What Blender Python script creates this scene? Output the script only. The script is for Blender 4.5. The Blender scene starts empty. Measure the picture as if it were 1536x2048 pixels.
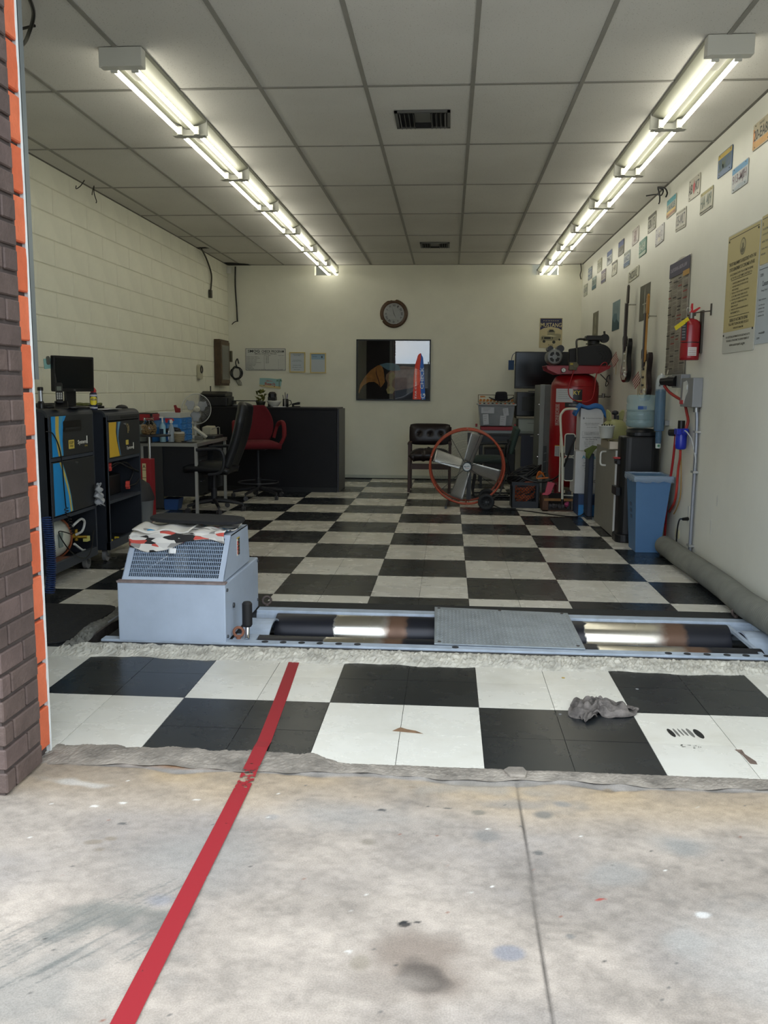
import bpy, math, random
from mathutils import Matrix, Vector
from math import sin, cos, pi, radians
import numpy as np

random.seed(7)
SC = bpy.context.scene
COL = SC.collection

# ------------------------------------------------------------------ camera
FPX, PITCH, YAW, ROLL = 1743.1, -0.1399, -0.0724, 0.0076
CAMP = (0.4648, -5.8874, 1.2762)
cd = bpy.data.cameras.new('camera')
cd.sensor_fit = 'VERTICAL'
cd.sensor_height = 36.0
cd.lens = FPX * 36.0 / 2048.0
cd.clip_start = 0.02
cd.clip_end = 300
cam = bpy.data.objects.new('camera', cd)
COL.objects.link(cam)
fw = Vector((sin(YAW) * cos(PITCH), cos(YAW) * cos(PITCH), sin(PITCH)))
rt = Vector((cos(YAW), -sin(YAW), 0))
up = rt.cross(fw)
r2 = rt * cos(ROLL) + up * sin(ROLL)
u2 = -rt * sin(ROLL) + up * cos(ROLL)
cam.matrix_world = Matrix(((r2.x, u2.x, -fw.x, CAMP[0]), (r2.y, u2.y, -fw.y, CAMP[1]), (r2.z, u2.z, -fw.z, CAMP[2]), (0, 0, 0, 1)))
SC.camera = cam

# ------------------------------------------------------------------ exposure
vs = SC.view_settings
SC.display_settings.display_device = 'sRGB'
vs.view_transform = 'Standard'
vs.look = 'None'
vs.gamma = 1
vs.use_curve_mapping = False
vs.exposure = 0.0
SKY = 3.9
TUBE = 10.0

# ------------------------------------------------------------------ sky
w = bpy.data.worlds.new('sky')
SC.world = w
w.use_nodes = True
N = w.node_tree.nodes
L = w.node_tree.links
N.clear()
o = N.new('ShaderNodeOutputWorld')
bg = N.new('ShaderNodeBackground')
tc = N.new('ShaderNodeTexCoord')
nz = N.new('ShaderNodeTexNoise')
nz.inputs['Scale'].default_value = 3.0
nz.inputs['Detail'].default_value = 6
mp = N.new('ShaderNodeMapping')
mp.inputs['Scale'].default_value = (1, 1, 2.2)
mp.inputs['Location'].default_value = (1.7, .6, .3)
cr = N.new('ShaderNodeValToRGB')
cr.color_ramp.elements[0].position = 0.40
cr.color_ramp.elements[0].color = (0.60, 0.78, 0.95, 1)
cr.color_ramp.elements[1].position = 0.62
cr.color_ramp.elements[1].color = (1.0, .985, .965, 1)
L.new(tc.outputs['Generated'], mp.inputs['Vector'])
L.new(mp.outputs['Vector'], nz.inputs['Vector'])
L.new(nz.outputs['Fac'], cr.inputs['Fac'])
L.new(cr.outputs['Color'], bg.inputs['Color'])
bg.inputs['Strength'].default_value = SKY
L.new(bg.outputs['Background'], o.inputs['Surface'])

# ------------------------------------------------------------------ helpers
def hexc(h):
    if not isinstance(h, str):
        return tuple(h)[:3]
    h = h.lstrip('#')
    out = []
    for i in (0, 2, 4):
        c = int(h[i:i + 2], 16) / 255
        out.append(c / 12.92 if c <= 0.04045 else ((c + 0.055) / 1.055) ** 2.4)
    return tuple(out)

MC = {}
def mat(col, rough=.5, metal=0, spec=.5, var=0.0, vs_=6, bump=0, bs=60, emit=0, trans=0, alpha=1, coat=0, ior=1.45, rvar=0, name=None):
    key = (col if isinstance(col, str) else tuple(col), rough, metal, spec, var, vs_, bump, bs, emit, trans, alpha, coat, ior, rvar)
    if key in MC:
        return MC[key]
    m = bpy.data.materials.new(name or 'finish')
    m.use_nodes = True
    nt = m.node_tree
    b = nt.nodes['Principled BSDF']
    c = hexc(col)
    b.inputs['Base Color'].default_value = (*c, 1)
    b.inputs['Roughness'].default_value = rough
    b.inputs['Metallic'].default_value = metal
    b.inputs['Specular IOR Level'].default_value = spec
    b.inputs['IOR'].default_value = ior
    b.inputs['Transmission Weight'].default_value = trans
    b.inputs['Alpha'].default_value = alpha
    b.inputs['Coat Weight'].default_value = coat
    if emit:
        b.inputs['Emission Color'].default_value = (*c, 1)
        b.inputs['Emission Strength'].default_value = emit
    if var or bump or rvar:
        t = nt.nodes.new('ShaderNodeTexCoord')
    if var or rvar:
        n = nt.nodes.new('ShaderNodeTexNoise')
        n.inputs['Scale'].default_value = vs_
        n.inputs['Detail'].default_value = 7
        n.inputs['Roughness'].default_value = .62
        nt.links.new(t.outputs['Object'], n.inputs['Vector'])
        if var:
            r = nt.nodes.new('ShaderNodeValToRGB')
            r.color_ramp.elements[0].position = .3
            r.color_ramp.elements[1].position = .7
            r.color_ramp.elements[0].color = (*[x * (1 - var) for x in c], 1)
            r.color_ramp.elements[1].color = (*[min(1, x * (1 + var)) for x in c], 1)
            nt.links.new(n.outputs['Fac'], r.inputs['Fac'])
            nt.links.new(r.outputs['Color'], b.inputs['Base Color'])
        if rvar:
            q = nt.nodes.new('ShaderNodeMapRange')
            q.inputs['To Min'].default_value = max(0, rough - rvar)
            q.inputs['To Max'].default_value = min(1, rough + rvar)
            nt.links.new(n.outputs['Fac'], q.inputs['Value'])
            nt.links.new(q.outputs['Result'], b.inputs['Roughness'])
    if bump:
        n2 = nt.nodes.new('ShaderNodeTexNoise')
        n2.inputs['Scale'].default_value = bs
        n2.inputs['Detail'].default_value = 4
        nt.links.new(t.outputs['Object'], n2.inputs['Vector'])
        bp = nt.nodes.new('ShaderNodeBump')
        bp.inputs['Strength'].default_value = min(1, bump)
        bp.inputs['Distance'].default_value = .004
        nt.links.new(n2.outputs['Fac'], bp.inputs['Height'])
        nt.links.new(bp.outputs['Normal'], b.inputs['Normal'])
    MC[key] = m
    return m

TXT = {}
def text_geo(s):
    if s in TXT:
        return TXT[s]
    cu = bpy.data.curves.new('lettering', 'FONT')
    cu.body = s
    cu.size = 1
    cu.resolution_u = 2
    cu.offset = .012
    ob = bpy.data.objects.new('lettering', cu)
    COL.objects.link(ob)
    me = bpy.data.meshes.new_from_object(ob)
    vsx = [tuple(v.co) for v in me.vertices]
    fs = [tuple(p.vertices) for p in me.polygons]
    bpy.data.objects.remove(ob)
    bpy.data.curves.remove(cu)
    bpy.data.meshes.remove(me)
    if not vsx:
        TXT[s] = ([], [], 1, 1)
        return TXT[s]
    x0 = min(v[0] for v in vsx); x1 = max(v[0] for v in vsx)
    y0 = min(v[1] for v in vsx); y1 = max(v[1] for v in vsx)
    TXT[s] = ([((v[0] - x0) / (x1 - x0) - .5, (v[1] - y0) / (y1 - y0) - .5) for v in vsx], fs, x1 - x0, y1 - y0)
    return TXT[s]

def frame(O, R, U):
    R = Vector(R); U = Vector(U); Nn = R.cross(U)
    return Matrix(((R.x, U.x, Nn.x, O[0]), (R.y, U.y, Nn.y, O[1]), (R.z, U.z, Nn.z, O[2]), (0, 0, 0, 1)))
def on_back(x, y, z): return frame((x, y, z), (1, 0, 0), (0, 0, 1))       # outward normal -Y
def on_right(x, y, z): return frame((x, y, z), (0, -1, 0), (0, 0, 1))     # outward normal -X
def on_left(x, y, z): return frame((x, y, z), (0, 1, 0), (0, 0, 1))       # outward normal +X
def loc(x, y, z=0, rz=0, rx=0, ry=0, s=1):
    return Matrix.Translation((x, y, z)) @ Matrix.Rotation(rz, 4, 'Z') @ Matrix.Rotation(ry, 4, 'Y') @ Matrix.Rotation(rx, 4, 'X') @ Matrix.Scale(s, 4)

class MB:
    def __init__(s, M=None):
        s.v = []; s.f = []; s.m = []; s.s = []; s.M = M or Matrix.Identity(4); s.c = []
    def cut(s):                            # start the next separate piece
        if s.f: s.c.append((len(s.v), len(s.f)))
        return s
    def add(s, vs_, fs, m=0, sm=False):
        k = len(s.v)
        s.v += [tuple(s.M @ Vector(v)) for v in vs_]
        for f in fs:
            s.f.append(tuple(i + k for i in f)); s.m.append(m); s.s.append(sm)
        return s
    def box(s, x0, y0, z0, x1, y1, z1, m=0):
        v = [(x, y, z) for z in (z0, z1) for y in (y0, y1) for x in (x0, x1)]
        return s.add(v, [(0, 2, 3, 1), (4, 5, 7, 6), (0, 1, 5, 4), (2, 6, 7, 3), (0, 4, 6, 2), (1, 3, 7, 5)], m)
    def cbox(s, cx, cy, cz, sx, sy, sz, m=0):
        return s.box(cx - sx / 2, cy - sy / 2, cz - sz / 2, cx + sx / 2, cy + sy / 2, cz + sz / 2, m)
    def taper(s, z0, a, z1, b, m=0):      # a,b = (x0,y0,x1,y1) rectangles
        v = [(a[0], a[1], z0), (a[2], a[1], z0), (a[2], a[3], z0), (a[0], a[3], z0), (b[0], b[1], z1), (b[2], b[1], z1), (b[2], b[3], z1), (b[0], b[3], z1)]
        return s.add(v, [(3, 2, 1, 0), (4, 5, 6, 7), (0, 1, 5, 4), (1, 2, 6, 5), (2, 3, 7, 6), (3, 0, 4, 7)], m)
    def poly(s, pts, z0, z1, m=0):        # extruded outline in local xy
        n = len(pts)
        v = [(p[0], p[1], z0) for p in pts] + [(p[0], p[1], z1) for p in pts]
        area = sum(pts[i][0] * pts[(i + 1) % n][1] - pts[(i + 1) % n][0] * pts[i][1] for i in range(n))
        idx = list(range(n))
        if area < 0: idx = idx[::-1]
        fs = [tuple(reversed(idx)), tuple(i + n for i in idx)]
        for a in range(n):
            i, j = idx[a], idx[(a + 1) % n]
            fs.append((i, j, j + n, i + n))
        return s.add(v, fs, m)
    def prism_y(s, pts, y0, y1, m=0):     # outline in xz extruded along y
        M = s.M; s.M = M @ Matrix(((1, 0, 0, 0), (0, 0, -1, 0), (0, 1, 0, 0), (0, 0, 0, 1)))
        s.poly(pts, -y1, -y0, m); s.M = M; return s
    def prism_x(s, pts, x0, x1, m=0):     # outline in yz extruded along x
        M = s.M; s.M = M @ Matrix(((0, 0, 1, 0), (1, 0, 0, 0), (0, 1, 0, 0), (0, 0, 0, 1)))
        s.poly(pts, x0, x1, m); s.M = M; return s
    def cyl(s, p0, p1, r0, r1=None, n=16, m=0, caps=True):
        r1 = r0 if r1 is None else r1
        p0 = Vector(p0); p1 = Vector(p1); d = (p1 - p0).normalized()
        a = d.orthogonal().normalized(); b = d.cross(a)
        v = []
        for p, r in ((p0, r0), (p1, r1)):
            for i in range(n):
                t = 2 * pi * i / n
                v.append(p + a * (r * cos(t)) + b * (r * sin(t)))
        s.add(v, [(i, (i + 1) % n, n + (i + 1) % n, n + i) for i in range(n)], m, True)
        if caps:
            s.add(v[:n], [tuple(reversed(range(n)))], m)
            s.add(v[n:], [tuple(range(n))], m)
        return s
    def tube(s, pts, r, n=8, m=0, closed=False, caps=True):
        P = [Vector(p) for p in pts]; k = len(P)
        if k < 2: return s
        v = []; prev = None
        for i, p in enumerate(P):
            if closed: d = P[(i + 1) % k] - P[i - 1]
            elif i == 0: d = P[1] - P[0]
            elif i == k - 1: d = P[-1] - P[-2]
            else: d = P[i + 1] - P[i - 1]
            d = d.normalized() if d.length > 1e-9 else Vector((0, 0, 1))
            a = d.orthogonal().normalized() if prev is None else (prev - d * prev.dot(d))
            if a.length < 1e-6: a = d.orthogonal()
            a.normalize(); prev = a; b = d.cross(a)
            rr = r[i] if isinstance(r, (list, tuple)) else r
            for j in range(n):
                t = 2 * pi * j / n
                v.append(p + a * (rr * cos(t)) + b * (rr * sin(t)))
        fs = []
        for i in range(k if closed else k - 1):
            q = (i + 1) % k
            for j in range(n):
                jj = (j + 1) % n
                fs.append((i * n + j, i * n + jj, q * n + jj, q * n + j))
        s.add(v, fs, m, True)
        if caps and not closed:
            s.add(v[:n], [tuple(reversed(range(n)))], m)
            s.add(v[-n:], [tuple(range(n))], m)
        return s
    def lathe(s, prof, c=(0, 0, 0), n=24, m=0, sm=True):   # prof [(r,z)...] bottom to top
        v = []
        for r, z in prof:
            for i in range(n):
                t = 2 * pi * i / n
                v.append((c[0] + r * cos(t), c[1] + r * sin(t), c[2] + z))
        fs = [(k * n + i, k * n + (i + 1) % n, (k + 1) * n + (i + 1) % n, (k + 1) * n + i) for k in range(len(prof) - 1) for i in range(n)]
        s.add(v, fs, m, sm)
        if prof[0][0] > 1e-5: s.add(v[:n], [tuple(reversed(range(n)))], m)
        if prof[-1][0] > 1e-5: s.add(v[-n:], [tuple(range(n))], m)
        return s
    def grid(s, fn, nu, nv, m=0, sm=True, cu=False, thick=0):
        v = [fn(i / nu, j / nv) for j in range(nv + 1) for i in range(nu + 1)]
        W = nu + 1
        s.add(v, [(j * W + i, j * W + i + 1, (j + 1) * W + i + 1, (j + 1) * W + i) for j in range(nv) for i in range(nu)], m, sm)
        return s
    def ball(s, c, r, n=14, k=8, m=0, sc=(1, 1, 1)):
        v = []
        for j in range(k + 1):
            t = pi * j / k - pi / 2
            for i in range(n):
                a = 2 * pi * i / n
                v.append((c[0] + r * sc[0] * cos(t) * cos(a), c[1] + r * sc[1] * cos(t) * sin(a), c[2] + r * sc[2] * sin(t)))
        return s.add(v, [(j * n + i, j * n + (i + 1) % n, (j + 1) * n + (i + 1) % n, (j + 1) * n + i) for j in range(k) for i in range(n)], m, True)
    def disc(s, c, r, z0, z1, n=24, m=0):  # local xy disc
        return s.poly([(c[0] + r * cos(2 * pi * i / n), c[1] + r * sin(2 * pi * i / n)) for i in range(n)], z0, z1, m)
    def rbox(s, x0, y0, x1, y1, r, z0, z1, m=0, k=4):
        pts = []
        for cx, cy, a0 in ((x1 - r, y1 - r, 0), (x0 + r, y1 - r, 90), (x0 + r, y0 + r, 180), (x1 - r, y0 + r, 270)):
            for i in range(k + 1):
                a = radians(a0 + 90 * i / k)
                pts.append((cx + r * cos(a), cy + r * sin(a)))
        return s.poly(pts, z0, z1, m)
    def text(s, t, cx, cy, h, m=0, w=None, z=.0015, rot=0, align='C'):
        v, f, tw, th = text_geo(t)
        W = w if w else tw / th * h
        if align == 'L': cx += W / 2
        cr_, sr_ = cos(rot), sin(rot)
        out = []
        for x, y in v:
            X = x * W; Y = y * h
            out.append((cx + X * cr_ - Y * sr_, cy + X * sr_ + Y * cr_, z))
        return s.add(out, f, m)
    def build(s, name, mats, parent=None, bev=0, seg=2, sub=0, solid=0, local=False):
        if s.c:
            out = []; ends = s.c + [(len(s.v), len(s.f))]; a, b = 0, 0
            for v1, f1 in ends:
                if f1 > b:
                    q = MB(); q.v = s.v[a:v1]; q.f = [tuple(i - a for i in f) for f in s.f[b:f1]]; q.m = s.m[b:f1]; q.s = s.s[b:f1]
                    out.append(q.build(name, mats, parent, bev, seg, sub, solid, local))
                a, b = v1, f1
            return out[0]
        me = bpy.data.meshes.new(name)
        V = np.array(s.v, dtype=float).reshape(-1, 3)
        ob = bpy.data.objects.new(name, me)
        COL.objects.link(ob)
        if parent is not None:
            ob.parent = parent
            if not local:
                inv = np.array(wm(parent).inverted())
                V = V @ inv[:3, :3].T + inv[:3, 3]
        elif not local:
            c = (V.min(0) + V.max(0)) / 2
            c[2] = V[:, 2].min()
            V = V - c
            ob.location = c
        me.from_pydata(V.tolist(), [], s.f)
        if not isinstance(mats, (list, tuple)): mats = [mats]
        for m_ in mats: me.materials.append(m_)
        me.polygons.foreach_set('material_index', s.m)
        me.polygons.foreach_set('use_smooth', s.s)
        me.update()
        if solid:
            q = ob.modifiers.new('thickness', 'SOLIDIFY'); q.thickness = solid; q.offset = 0
        if bev:
            q = ob.modifiers.new('edges', 'BEVEL'); q.width = bev; q.segments = seg; q.limit_method = 'ANGLE'; q.angle_limit = radians(40)
            if hasattr(q, 'harden_normals'): pass
        if sub:
            q = ob.modifiers.new('smooth', 'SUBSURF'); q.levels = sub; q.render_levels = sub
        return ob

def wm(ob):
    M = Matrix.LocRotScale(ob.location, ob.rotation_euler, ob.scale)
    return (wm(ob.parent) @ M) if ob.parent else M

def tag(o_, label=None, cat=None, group=None, kind=None):
    if label: o_['label'] = label
    if cat: o_['category'] = cat
    if group: o_['group'] = group
    if kind: o_['kind'] = kind
    return o_
def thing(name, label, cat, p=(0, 0, 0), rz=0, group=None):
    e = bpy.data.objects.new(name, None)
    e.empty_display_size = .05
    COL.objects.link(e)
    e.location = p; e.rotation_euler = (0, 0, rz)
    return tag(e, label, cat, group)
def one(mb, name, mats, label, cat, group=None, **k):
    return tag(mb.build(name, mats, None, **k), label, cat, group)
def arc(cx, cy, r, a0, a1, n=10):
    return [(cx + r * cos(radians(a0 + (a1 - a0) * i / n)), cy + r * sin(radians(a0 + (a1 - a0) * i / n))) for i in range(n + 1)]
def spline(P, n=8):
    P = [Vector(p) for p in P]; out = []
    for i in range(len(P) - 1):
        a = P[max(0, i - 1)]; b = P[i]; c = P[i + 1]; d = P[min(len(P) - 1, i + 2)]
        for k in range(n):
            t = k / n
            out.append(.5 * ((2 * b) + (c - a) * t + (2 * a - 5 * b + 4 * c - d) * t * t + (-a + 3 * b - 3 * c + d) * t ** 3))
    out.append(P[-1])
    return out
C = 0.6096
YB = 6.5675      # back wall
XL, XR = -2.68, 2.27
HC = 2.99
YD = -3.06       # door line
# shared finishes
BLACK = mat('#141416', .45, var=.2)
BLACKP = mat('#101012', .35, spec=.5)
RUBBER = mat('#17171a', .75)
CHROME = mat('#c9c9c9', .22, metal=1)
STEEL = mat('#8d8f90', .38, metal=1, var=.15)
WHITEP = mat('#e2e0d6', .5)
PAPER = mat('#d9dadb', .8)
INK = mat('#202022', .7)
REDP = mat('#b0141c', .35)

# ================================================================== STRUCTURE
PITX0, PITX1, PITY0, PITY1 = -1.36, 2.27, -1.76, -0.95
grout = mat('#33312e', .9, var=.2)
concrete_dk = mat('#6d6a64', .9, var=.3, vs_=4, bump=.5, bs=30)
mb = MB()
mb.box(XL, YD, -.5, 2.4, PITY0 - .16, -.0035)
mb.box(XL, PITY0 - .16, -.5, PITX0, PITY1, -.0035)
mb.box(XL, PITY1, -.5, 2.4, YB + .1, -.0035)
mb.box(PITX0, PITY0 - .16, -.5, 2.4, PITY1, -.45)
mb.box(PITX0, PITY0 - .16, -.45, 2.4, PITY0, -.03)
floor = mb.build('floor', [grout]); tag(floor, kind='structure')

def tile_mat(white):
    m = bpy.data.materials.new('vinyl tile white' if white else 'vinyl tile black')
    m.use_nodes = True
    nt = m.node_tree; b = nt.nodes['Principled BSDF']
    geo = nt.nodes.new('ShaderNodeNewGeometry')
    oi = nt.nodes.new('ShaderNodeObjectInfo')
    n1 = nt.nodes.new('ShaderNodeTexNoise'); n1.inputs['Scale'].default_value = 3.2; n1.inputs['Detail'].default_value = 8; n1.inputs['Roughness'].default_value = .65
    mp_ = nt.nodes.new('ShaderNodeMapping'); mp_.inputs['Scale'].default_value = (1, 1.1, 1)
    nt.links.new(geo.outputs['Position'], mp_.inputs['Vector'])
    nt.links.new(mp_.outputs['Vector'], n1.inputs['Vector'])
    r = nt.nodes.new('ShaderNodeValToRGB')
    e = r.color_ramp.elements
    if white:
        cols = ['#c3beb1', '#d0ccc1', '#d9d6cd']
    else:
        cols = ['#191b1d', '#1c1f22', '#252829']
    e[0].position = .25; e[0].color = (*hexc(cols[0]), 1)
    e[1].position = .75; e[1].color = (*hexc(cols[2]), 1)
    q = e.new(.42); q.color = (*hexc(cols[1]), 1)
    nt.links.new(n1.outputs['Fac'], r.inputs['Fac'])
    # per-tile tone
    hsv = nt.nodes.new('ShaderNodeHueSaturation')
    mr = nt.nodes.new('ShaderNodeMapRange'); mr.inputs['To Min'].default_value = .93; mr.inputs['To Max'].default_value = 1.05
    nt.links.new(oi.outputs['Random'], mr.inputs['Value'])
    nt.links.new(mr.outputs['Result'], hsv.inputs['Value'])
    nt.links.new(r.outputs['Color'], hsv.inputs['Color'])
    # scuffs
    n2 = nt.nodes.new('ShaderNodeTexNoise'); n2.inputs['Scale'].default_value = 9; n2.inputs['Detail'].default_value = 10; n2.inputs['Roughness'].default_value = .8
    mp2 = nt.nodes.new('ShaderNodeMapping'); mp2.inputs['Scale'].default_value = (1, 1.7, 1); mp2.inputs['Rotation'].default_value = (0, 0, .25)
    nt.links.new(geo.outputs['Position'], mp2.inputs['Vector'])
    nt.links.new(mp2.outputs['Vector'], n2.inputs['Vector'])
    r2_ = nt.nodes.new('ShaderNodeValToRGB'); r2_.color_ramp.elements[0].position = .68; r2_.color_ramp.elements[1].position = .95
    nt.links.new(n2.outputs['Fac'], r2_.inputs['Fac'])
    mx = nt.nodes.new('ShaderNodeMix'); mx.data_type = 'RGBA'
    nt.links.new(r2_.outputs['Color'], mx.inputs['Factor'])
    nt.links.new(hsv.outputs['Color'], mx.inputs['A'])
    mx.inputs['B'].default_value = (*(hexc('#6f695e') if white else hexc('#43443f')), 1)
    nt.links.new(mx.outputs['Result'], b.inputs['Base Color'])
    q2 = nt.nodes.new('ShaderNodeMapRange'); q2.inputs['To Min'].default_value = .16; q2.inputs['To Max'].default_value = .38
    nt.links.new(n1.outputs['Fac'], q2.inputs['Value'])
    nt.links.new(q2.outputs['Result'], b.inputs['Roughness'])
    b.inputs['Specular IOR Level'].default_value = .45
    n3 = nt.nodes.new('ShaderNodeTexNoise'); n3.inputs['Scale'].default_value = 5
    nt.links.new(geo.outputs['Position'], n3.inputs['Vector'])
    bp = nt.nodes.new('ShaderNodeBump'); bp.inputs['Strength'].default_value = .12; bp.inputs['Distance'].default_value = .01
    nt.links.new(n3.outputs['Fac'], bp.inputs['Height'])
    nt.links.new(bp.outputs['Normal'], b.inputs['Normal'])
    return m
TW, TB = tile_mat(True), tile_mat(False)
T = C / 2
rects = []
def add_tile(x0, y0, x1, y1, blk):
    x0 = max(x0, XL); x1 = min(x1, 2.275); y0 = max(y0, YD + .0); y1 = min(y1, YB)
    if x1 - x0 < .02 or y1 - y0 < .02: return
    rects.append((x0, y0, x1, y1, blk))
A0 = -2.4739
for i in range(-10, 8):
    x0 = i * T; x1 = x0 + T; ci = math.floor(i / 2)
    for j in range(-2, 2):      # doorway strip
        y0 = A0 + j * T; cj = math.floor(j / 2)
        blk = (ci % 2 == 0) if cj == 0 else (ci % 2 != 0)
        add_tile(x0, y0, x1, min(y0 + T, -1.86 if x1 < PITX0 + .05 else PITY0 - .10), blk)
    for j in range(-7, 22):     # inner floor
        y0 = j * T; y1 = y0 + T; cj = math.floor(j / 2)
        blk = ((ci + cj) % 2 == 0)
        if x1 <= PITX0 + .001:
            if y1 > -1.86: add_tile(x0, max(y0, -1.86), x1, y1, blk)
        elif y1 > PITY1 + .0:
            if x0 < PITX0: add_tile(x0, max(y0, -1.86), PITX0, y1, blk); add_tile(PITX0, max(y0, PITY1), x1, y1, blk)
            else: add_tile(x0, max(y0, PITY1), x1, y1, blk)
        elif x0 < PITX0 and y1 > -1.86:
            add_tile(x0, max(y0, -1.86), PITX0, y1, blk)
camv = Vector(CAMP)
def appar(r):
    cx, cy = (r[0] + r[2]) / 2, (r[1] + r[3]) / 2
    d = math.hypot(cx - CAMP[0], cy - CAMP[1])
    vis = 1
    if cx < -1.0 and cy < -1.9: vis = 0.5 if cx > -1.6 else .05
    return (r[2] - r[0]) * (r[3] - r[1]) * vis / d ** 3
rects.sort(key=appar, reverse=True)
g = .0012
mcache = {}
for k, (x0, y0, x1, y1, blk) in enumerate(rects[:298]):
    sx, sy = round(x1 - x0, 3), round(y1 - y0, 3)
    key = (sx, sy, blk)
    if key not in mcache:
        q = MB(); q.box(-sx / 2 + g, -sy / 2 + g, -.003, sx / 2 - g, sy / 2 - g, 0)
        ob = q.build('tile', [TB if blk else TW], floor, local=True)
        mcache[key] = ob.data
    else:
        ob = bpy.data.objects.new('tile', mcache[key]); COL.objects.link(ob); ob.parent = floor
    P0 = wm(floor).translation
    ob.location = ((x0 + x1) / 2 - P0.x, (y0 + y1) / 2 - P0.y, -P0.z + random.uniform(-.0004, .0003))
q = MB()
for (x0, y0, x1, y1, blk) in rects[298:]:
    q.box(x0 + g, y0 + g, -.003, x1 - g, y1 - g, 0, 1 if blk else 0)
if q.f: tag(q.build('tile_rest', [TW, TB], floor), kind='stuff')

# ---- walls
cream = mat('#dedccb', .6, var=.05, vs_=2, bump=.25, bs=90)
cream_r = mat('#dad9ce', .40, var=.05, vs_=1.5, bump=.15, bs=60)
blockm = mat('#dfddc9', .6, var=.06, vs_=3, bump=.5, bs=70)
joint = mat('#c9c6b0', .8)
mb = MB(); mb.box(XL - .2, YD - .08, -.05, XL - .004, YB + .2, 3.3)
wl = mb.build('wall_left', [joint]); tag(wl, kind='structure')
P0 = wm(wl).translation
BLK = {}
n = 0
cnt = 0
restq = MB()
for k in range(-1, 15):
    z0 = .02 + .2 * k; z1 = z0 + .2
    z0 = max(z0, 0); z1 = min(z1, 3.02)
    if z1 - z0 < .03: continue
    off = .06 + (.33 if k % 2 else 0) - .66 * 6
    y = off
    while y < YB:
        y0 = max(y, YD + .02); y1 = min(y + .66, YB)
        y += .66
        if y1 - y0 < .04: continue
        a, b_ = round(y1 - y0, 3), round(z1 - z0, 3)
        q = None
        if (a, b_) not in BLK:
            q = MB()
            e = .003; ch = .004
            q.taper(0, (-a / 2 + e, -b_ / 2 + e, a / 2 - e, b_ / 2 - e), .005, (-a / 2 + e + ch, -b_ / 2 + e + ch, a / 2 - e - ch, b_ / 2 - e - ch))
            Mx = on_left(0, 0, 0)
            q.v = [tuple(Mx @ Vector(v)) for v in q.v]
            ob = q.build('block', [blockm], wl, local=True); BLK[(a, b_)] = ob.data
        else:
            ob = bpy.data.objects.new('block', BLK[(a, b_)]); COL.objects.link(ob); ob.parent = wl
        ob.location = (XL - .004 - P0.x, (y0 + y1) / 2 - P0.y, (z0 + z1) / 2 - P0.z)

# back wall with two openings where the light rows run through
mb = MB()
hL = (-1.44, -1.10); hR = (1.58, 1.94); hz = 2.85
mb.box(XL - .2, YB, -.05, XR + .2, YB + .15, hz)
mb.box(XL - .2, YB, hz, hL[0], YB + .15, 3.2)
mb.box(hL[1], YB, hz, hR[0], YB + .15, 3.2)
mb.box(hR[1], YB, hz, XR + .2, YB + .15, 3.2)
mb.box(XL - .2, YB + 1.3, 2.5, XR + .2, YB + 1.4, 3.2)
mb.box(XL - .2, YB + .15, 2.5, XR + .2, YB + 1.3, 2.55)
wb = mb.build('wall_back', [cream]); tag(wb, kind='structure')
mb = MB(); mb.box(XL, YB - .012, 0, XR, YB, .055); tag(mb.build('baseboard_back', [mat('#b9bcae', .6, var=.1)]), kind='structure')
mb = MB(); mb.box(XL, YB - .016, 0, XR, YB - .0121, .012); tag(mb.build('trim_1', [mat('#161616', .8)]), kind='structure')
mb = MB(); mb.box(XR, YD - .9, -.5, XR + .2, YB + .2, 3.3)
tag(mb.build('wall_right', [cream_r]), kind='structure')
# front wall (inside face, exterior, header)
mb = MB()
brown = mat('#4d4240', .8, var=.15, vs_=8, bump=.6, bs=60)
mb.box(XL - 3, YD - .12, -.05, -.945, YD - .0, 3.3, 0)
mb.box(-.945, YD - .12, 2.9, XR, YD, 3.3, 0)
mb.box(-5.7, YD - .13, 3.3, 6.5, YD + .0, 4.3, 1)
mb.box(-5.7, YD - .139, 0, -1.6, YD - .12, 3.3, 1)
mb.box(XR, YD - .14, 0, XR + 4, YD - .0, 3.3, 1)
wf = mb.build('wall_front', [cream, brown]); tag(wf, kind='structure')
mb = MB(); mb.box(-5.7, YD, 3.3, 6.5, YB + 1.5, 3.4)
tag(mb.build('roof', [concrete_dk]), kind='structure')

# ---- brick door jamb: dark painted bricks with an orange painted edge
mort = mat('#4a403c', .9, var=.2, bump=.5, bs=80)
mb = MB()
PX = -.906
mb.box(-1.6, -3.385, -.02, PX, -3.14, 4.0)
mb.box(-1.6, -3.14, -.02, -.932, -3.045, 4.0)
jamb = mb.build('brick_pillar', [mort]); tag(jamb, kind='structure')
P0 = wm(jamb).translation
bm_dk = [mat('#5b4c46', .75, var=.22, vs_=14, bump=.7, bs=90), mat('#554742', .75, var=.22, vs_=11, bump=.7, bs=80), mat('#60504b', .75, var=.22, vs_=9, bump=.7, bs=70)]
bm_or = [mat('#c8623f', .6, var=.14, vs_=10, bump=.5, bs=90), mat('#d06c48', .6, var=.14, vs_=12, bump=.5, bs=90)]
def brick(x0, y0, z0, x1, y1, z1, m_):
    q = MB()
    e = .004
    jx = random.uniform(-.0015, .0015)
    q.box(x0, y0, z0, x1 + jx, y1, z1)
    return q.build('brick', [m_], jamb, bev=.004, seg=1)
ch = .0775
for k in range(0, 40):
    z0 = k * ch + .006; z1 = (k + 1) * ch - .006
    if k % 2 == 0:
        ys = [(-3.39, -3.335), (-3.325, -3.152)]
    else:
        ys = [(-3.39, -3.245), (-3.235, -3.152)]
    for a, b_ in ys:
        brick(PX - .08, a, z0, -.896, b_, z1, random.choice(bm_dk))
ch2 = .1555
z = 0.02
k = 0
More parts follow.
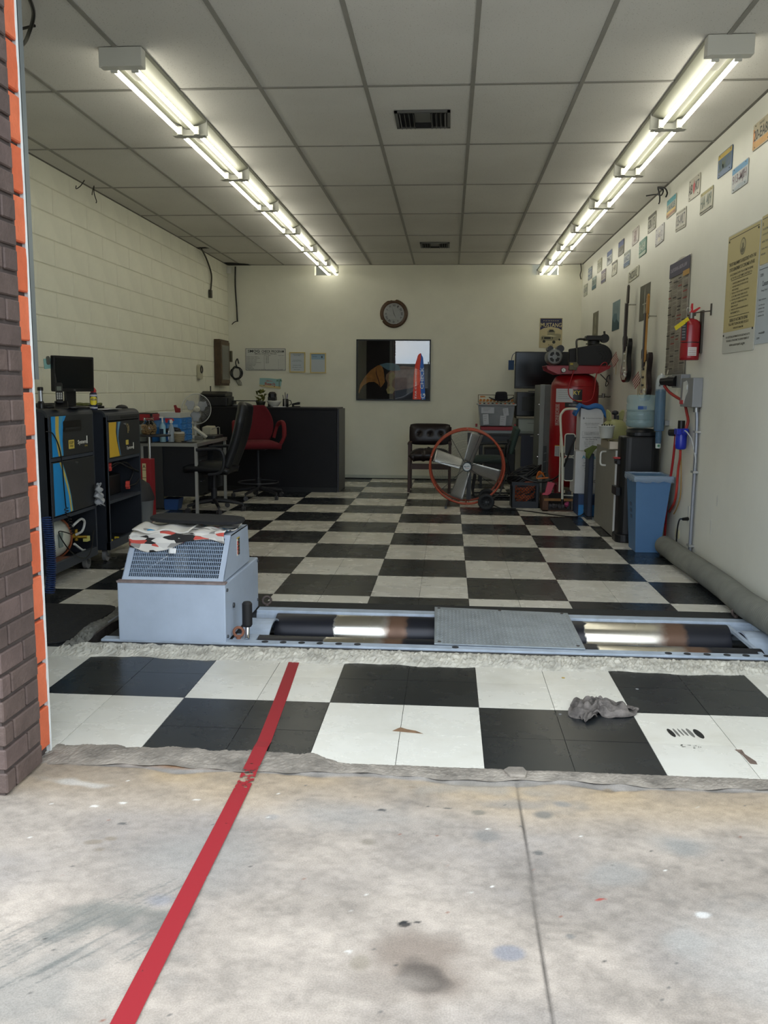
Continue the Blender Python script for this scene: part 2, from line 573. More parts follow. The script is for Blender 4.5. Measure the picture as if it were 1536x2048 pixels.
while z < 3.1:
    brick(-1.02, -3.122, z + .006, -.918, -3.044, min(z + ch2 - .007, 3.1), bm_or[k % 2])
    z += ch2; k += 1
# white painted edge and the steel guide behind it
q = MB()
pts = []
zz = .0
outl = [(-3.046, 0)]
while zz < 3.0:
    outl.append((-3.049 + random.uniform(-.0025, .0025), zz)); zz += .03
outl += [(-3.046, 3.0), (-3.037, 3.0), (-3.037, 0)]
q.prism_x([(a, b_) for a, b_ in outl], -.9185, -.916)
q.box(-1.02, -3.044, 0, -.9185, -3.037, 3.0)
tag(q.build('trim_2', [mat('#d8d9d6', .6, var=.1)]), kind='structure')
q = MB(); q.box(-.95, -3.037, 1.3, -.922, -3.02, 3.0); q.box(-.925, -3.037, 1.3, -.922, -2.99, 3.0)
tag(q.build('trim_3', [mat('#8f9698', .4, metal=.7)]), kind='structure')

# ---- outside ground with stains (vertex painted)
def ground_mesh():
    nx, ny = 560, 260
    X0, X1, Y0, Y1 = -1.7, 2.6, -4.75, YD
    xs = np.linspace(X0, X1, nx); ys = np.linspace(Y0, Y1, ny)
    GX, GY = np.meshgrid(xs, ys)
    rng = np.random.default_rng(3)
    def vnoise(sx, sy, seed):
        r = np.random.default_rng(seed)
        gx = int((X1 - X0) / sx) + 3; gy = int((Y1 - Y0) / sy) + 3
        g_ = r.random((gy, gx))
        fx = (GX - X0) / sx; fy = (GY - Y0) / sy
        ix = fx.astype(int); iy = fy.astype(int); tx = fx - ix; ty = fy - iy
        tx = tx * tx * (3 - 2 * tx); ty = ty * ty * (3 - 2 * ty)
        return (g_[iy, ix] * (1 - tx) * (1 - ty) + g_[iy, ix + 1] * tx * (1 - ty) + g_[iy + 1, ix] * (1 - tx) * ty + g_[iy + 1, ix + 1] * tx * ty)
    n1 = vnoise(.5, .35, 1); n2 = vnoise(.16, .12, 2); n3 = vnoise(.05, .04, 3); n4 = vnoise(.018, .015, 4)
    base = np.array(hexc('#9a8f84'))[None, None, :] * (0.42 + .34 * n1 + .34 * n2 + .22 * n3 + .26 * n4)[..., None]
    # cool patches
    cool = (np.clip((vnoise(.3, .24, 9) - .5) * 2.4, 0, 1) * (.6 + .8 * n3))[..., None]
    base = base * (1 - .22 * cool * np.array([1.1, 1.0, .8]))
    # ochre band near the sill
    band = np.clip(1 - (YD - .13 - GY) / (.16 + .22 * n1), 0, 1) * np.clip((n2 * .7 + n1 * .7), 0, 1)
    base = base * (1 - band[..., None]) + base * np.array([1.03, .90, .66]) * band[..., None]
    # sill strip: broken dark cement
    sill = np.clip((GY - (YD - .085 - .05 * n2)) * 60, 0, 1)[..., None]
    scol = np.array(hexc('#86807a'))[None, None, :] * (.65 + .6 * n3 + .25 * n4)[..., None]
    base = base * (1 - sill) + scol * sill
    rust = np.clip(1 - np.abs(GX + .42) / .32, 0, 1) * np.clip((GY - (YD - .09)) * 30, 0, 1) * n2
    base = base * (1 - rust[..., None]) + np.array(hexc('#a5784e')) * rust[..., None]
    warp = (n2 - .5) * .6 + (n3 - .5) * .6
    def blob(x, y, rx, ry, col, a=1, soft=.4, rot=0, w_=1):
        dx = GX - x; dy = GY - y
        c_, s_ = cos(rot), sin(rot)
        u_ = (dx * c_ + dy * s_) / rx; v_ = (-dx * s_ + dy * c_) / ry
        d = np.sqrt(u_ * u_ + v_ * v_) + warp * w_
        k_ = np.clip((1 - d) / soft, 0, 1)
        k_ = np.clip(k_ * k_ * (3 - 2 * k_) * a * 1.3, 0, 1)[..., None]
        nonlocal base
        base = base * (1 - k_) + np.array(hexc(col)) * .86 * k_
    for s_ in STAINS:
        s_ = list(s_)
        if s_[6] >= .4: s_[2] *= 1.3; s_[3] *= 1.3
        blob(*s_)
    # streaky dark scrape lower left
    for t_ in range(70):
        x = rng.uniform(-.62, -.2); y = -4.02 + (x + .3) * .6 + rng.uniform(-.14, .16)
        blob(x, y, rng.uniform(.05, .13), rng.uniform(.002, .006), '#6d6d68', rng.uniform(.25, .6), .8, .95, .3)
    # speckle
    for t_ in range(160):
        blob(rng.uniform(-1, 2), rng.uniform(-4.4, -3.2), rng.uniform(.002, .006), rng.uniform(.002, .005), rng.choice(['#4a4744', '#6a6560', '#e6e2da', '#8a5a48']), .8, .5, 0, .2)
    h = np.zeros_like(GX)
    h += (n3 - .5) * .0012 + (n4 - .5) * .0015
    h += (sill[..., 0]) * ((n3 - .6) * .006 - .002)
    jy = np.abs(GX - (.711 + (GY + 3.168) * .012))
    jd = np.clip(1 - jy / .006, 0, 1) * (GY < YD - .08)
    base = base * (1 - .72 * jd[..., None])
    h -= jd * .006
    base = np.clip(base, 0, 1)
    V = np.stack([GX, GY, h - .001], -1).reshape(-1, 3)
    idx = np.arange(nx * ny).reshape(ny, nx)
    F = np.stack([idx[:-1, :-1], idx[:-1, 1:], idx[1:, 1:], idx[1:, :-1]], -1).reshape(-1, 4)
    me = bpy.data.meshes.new('ground')
    me.vertices.add(len(V)); me.vertices.foreach_set('co', V.ravel())
    me.loops.add(F.size); me.loops.foreach_set('vertex_index', F.ravel())
    me.polygons.add(len(F)); me.polygons.foreach_set('loop_start', np.arange(0, F.size, 4)); me.polygons.foreach_set('loop_total', np.full(len(F), 4))
    me.update()
    ca = me.color_attributes.new('tone', 'FLOAT_COLOR', 'POINT')
    ca.data.foreach_set('color', np.concatenate([base.reshape(-1, 3), np.ones((len(V), 1))], 1).ravel())
    return me
STAINS = []

BK = '#3a3836'; GR = '#7d7a76'; BR = '#8d8173'
STAINS += [(.282, -3.378, .017, .009, '#2c2b2c', .95, .2, 0, .6), (.481, -3.347, .015, .006, '#55544f', .9, .3, 0, .6), (.578, -3.367, .022, .018, '#857d70', .7, .4, 0, .5),
    (-.474, -3.528, .016, .009, '#66625e', .8, .3, 0, .5), (-.516, -3.636, .028, .013, BR, .75, .4, .2, .6), (-.475, -3.615, .02, .013, BR, .75, .4, 0, .6), (-.483, -3.674, .011, .007, BR, .8, .4, 0, .6),
    (.599, -3.507, .048, .04, GR, .6, .7, 0, .5), (.771, -3.366, .034, .03, '#7d7870', .7, .6, 0, .4), (.841, -3.289, .03, .022, '#88847e', .6, .6, 0, .4), (.737, -3.586, .015, .011, '#6a6763', .75, .4, 0, .5),
    (.257, -3.568, .022, .02, '#8b8174', .65, .5, 0, .4), (1.002, -3.178, .018, .02, '#86755f', .7, .5, 0, .5), (.38, -3.944, .015, .014, '#242426', 1, .15, .3, .5), (.41, -3.934, .01, .007, '#242426', 1, .15, 0, .6), (.428, -3.925, .008, .003, '#3a3a3a', .9, .3, 0, .5),
    (.624, -4.033, .036, .028, '#85848a', .65, .4, 0, .3), (.43, -4.10, .16, .14, '#8a7c70', .75, .8, .3, .7), (.43, -4.145, .06, .055, '#5f554d', .8, .6, 0, .9), (.289, -4.097, .024, .03, '#8f8475', .6, .5, 0, .4), (.33, -4.17, .12, .05, '#9a8f84', .5, .7, 0, .8),
    (-.237, -3.899, .042, .03, '#8c8b90', .6, .7, 0, .4), (.773, -3.96, .012, .009, '#77736e', .7, .5, 0, .4), (1.136, -3.511, .09, .07, '#8b8a86', .55, .8, 0, .6), (.931, -3.671, .09, .06, '#92908c', .45, .8, .4, .6), (.37, -3.213, .018, .006, '#8a7660', .6, .5, 0, .6),
    (-.042, -3.447, .026, .02, '#98938e', .6, .6, 0, .4), (1.05, -3.96, .06, .06, '#9b9994', .4, .8, 0, .4), (-.35, -3.97, .13, .07, '#77766f', .55, .8, .5, 1.0), (-.22, -3.98, .10, .035, '#6f6e68', .5, .8, .5, 1.2), (-.4, -4.25, .25, .2, '#8f8c86', .45, .9, 0, .8),
    (-.72, -3.28, .11, .02, '#cdc9c2', .45, .7, -.1, 1.8), (-.6, -3.43, .014, .008, '#e2ddd4', .8, .4, 0, .6), (-.52, -3.40, .012, .007, '#e2ddd4', .8, .4, 0, .6), (-.3, -3.36, .01, .006, '#e2ddd4', .8, .4, 0, .6),
    (1.11, -3.845, .016, .012, '#e0deda', .5, .5, 0, 2.2), (.87, -3.80, .014, .004, '#a3463c', .9, .3, .2, .9), (.26, -4.06, .008, .005, '#e0ddd6', .5, .4, 0, .5), (.6, -3.2, .3, .06, '#a39b90', .5, .8, 0, .8), (-.2, -3.7, .22, .18, '#a9a59f', .35, .9, 0, .5), (.15, -3.42, .3, .1, '#a29e99', .35, .9, 0, .6), (1.3, -4.0, .3, .2, '#b7b2ac', .4, .9, 0, .5), (.75, -3.3, .2, .05, '#8e8a86', .4, .9, 0, .9)]
gm = bpy.data.materials.new('outdoor concrete'); gm.use_nodes = True
nt = gm.node_tree; b = nt.nodes['Principled BSDF']
at = nt.nodes.new('ShaderNodeVertexColor'); at.layer_name = 'tone'
tcn = nt.nodes.new('ShaderNodeTexCoord')
nn = nt.nodes.new('ShaderNodeTexNoise'); nn.inputs['Scale'].default_value = 260; nn.inputs['Detail'].default_value = 5
nt.links.new(tcn.outputs['Object'], nn.inputs['Vector'])
rr = nt.nodes.new('ShaderNodeMapRange'); rr.inputs['From Min'].default_value = .3; rr.inputs['From Max'].default_value = .7; rr.inputs['To Min'].default_value = .84; rr.inputs['To Max'].default_value = 1.14
nt.links.new(nn.outputs['Fac'], rr.inputs['Value'])
vm = nt.nodes.new('ShaderNodeVectorMath'); vm.operation = 'SCALE'
nt.links.new(at.outputs['Color'], vm.inputs[0]); nt.links.new(rr.outputs['Result'], vm.inputs['Scale'])
nt.links.new(vm.outputs['Vector'], b.inputs['Base Color'])
b.inputs['Roughness'].default_value = .85
bp = nt.nodes.new('ShaderNodeBump'); bp.inputs['Strength'].default_value = .35; bp.inputs['Distance'].default_value = .002
nt.links.new(nn.outputs['Fac'], bp.inputs['Height']); nt.links.new(bp.outputs['Normal'], b.inputs['Normal'])
me = ground_mesh(); me.materials.append(gm)
go = bpy.data.objects.new('ground', me); COL.objects.link(go); tag(go, kind='structure')
mb = MB(); mb.box(-30, -45, -.3, 30, -4.75, -.002); mb.box(-30, -4.75, -.3, -1.7, YD - .14, -.002); mb.box(2.6, -4.75, -.3, 30, YD - .14, -.002); mb.box(-1.7, -4.75, -.3, 2.6, YD, -.02)
tag(mb.build('ground', [mat('#a5a19b', .9, var=.15, vs_=1)]), kind='structure')

# ---- floor marks
redm = bpy.data.materials.new('worn red line paint'); redm.use_nodes = True
nt = redm.node_tree; b = nt.nodes['Principled BSDF']; b.inputs['Base Color'].default_value = (*hexc('#8f1a24'), 1); b.inputs['Roughness'].default_value = .55
geo = nt.nodes.new('ShaderNodeNewGeometry'); sp = nt.nodes.new('ShaderNodeSeparateXYZ'); nt.links.new(geo.outputs['Position'], sp.inputs[0])
n1 = nt.nodes.new('ShaderNodeTexNoise'); n1.inputs['Scale'].default_value = 45; n1.inputs['Detail'].default_value = 6; n1.inputs['Roughness'].default_value = .7
nt.links.new(geo.outputs['Position'], n1.inputs['Vector'])
# wear concentrated on the sill
ab = nt.nodes.new('ShaderNodeMath'); ab.operation = 'ADD'; ab.inputs[1].default_value = 3.19; nt.links.new(sp.outputs['Y'], ab.inputs[0])
a2 = nt.nodes.new('ShaderNodeMath'); a2.operation = 'ABSOLUTE'; nt.links.new(ab.outputs[0], a2.inputs[0])
m3 = nt.nodes.new('ShaderNodeMapRange'); m3.inputs['From Min'].default_value = .03; m3.inputs['From Max'].default_value = .14; m3.inputs['To Min'].default_value = .07; m3.inputs['To Max'].default_value = -.12
nt.links.new(a2.outputs[0], m3.inputs['Value'])
a4 = nt.nodes.new('ShaderNodeMath'); a4.operation = 'ADD'; nt.links.new(n1.outputs['Fac'], a4.inputs[0]); nt.links.new(m3.outputs['Result'], a4.inputs[1])
a5 = nt.nodes.new('ShaderNodeMath'); a5.operation = 'LESS_THAN'; a5.inputs[1].default_value = .57; nt.links.new(a4.outputs[0], a5.inputs[0])
nt.links.new(a5.outputs[0], b.inputs['Alpha'])
mb = MB()
ctr = [(-.239, -1.965), (-.21, -2.42), (-.183, -2.90), (-.1815, -2.96), (-.1785, -3.06), (-.178, -3.12), (-.177, -3.165), (-.1765, -3.2), (-.174, -3.5), (-.17, -4.33), (-.169, -4.6)]
hw = .0255
Rr = [(x + hw, y) for x, y in ctr]; Ll = [(x - hw, y) for x, y in ctr]
for i in range(len(ctr) - 1):
    za, zb_ = [(.0085 if -3.17 < ctr[j][1] < -2.95 else (.003 if ctr[j][1] < -3 else .0016)) for j in (i, i + 1)]
    mb.add([(*Ll[i], za), (*Rr[i], za), (*Rr[i + 1], zb_), (*Ll[i + 1], zb_)], [(0, 3, 2, 1)])
one(mb, 'floor_line', [redm], 'red painted line running from the pit out across the concrete', 'painted line')

q = MB(); q.poly([(.275, -2.753), (.293, -2.728), (.305, -2.715), (.33, -2.732), (.362, -2.743), (.392, -2.77)], .0004, .0010)
q.build('tile_chip', [mat('#7a5f47', .9, var=.35, vs_=30)], floor)
q = MB(); q.poly([(1.515, -2.812), (1.54, -2.812), (1.538, -2.85), (1.556, -2.91), (1.553, -2.935), (1.53, -2.93), (1.527, -2.86)], .0004, .0010)
q.build('tile_chip', [mat('#6a5a50', .9, var=.35, vs_=30)], floor)
smm = mat('#1c1c1c', .6, alpha=.7)
smg = mat('#1c1c1c', .6, alpha=.3)
q = MB()
for (x, a, b_, wd, mm) in [(1.325, -2.635, -2.715, .010, 0), (1.345, -2.63, -2.71, .005, 1), (1.362, -2.63, -2.70, .004, 1), (1.378, -2.63, -2.70, .005, 1), (1.397, -2.625, -2.712, .008, 1), (1.426, -2.63, -2.72, .014, 0)]:
    q.cut(); q.poly([(x + wd * cos(t) + (0.004 * sin(t)), (a + b_) / 2 + (b_ - a) / 2 * sin(t)) for t in [2 * pi * k / 14 for k in range(14)]], .0004, .0009, mm)
q.cut()
for k in range(14):
    q.cut(); x = random.uniform(1.33, 1.40); y = random.uniform(-2.815, -2.785)
    q.disc((x, y), random.uniform(.002, .005), .0004, .0009, 8, 1)
q.build('skid_mark', [smm, smg], floor)
q = MB(); q.disc((1.0, -2.07), .008, .0004, .001, 12, 0); q.cut(); q.disc((1.3, -2.19), .007, .0004, .001, 12, 1); q.cut(); q.disc((.93, -2.52), .006, .0004, .001, 12, 1)
q.build('paint_spot', [mat('#b89a4c', .6), mat('#8e9092', .6)], floor)
# broken cement edge at the doorway
def rough_strip(name, x0, x1, y0f, y1f, h, mt, seed, nx=220, ny=8):
    rng = random.Random(seed); ph = [(rng.uniform(5, 60), rng.uniform(0, 6), rng.uniform(.2, 1)) for _ in range(9)]
    def nz_(x, s_=1): return sum(a * sin(f * x * s_ + p) for f, p, a in ph) / 5
    def fn(u_, v_):
        x = x0 + (x1 - x0) * u_; y = y0f(x) + (y1f(x) - y0f(x)) * v_
        z_ = h * (1 - abs(2 * v_ - 1) ** 3) * (.65 + .35 * nz_(x * 2 + v_ * 3) + .3 * rng.uniform(-1, 1)) - .001
        return (x, y, max(z_, -.002))
    q = MB(); q.grid(fn, nx, ny, sm=False)
    return q.build(name, [mt], None)
cem = mat('#827a70', .95, var=.45, vs_=9, bump=.9, bs=90)
rs = rough_strip('trim_4', -.92, 2.2, lambda x: YD - .075 + .012 * sin(x * 9) + .006 * sin(x * 37), lambda x: YD + (.088 if x < .0 else max(.012, .088 - (x - .0) * .65)) * (1 + .10 * sin(x * 23) + .06 * sin(x * 61 + 1)), .006, cem, 5, 420, 14); tag(rs, kind='structure')
mb = MB(); mb.poly([(.672, -3.075), (.69, -3.052), (.74, -3.05), (.75, -3.085), (.742, -3.12), (.69, -3.118)], 0, .012); tag(mb.build('trim_5', [cem], bev=.004), kind='structure')
# chipped concrete curb around the pit
curb = mat('#b7b3a8', .95, var=.3, vs_=14, bump=.9, bs=70)
c1_ = rough_strip('trim_6', -1.42, 2.27, lambda x: -1.965 + .012 * sin(x * 11) + .006 * sin(x * 31), lambda x: PITY0 + .015, .024, curb, 11, 420, 14); tag(c1_, kind='structure')
q = MB()
rg = random.Random(4)
q.grid(lambda u_, v_: (-1.44 + .09 * u_ + .015 * sin(v_ * 13), -1.86 + 1.0 * v_, .03 * (1 - abs(2 * u_ - 1) ** 3) * (.7 + .5 * rg.uniform(-1, 1)) * (1 - v_ * .6)), 8, 80, sm=False)
tag(q.build('trim_7', [mat('#6c6a63', .95, var=.4, vs_=14, bump=.9, bs=70)]), kind='structure')
mb = MB(); mb.box(PITX0, PITY1, 0, 2.15, PITY1 + .145, .003); tag(mb.build('trim_8', [mat('#202224', .7, var=.35, vs_=9, bump=.3)]), kind='structure')
mb = MB(); mb.box(PITX0, PITY0 - .02, -.45, 2.27, PITY0, .004); mb.box(PITX0, PITY0, -.45, PITX0 + .012, PITY1, .002)
tag(mb.build('trim_9', [mat('#5a5451', .6, metal=.6, var=.4, vs_=20)]), kind='structure')

# ---- ceiling
mb = MB(); mb.box(XL - .2, YD - .1, HC + .035, XR + .2, YB, HC + .12)
ceil = mb.build('ceiling', [mat('#55534d', .9)]); tag(ceil, kind='structure')
CP = wm(ceil).translation
tilec = bpy.data.materials.new('acoustic panel'); tilec.use_nodes = True
nt = tilec.node_tree; b = nt.nodes['Principled BSDF']; b.inputs['Roughness'].default_value = .9
geo = nt.nodes.new('ShaderNodeNewGeometry')
n1 = nt.nodes.new('ShaderNodeTexNoise'); n1.inputs['Scale'].default_value = 130; n1.inputs['Detail'].default_value = 2
n2 = nt.nodes.new('ShaderNodeTexNoise'); n2.inputs['Scale'].default_value = 1.1; n2.inputs['Detail'].default_value = 5
nt.links.new(geo.outputs['Position'], n1.inputs['Vector']); nt.links.new(geo.outputs['Position'], n2.inputs['Vector'])
r1 = nt.nodes.new('ShaderNodeValToRGB'); r1.color_ramp.elements[0].position = .28; r1.color_ramp.elements[0].color = (.55, .53, .5, 1); r1.color_ramp.elements[1].position = .36; r1.color_ramp.elements[1].color = (1, 1, 1, 1)
nt.links.new(n1.outputs['Fac'], r1.inputs['Fac'])
r2_ = nt.nodes.new('ShaderNodeValToRGB'); r2_.color_ramp.elements[0].position = .3; r2_.color_ramp.elements[0].color = (*hexc('#c9c6be'), 1); r2_.color_ramp.elements[1].position = .6; r2_.color_ramp.elements[1].color = (*hexc('#d3d0c8'), 1)
nt.links.new(n2.outputs['Fac'], r2_.inputs['Fac'])
mx = nt.nodes.new('ShaderNodeMix'); mx.data_type = 'RGBA'; mx.blend_type = 'MULTIPLY'; mx.inputs['Factor'].default_value = 1
nt.links.new(r2_.outputs['Color'], mx.inputs['A']); nt.links.new(r1.outputs['Color'], mx.inputs['B']); nt.links.new(mx.outputs['Result'], b.inputs['Base Color'])
tee = mat('#8f8c84', .6, var=.08)
OX, OY = .5698, -.6347
panels = {}
for i in range(-6, 4):
    for j in range(-2, 6):
        x0 = max(OX + i * C, XL + .01); x1 = min(OX + (i + 1) * C, XR - .004)
        y0 = max(OY + j * 2 * C, YD + .0); y1 = min(OY + (j + 1) * 2 * C, YB - .01)
        if x1 - x0 < .05 or y1 - y0 < .05: continue
        a, b_ = round(x1 - x0, 3), round(y1 - y0, 3)
        if (a, b_) not in panels:
            q = MB(); q.box(-a / 2, -b_ / 2, .002, a / 2, b_ / 2, .016)
            ob = q.build('panel', [tilec], ceil, local=True); panels[(a, b_)] = ob.data
        else:
            ob = bpy.data.objects.new('panel', panels[(a, b_)]); COL.objects.link(ob); ob.parent = ceil
        ob.location = ((x0 + x1) / 2 - CP.x, (y0 + y1) / 2 - CP.y, HC - CP.z + random.uniform(0, .002))
        ob.rotation_euler = (random.uniform(-.001, .001), random.uniform(-.001, .001), 0)
for i in range(-5, 4):
    x = OX + i * C
    if not XL < x < XR: continue
    q = MB(); q.box(x - .012, YD, HC - .002, x + .012, YB - .01, HC + .0025); q.box(x - .001, YD, HC, x + .001, YB - .01, HC + .03)
    q.build('runner', [tee], ceil)
for j in range(-1, 6):
    y = OY + j * 2 * C
    for i in range(-6, 4):
        x0 = max(OX + i * C + .0125, XL); x1 = min(OX + (i + 1) * C - .0125, XR)
        if x1 - x0 < .05: continue
        q = MB(); q.box(x0, y - .011, HC - .0015, x1, y + .011, HC + .0023)
        q.build('cross_tee', [tee], ceil)
q = MB(); q.box(XL, YD, HC - .001, XL + .02, YB, HC + .002); q.box(XR - .018, YD, HC - .001, XR, YB, HC + .002); q.box(XL, YB - .018, HC - .001, XR, YB, HC + .002)
q.build('edge_angle', [mat('#6d6a62', .7, var=.2)], ceil)
q = MB()      # broken panel corner and gaps
q.poly([(-2.66, 6.56), (-2.66, 6.28), (-2.56, 6.30), (-2.36, 6.45), (-2.34, 6.56)], HC - .004, HC - .002)
q.build('broken_corner', [mat('#0d0d0d', .9)], ceil)
q = MB(); q.poly([(-2.67, 5.0), (-2.55, 4.97), (-2.52, 5.05), (-2.67, 5.08)], HC - .004, HC - .002)
q.build('broken_corner', [mat('#191613', .9)], ceil)

# ---- ceiling lights: two rows of seven two-tube strips
whm = mat('#c9c8be', .45)
housm = mat('#8f8f7e', .4)
def tubemat():
    m = bpy.data.materials.new('lit fluorescent tube'); m.use_nodes = True
    nt = m.node_tree; nt.nodes.clear()
    o_ = nt.nodes.new('ShaderNodeOutputMaterial'); e_ = nt.nodes.new('ShaderNodeEmission')
    e_.inputs['Color'].default_value = (1.0, .97, .83, 1); e_.inputs['Strength'].default_value = TUBE
    nt.links.new(e_.outputs[0], o_.inputs[0]); return m
TUBEM = tubemat()
def light_unit(p, label, first=False):
    t = thing('strip_light', label, 'ceiling light', p, 0, 'fluorescent strip lights in two rows along the ceiling')
    Ln = 1.184
    q = MB(t.matrix_world if False else loc(*p))
    # sheet metal channel with sloped reflector sides
    q.prism_y([(-.11, 0), (.11, 0), (.105, -.018), (.035, -.045), (.022, -.062), (-.022, -.062), (-.035, -.045), (-.105, -.018)], 0.004, Ln - .004)
    q.build('housing', [housm], t)
    q = MB(loc(*p)); q.box(-.024, .09, -.068, .024, .26, -.063); q.build('ballast_cover', [mat('#8d8b80', .5)], t)
    for yy, nm in ((0, 'end_plate'), (Ln, 'end_plate')):
        q = MB(loc(p[0], p[1] + yy, p[2]))
        if first and yy == 0:
            q.box(-.112, -.03, -.092, .112, .03, 0)
            q.prism_y([(-.112, 0), (.112, 0), (.112, -.092), (-.095, -.092), (-.112, -.10)], -.034, -.028)
        elif yy == Ln:
            q.prism_y([(-.112, 0), (.112, 0), (.116, -.098), (.098, -.104), (.08, -.099), (-.08, -.099), (-.098, -.104), (-.116, -.098)], -.004, .006)
            q.box(-.105, -.03, -.104, .105, .03, -.099)
        else:
            continue
        ob = q.build(nm, [whm], t, bev=.003)
        if yy == Ln:
            s_ = MB(loc(p[0], p[1] + yy, p[2])); s_.cyl((-.095, -.012, -.105), (-.095, -.012, -.103), .004, n=8); s_.cut(); s_.cyl((.095, -.012, -.105), (.095, -.012, -.103), .004, n=8)
            s_.build('screw', [STEEL], ob)
    for sx in (-.055, .055):
        q = MB(loc(*p)); q.cyl((sx, .035, -.088), (sx, Ln - .05, -.088), .0127, n=10)
        q.build('tube', [TUBEM], t)
    q = MB(loc(*p))
    for sx in (-.055, .055):
        q.cut(); q.cbox(sx, Ln - .04, -.078, .034, .022, .05); q.cyl((sx, Ln - .055, -.088), (sx, Ln - .03, -.088), .0135, n=10)
        q.cut(); q.cbox(sx, .03, -.078, .034, .014, .05)
    q.build('socket', [whm], t)
    return t
ordn = ['nearest the doorway, big white end box', 'second from the doorway', 'third from the doorway', 'fourth from the doorway', 'fifth from the doorway', 'sixth from the doorway', 'last, running into the back wall']
for k in range(7):
    light_unit((-1.235, -1.25 + k * 1.193, HC), 'two-tube strip light, left ceiling row, ' + ordn[k], k == 0)
for k in range(7):
    light_unit((1.80, -1.25 + k * 1.193, HC), 'two-tube strip light, right ceiling row, ' + ordn[k], k == 0)

# ---- ceiling vents
def vent(cx, cy, label):
    t = thing('air_vent', label, 'vent', (cx, cy, HC))
    dk = mat('#3a3a3a', .6); fr = mat('#5c5c59', .5)
    q = MB(loc(cx, cy, HC)); h = .175
    for a in ((-h, -h, h, -h + .02), (-h, h - .02, h, h), (-h, -h, -h + .02, h), (h - .02, -h, h, h)): q.box(a[0], a[1], -.012, a[2], a[3], -.002)
    q.build('frame', [fr], t)
    q = MB(loc(cx, cy, HC)); q.box(-h + .01, -h + .01, -.0045, h - .01, h - .01, -.0025); q.build('back', [mat('#0c0c0c', .9)], t)
    for k in range(4):
        for sx in (-1, 1):
            q = MB(loc(cx + sx * (.06 + k * .028), cy, HC - .012, 0, 0, sx * .6)); q.box(-.001, -h + .02, -.011, .001, h - .02, .008); q.build('slat', [dk], t)
    for k in range(5):
        q = MB(loc(cx, cy + .04 + k * .026, HC - .010, 0, -.7)); q.box(-.05, -.001, -.009, .05, .001, .008); q.build('slat', [dk], t)
    q = MB(loc(cx, cy, HC)); q.box(-.05, -h + .02, -.014, .05, .03, -.012); q.build('damper_plate', [fr], t)
vent(.27, -.02, 'large dark metal air vent in the ceiling nearer the doorway')
vent(.27, 4.88, 'small-looking dark air vent in the ceiling near the back wall')

# ================================================================== PIT EQUIPMENT
BLUE = mat('#adb9ca', .42, var=.07, vs_=5, bump=.08, bs=40)
BLUED = mat('#a8b4c3', .45, var=.2, vs_=8)
dy = thing('roller_dynamometer', 'pale blue steel vehicle roller bed sunk in the floor pit', 'machine', (.4, -1.3, 0))
q = MB(); q.box(-1.28, -1.70, -.05, 2.26, -1.635, .006); q.box(-1.28, -1.64, -.12, 2.26, -1.632, .004)
fr_ = q.build('front_rail', [BLUED], dy, bev=.003)
q = MB(); q.box(-1.28, -1.735, -.04, 2.26, -1.702, -.004); q.build('lower_flange', [mat('#3b3a38', .6, var=.4, vs_=20)], dy)
q = MB(); q.box(-.62, -1.045, -.06, 2.26, -.965, .008); q.box(-.62, -1.055, -.06, 2.26, -1.045, -.01); q.build('rear_rail', [BLUED], dy, bev=.003)
bolt_bk = mat('#26282c', .6)
for x in (-.44, -.347, -.253, -.16, -.065, .03, .52, 1.56, 1.65, 1.745, 1.84, 1.93, 2.03):
    q = MB(); q.lathe([(.017, .006), (.017, .0085), (.009, .0085)], (x, -1.667, 0), 14); q.build('bolt_slot', [bolt_bk], fr_)
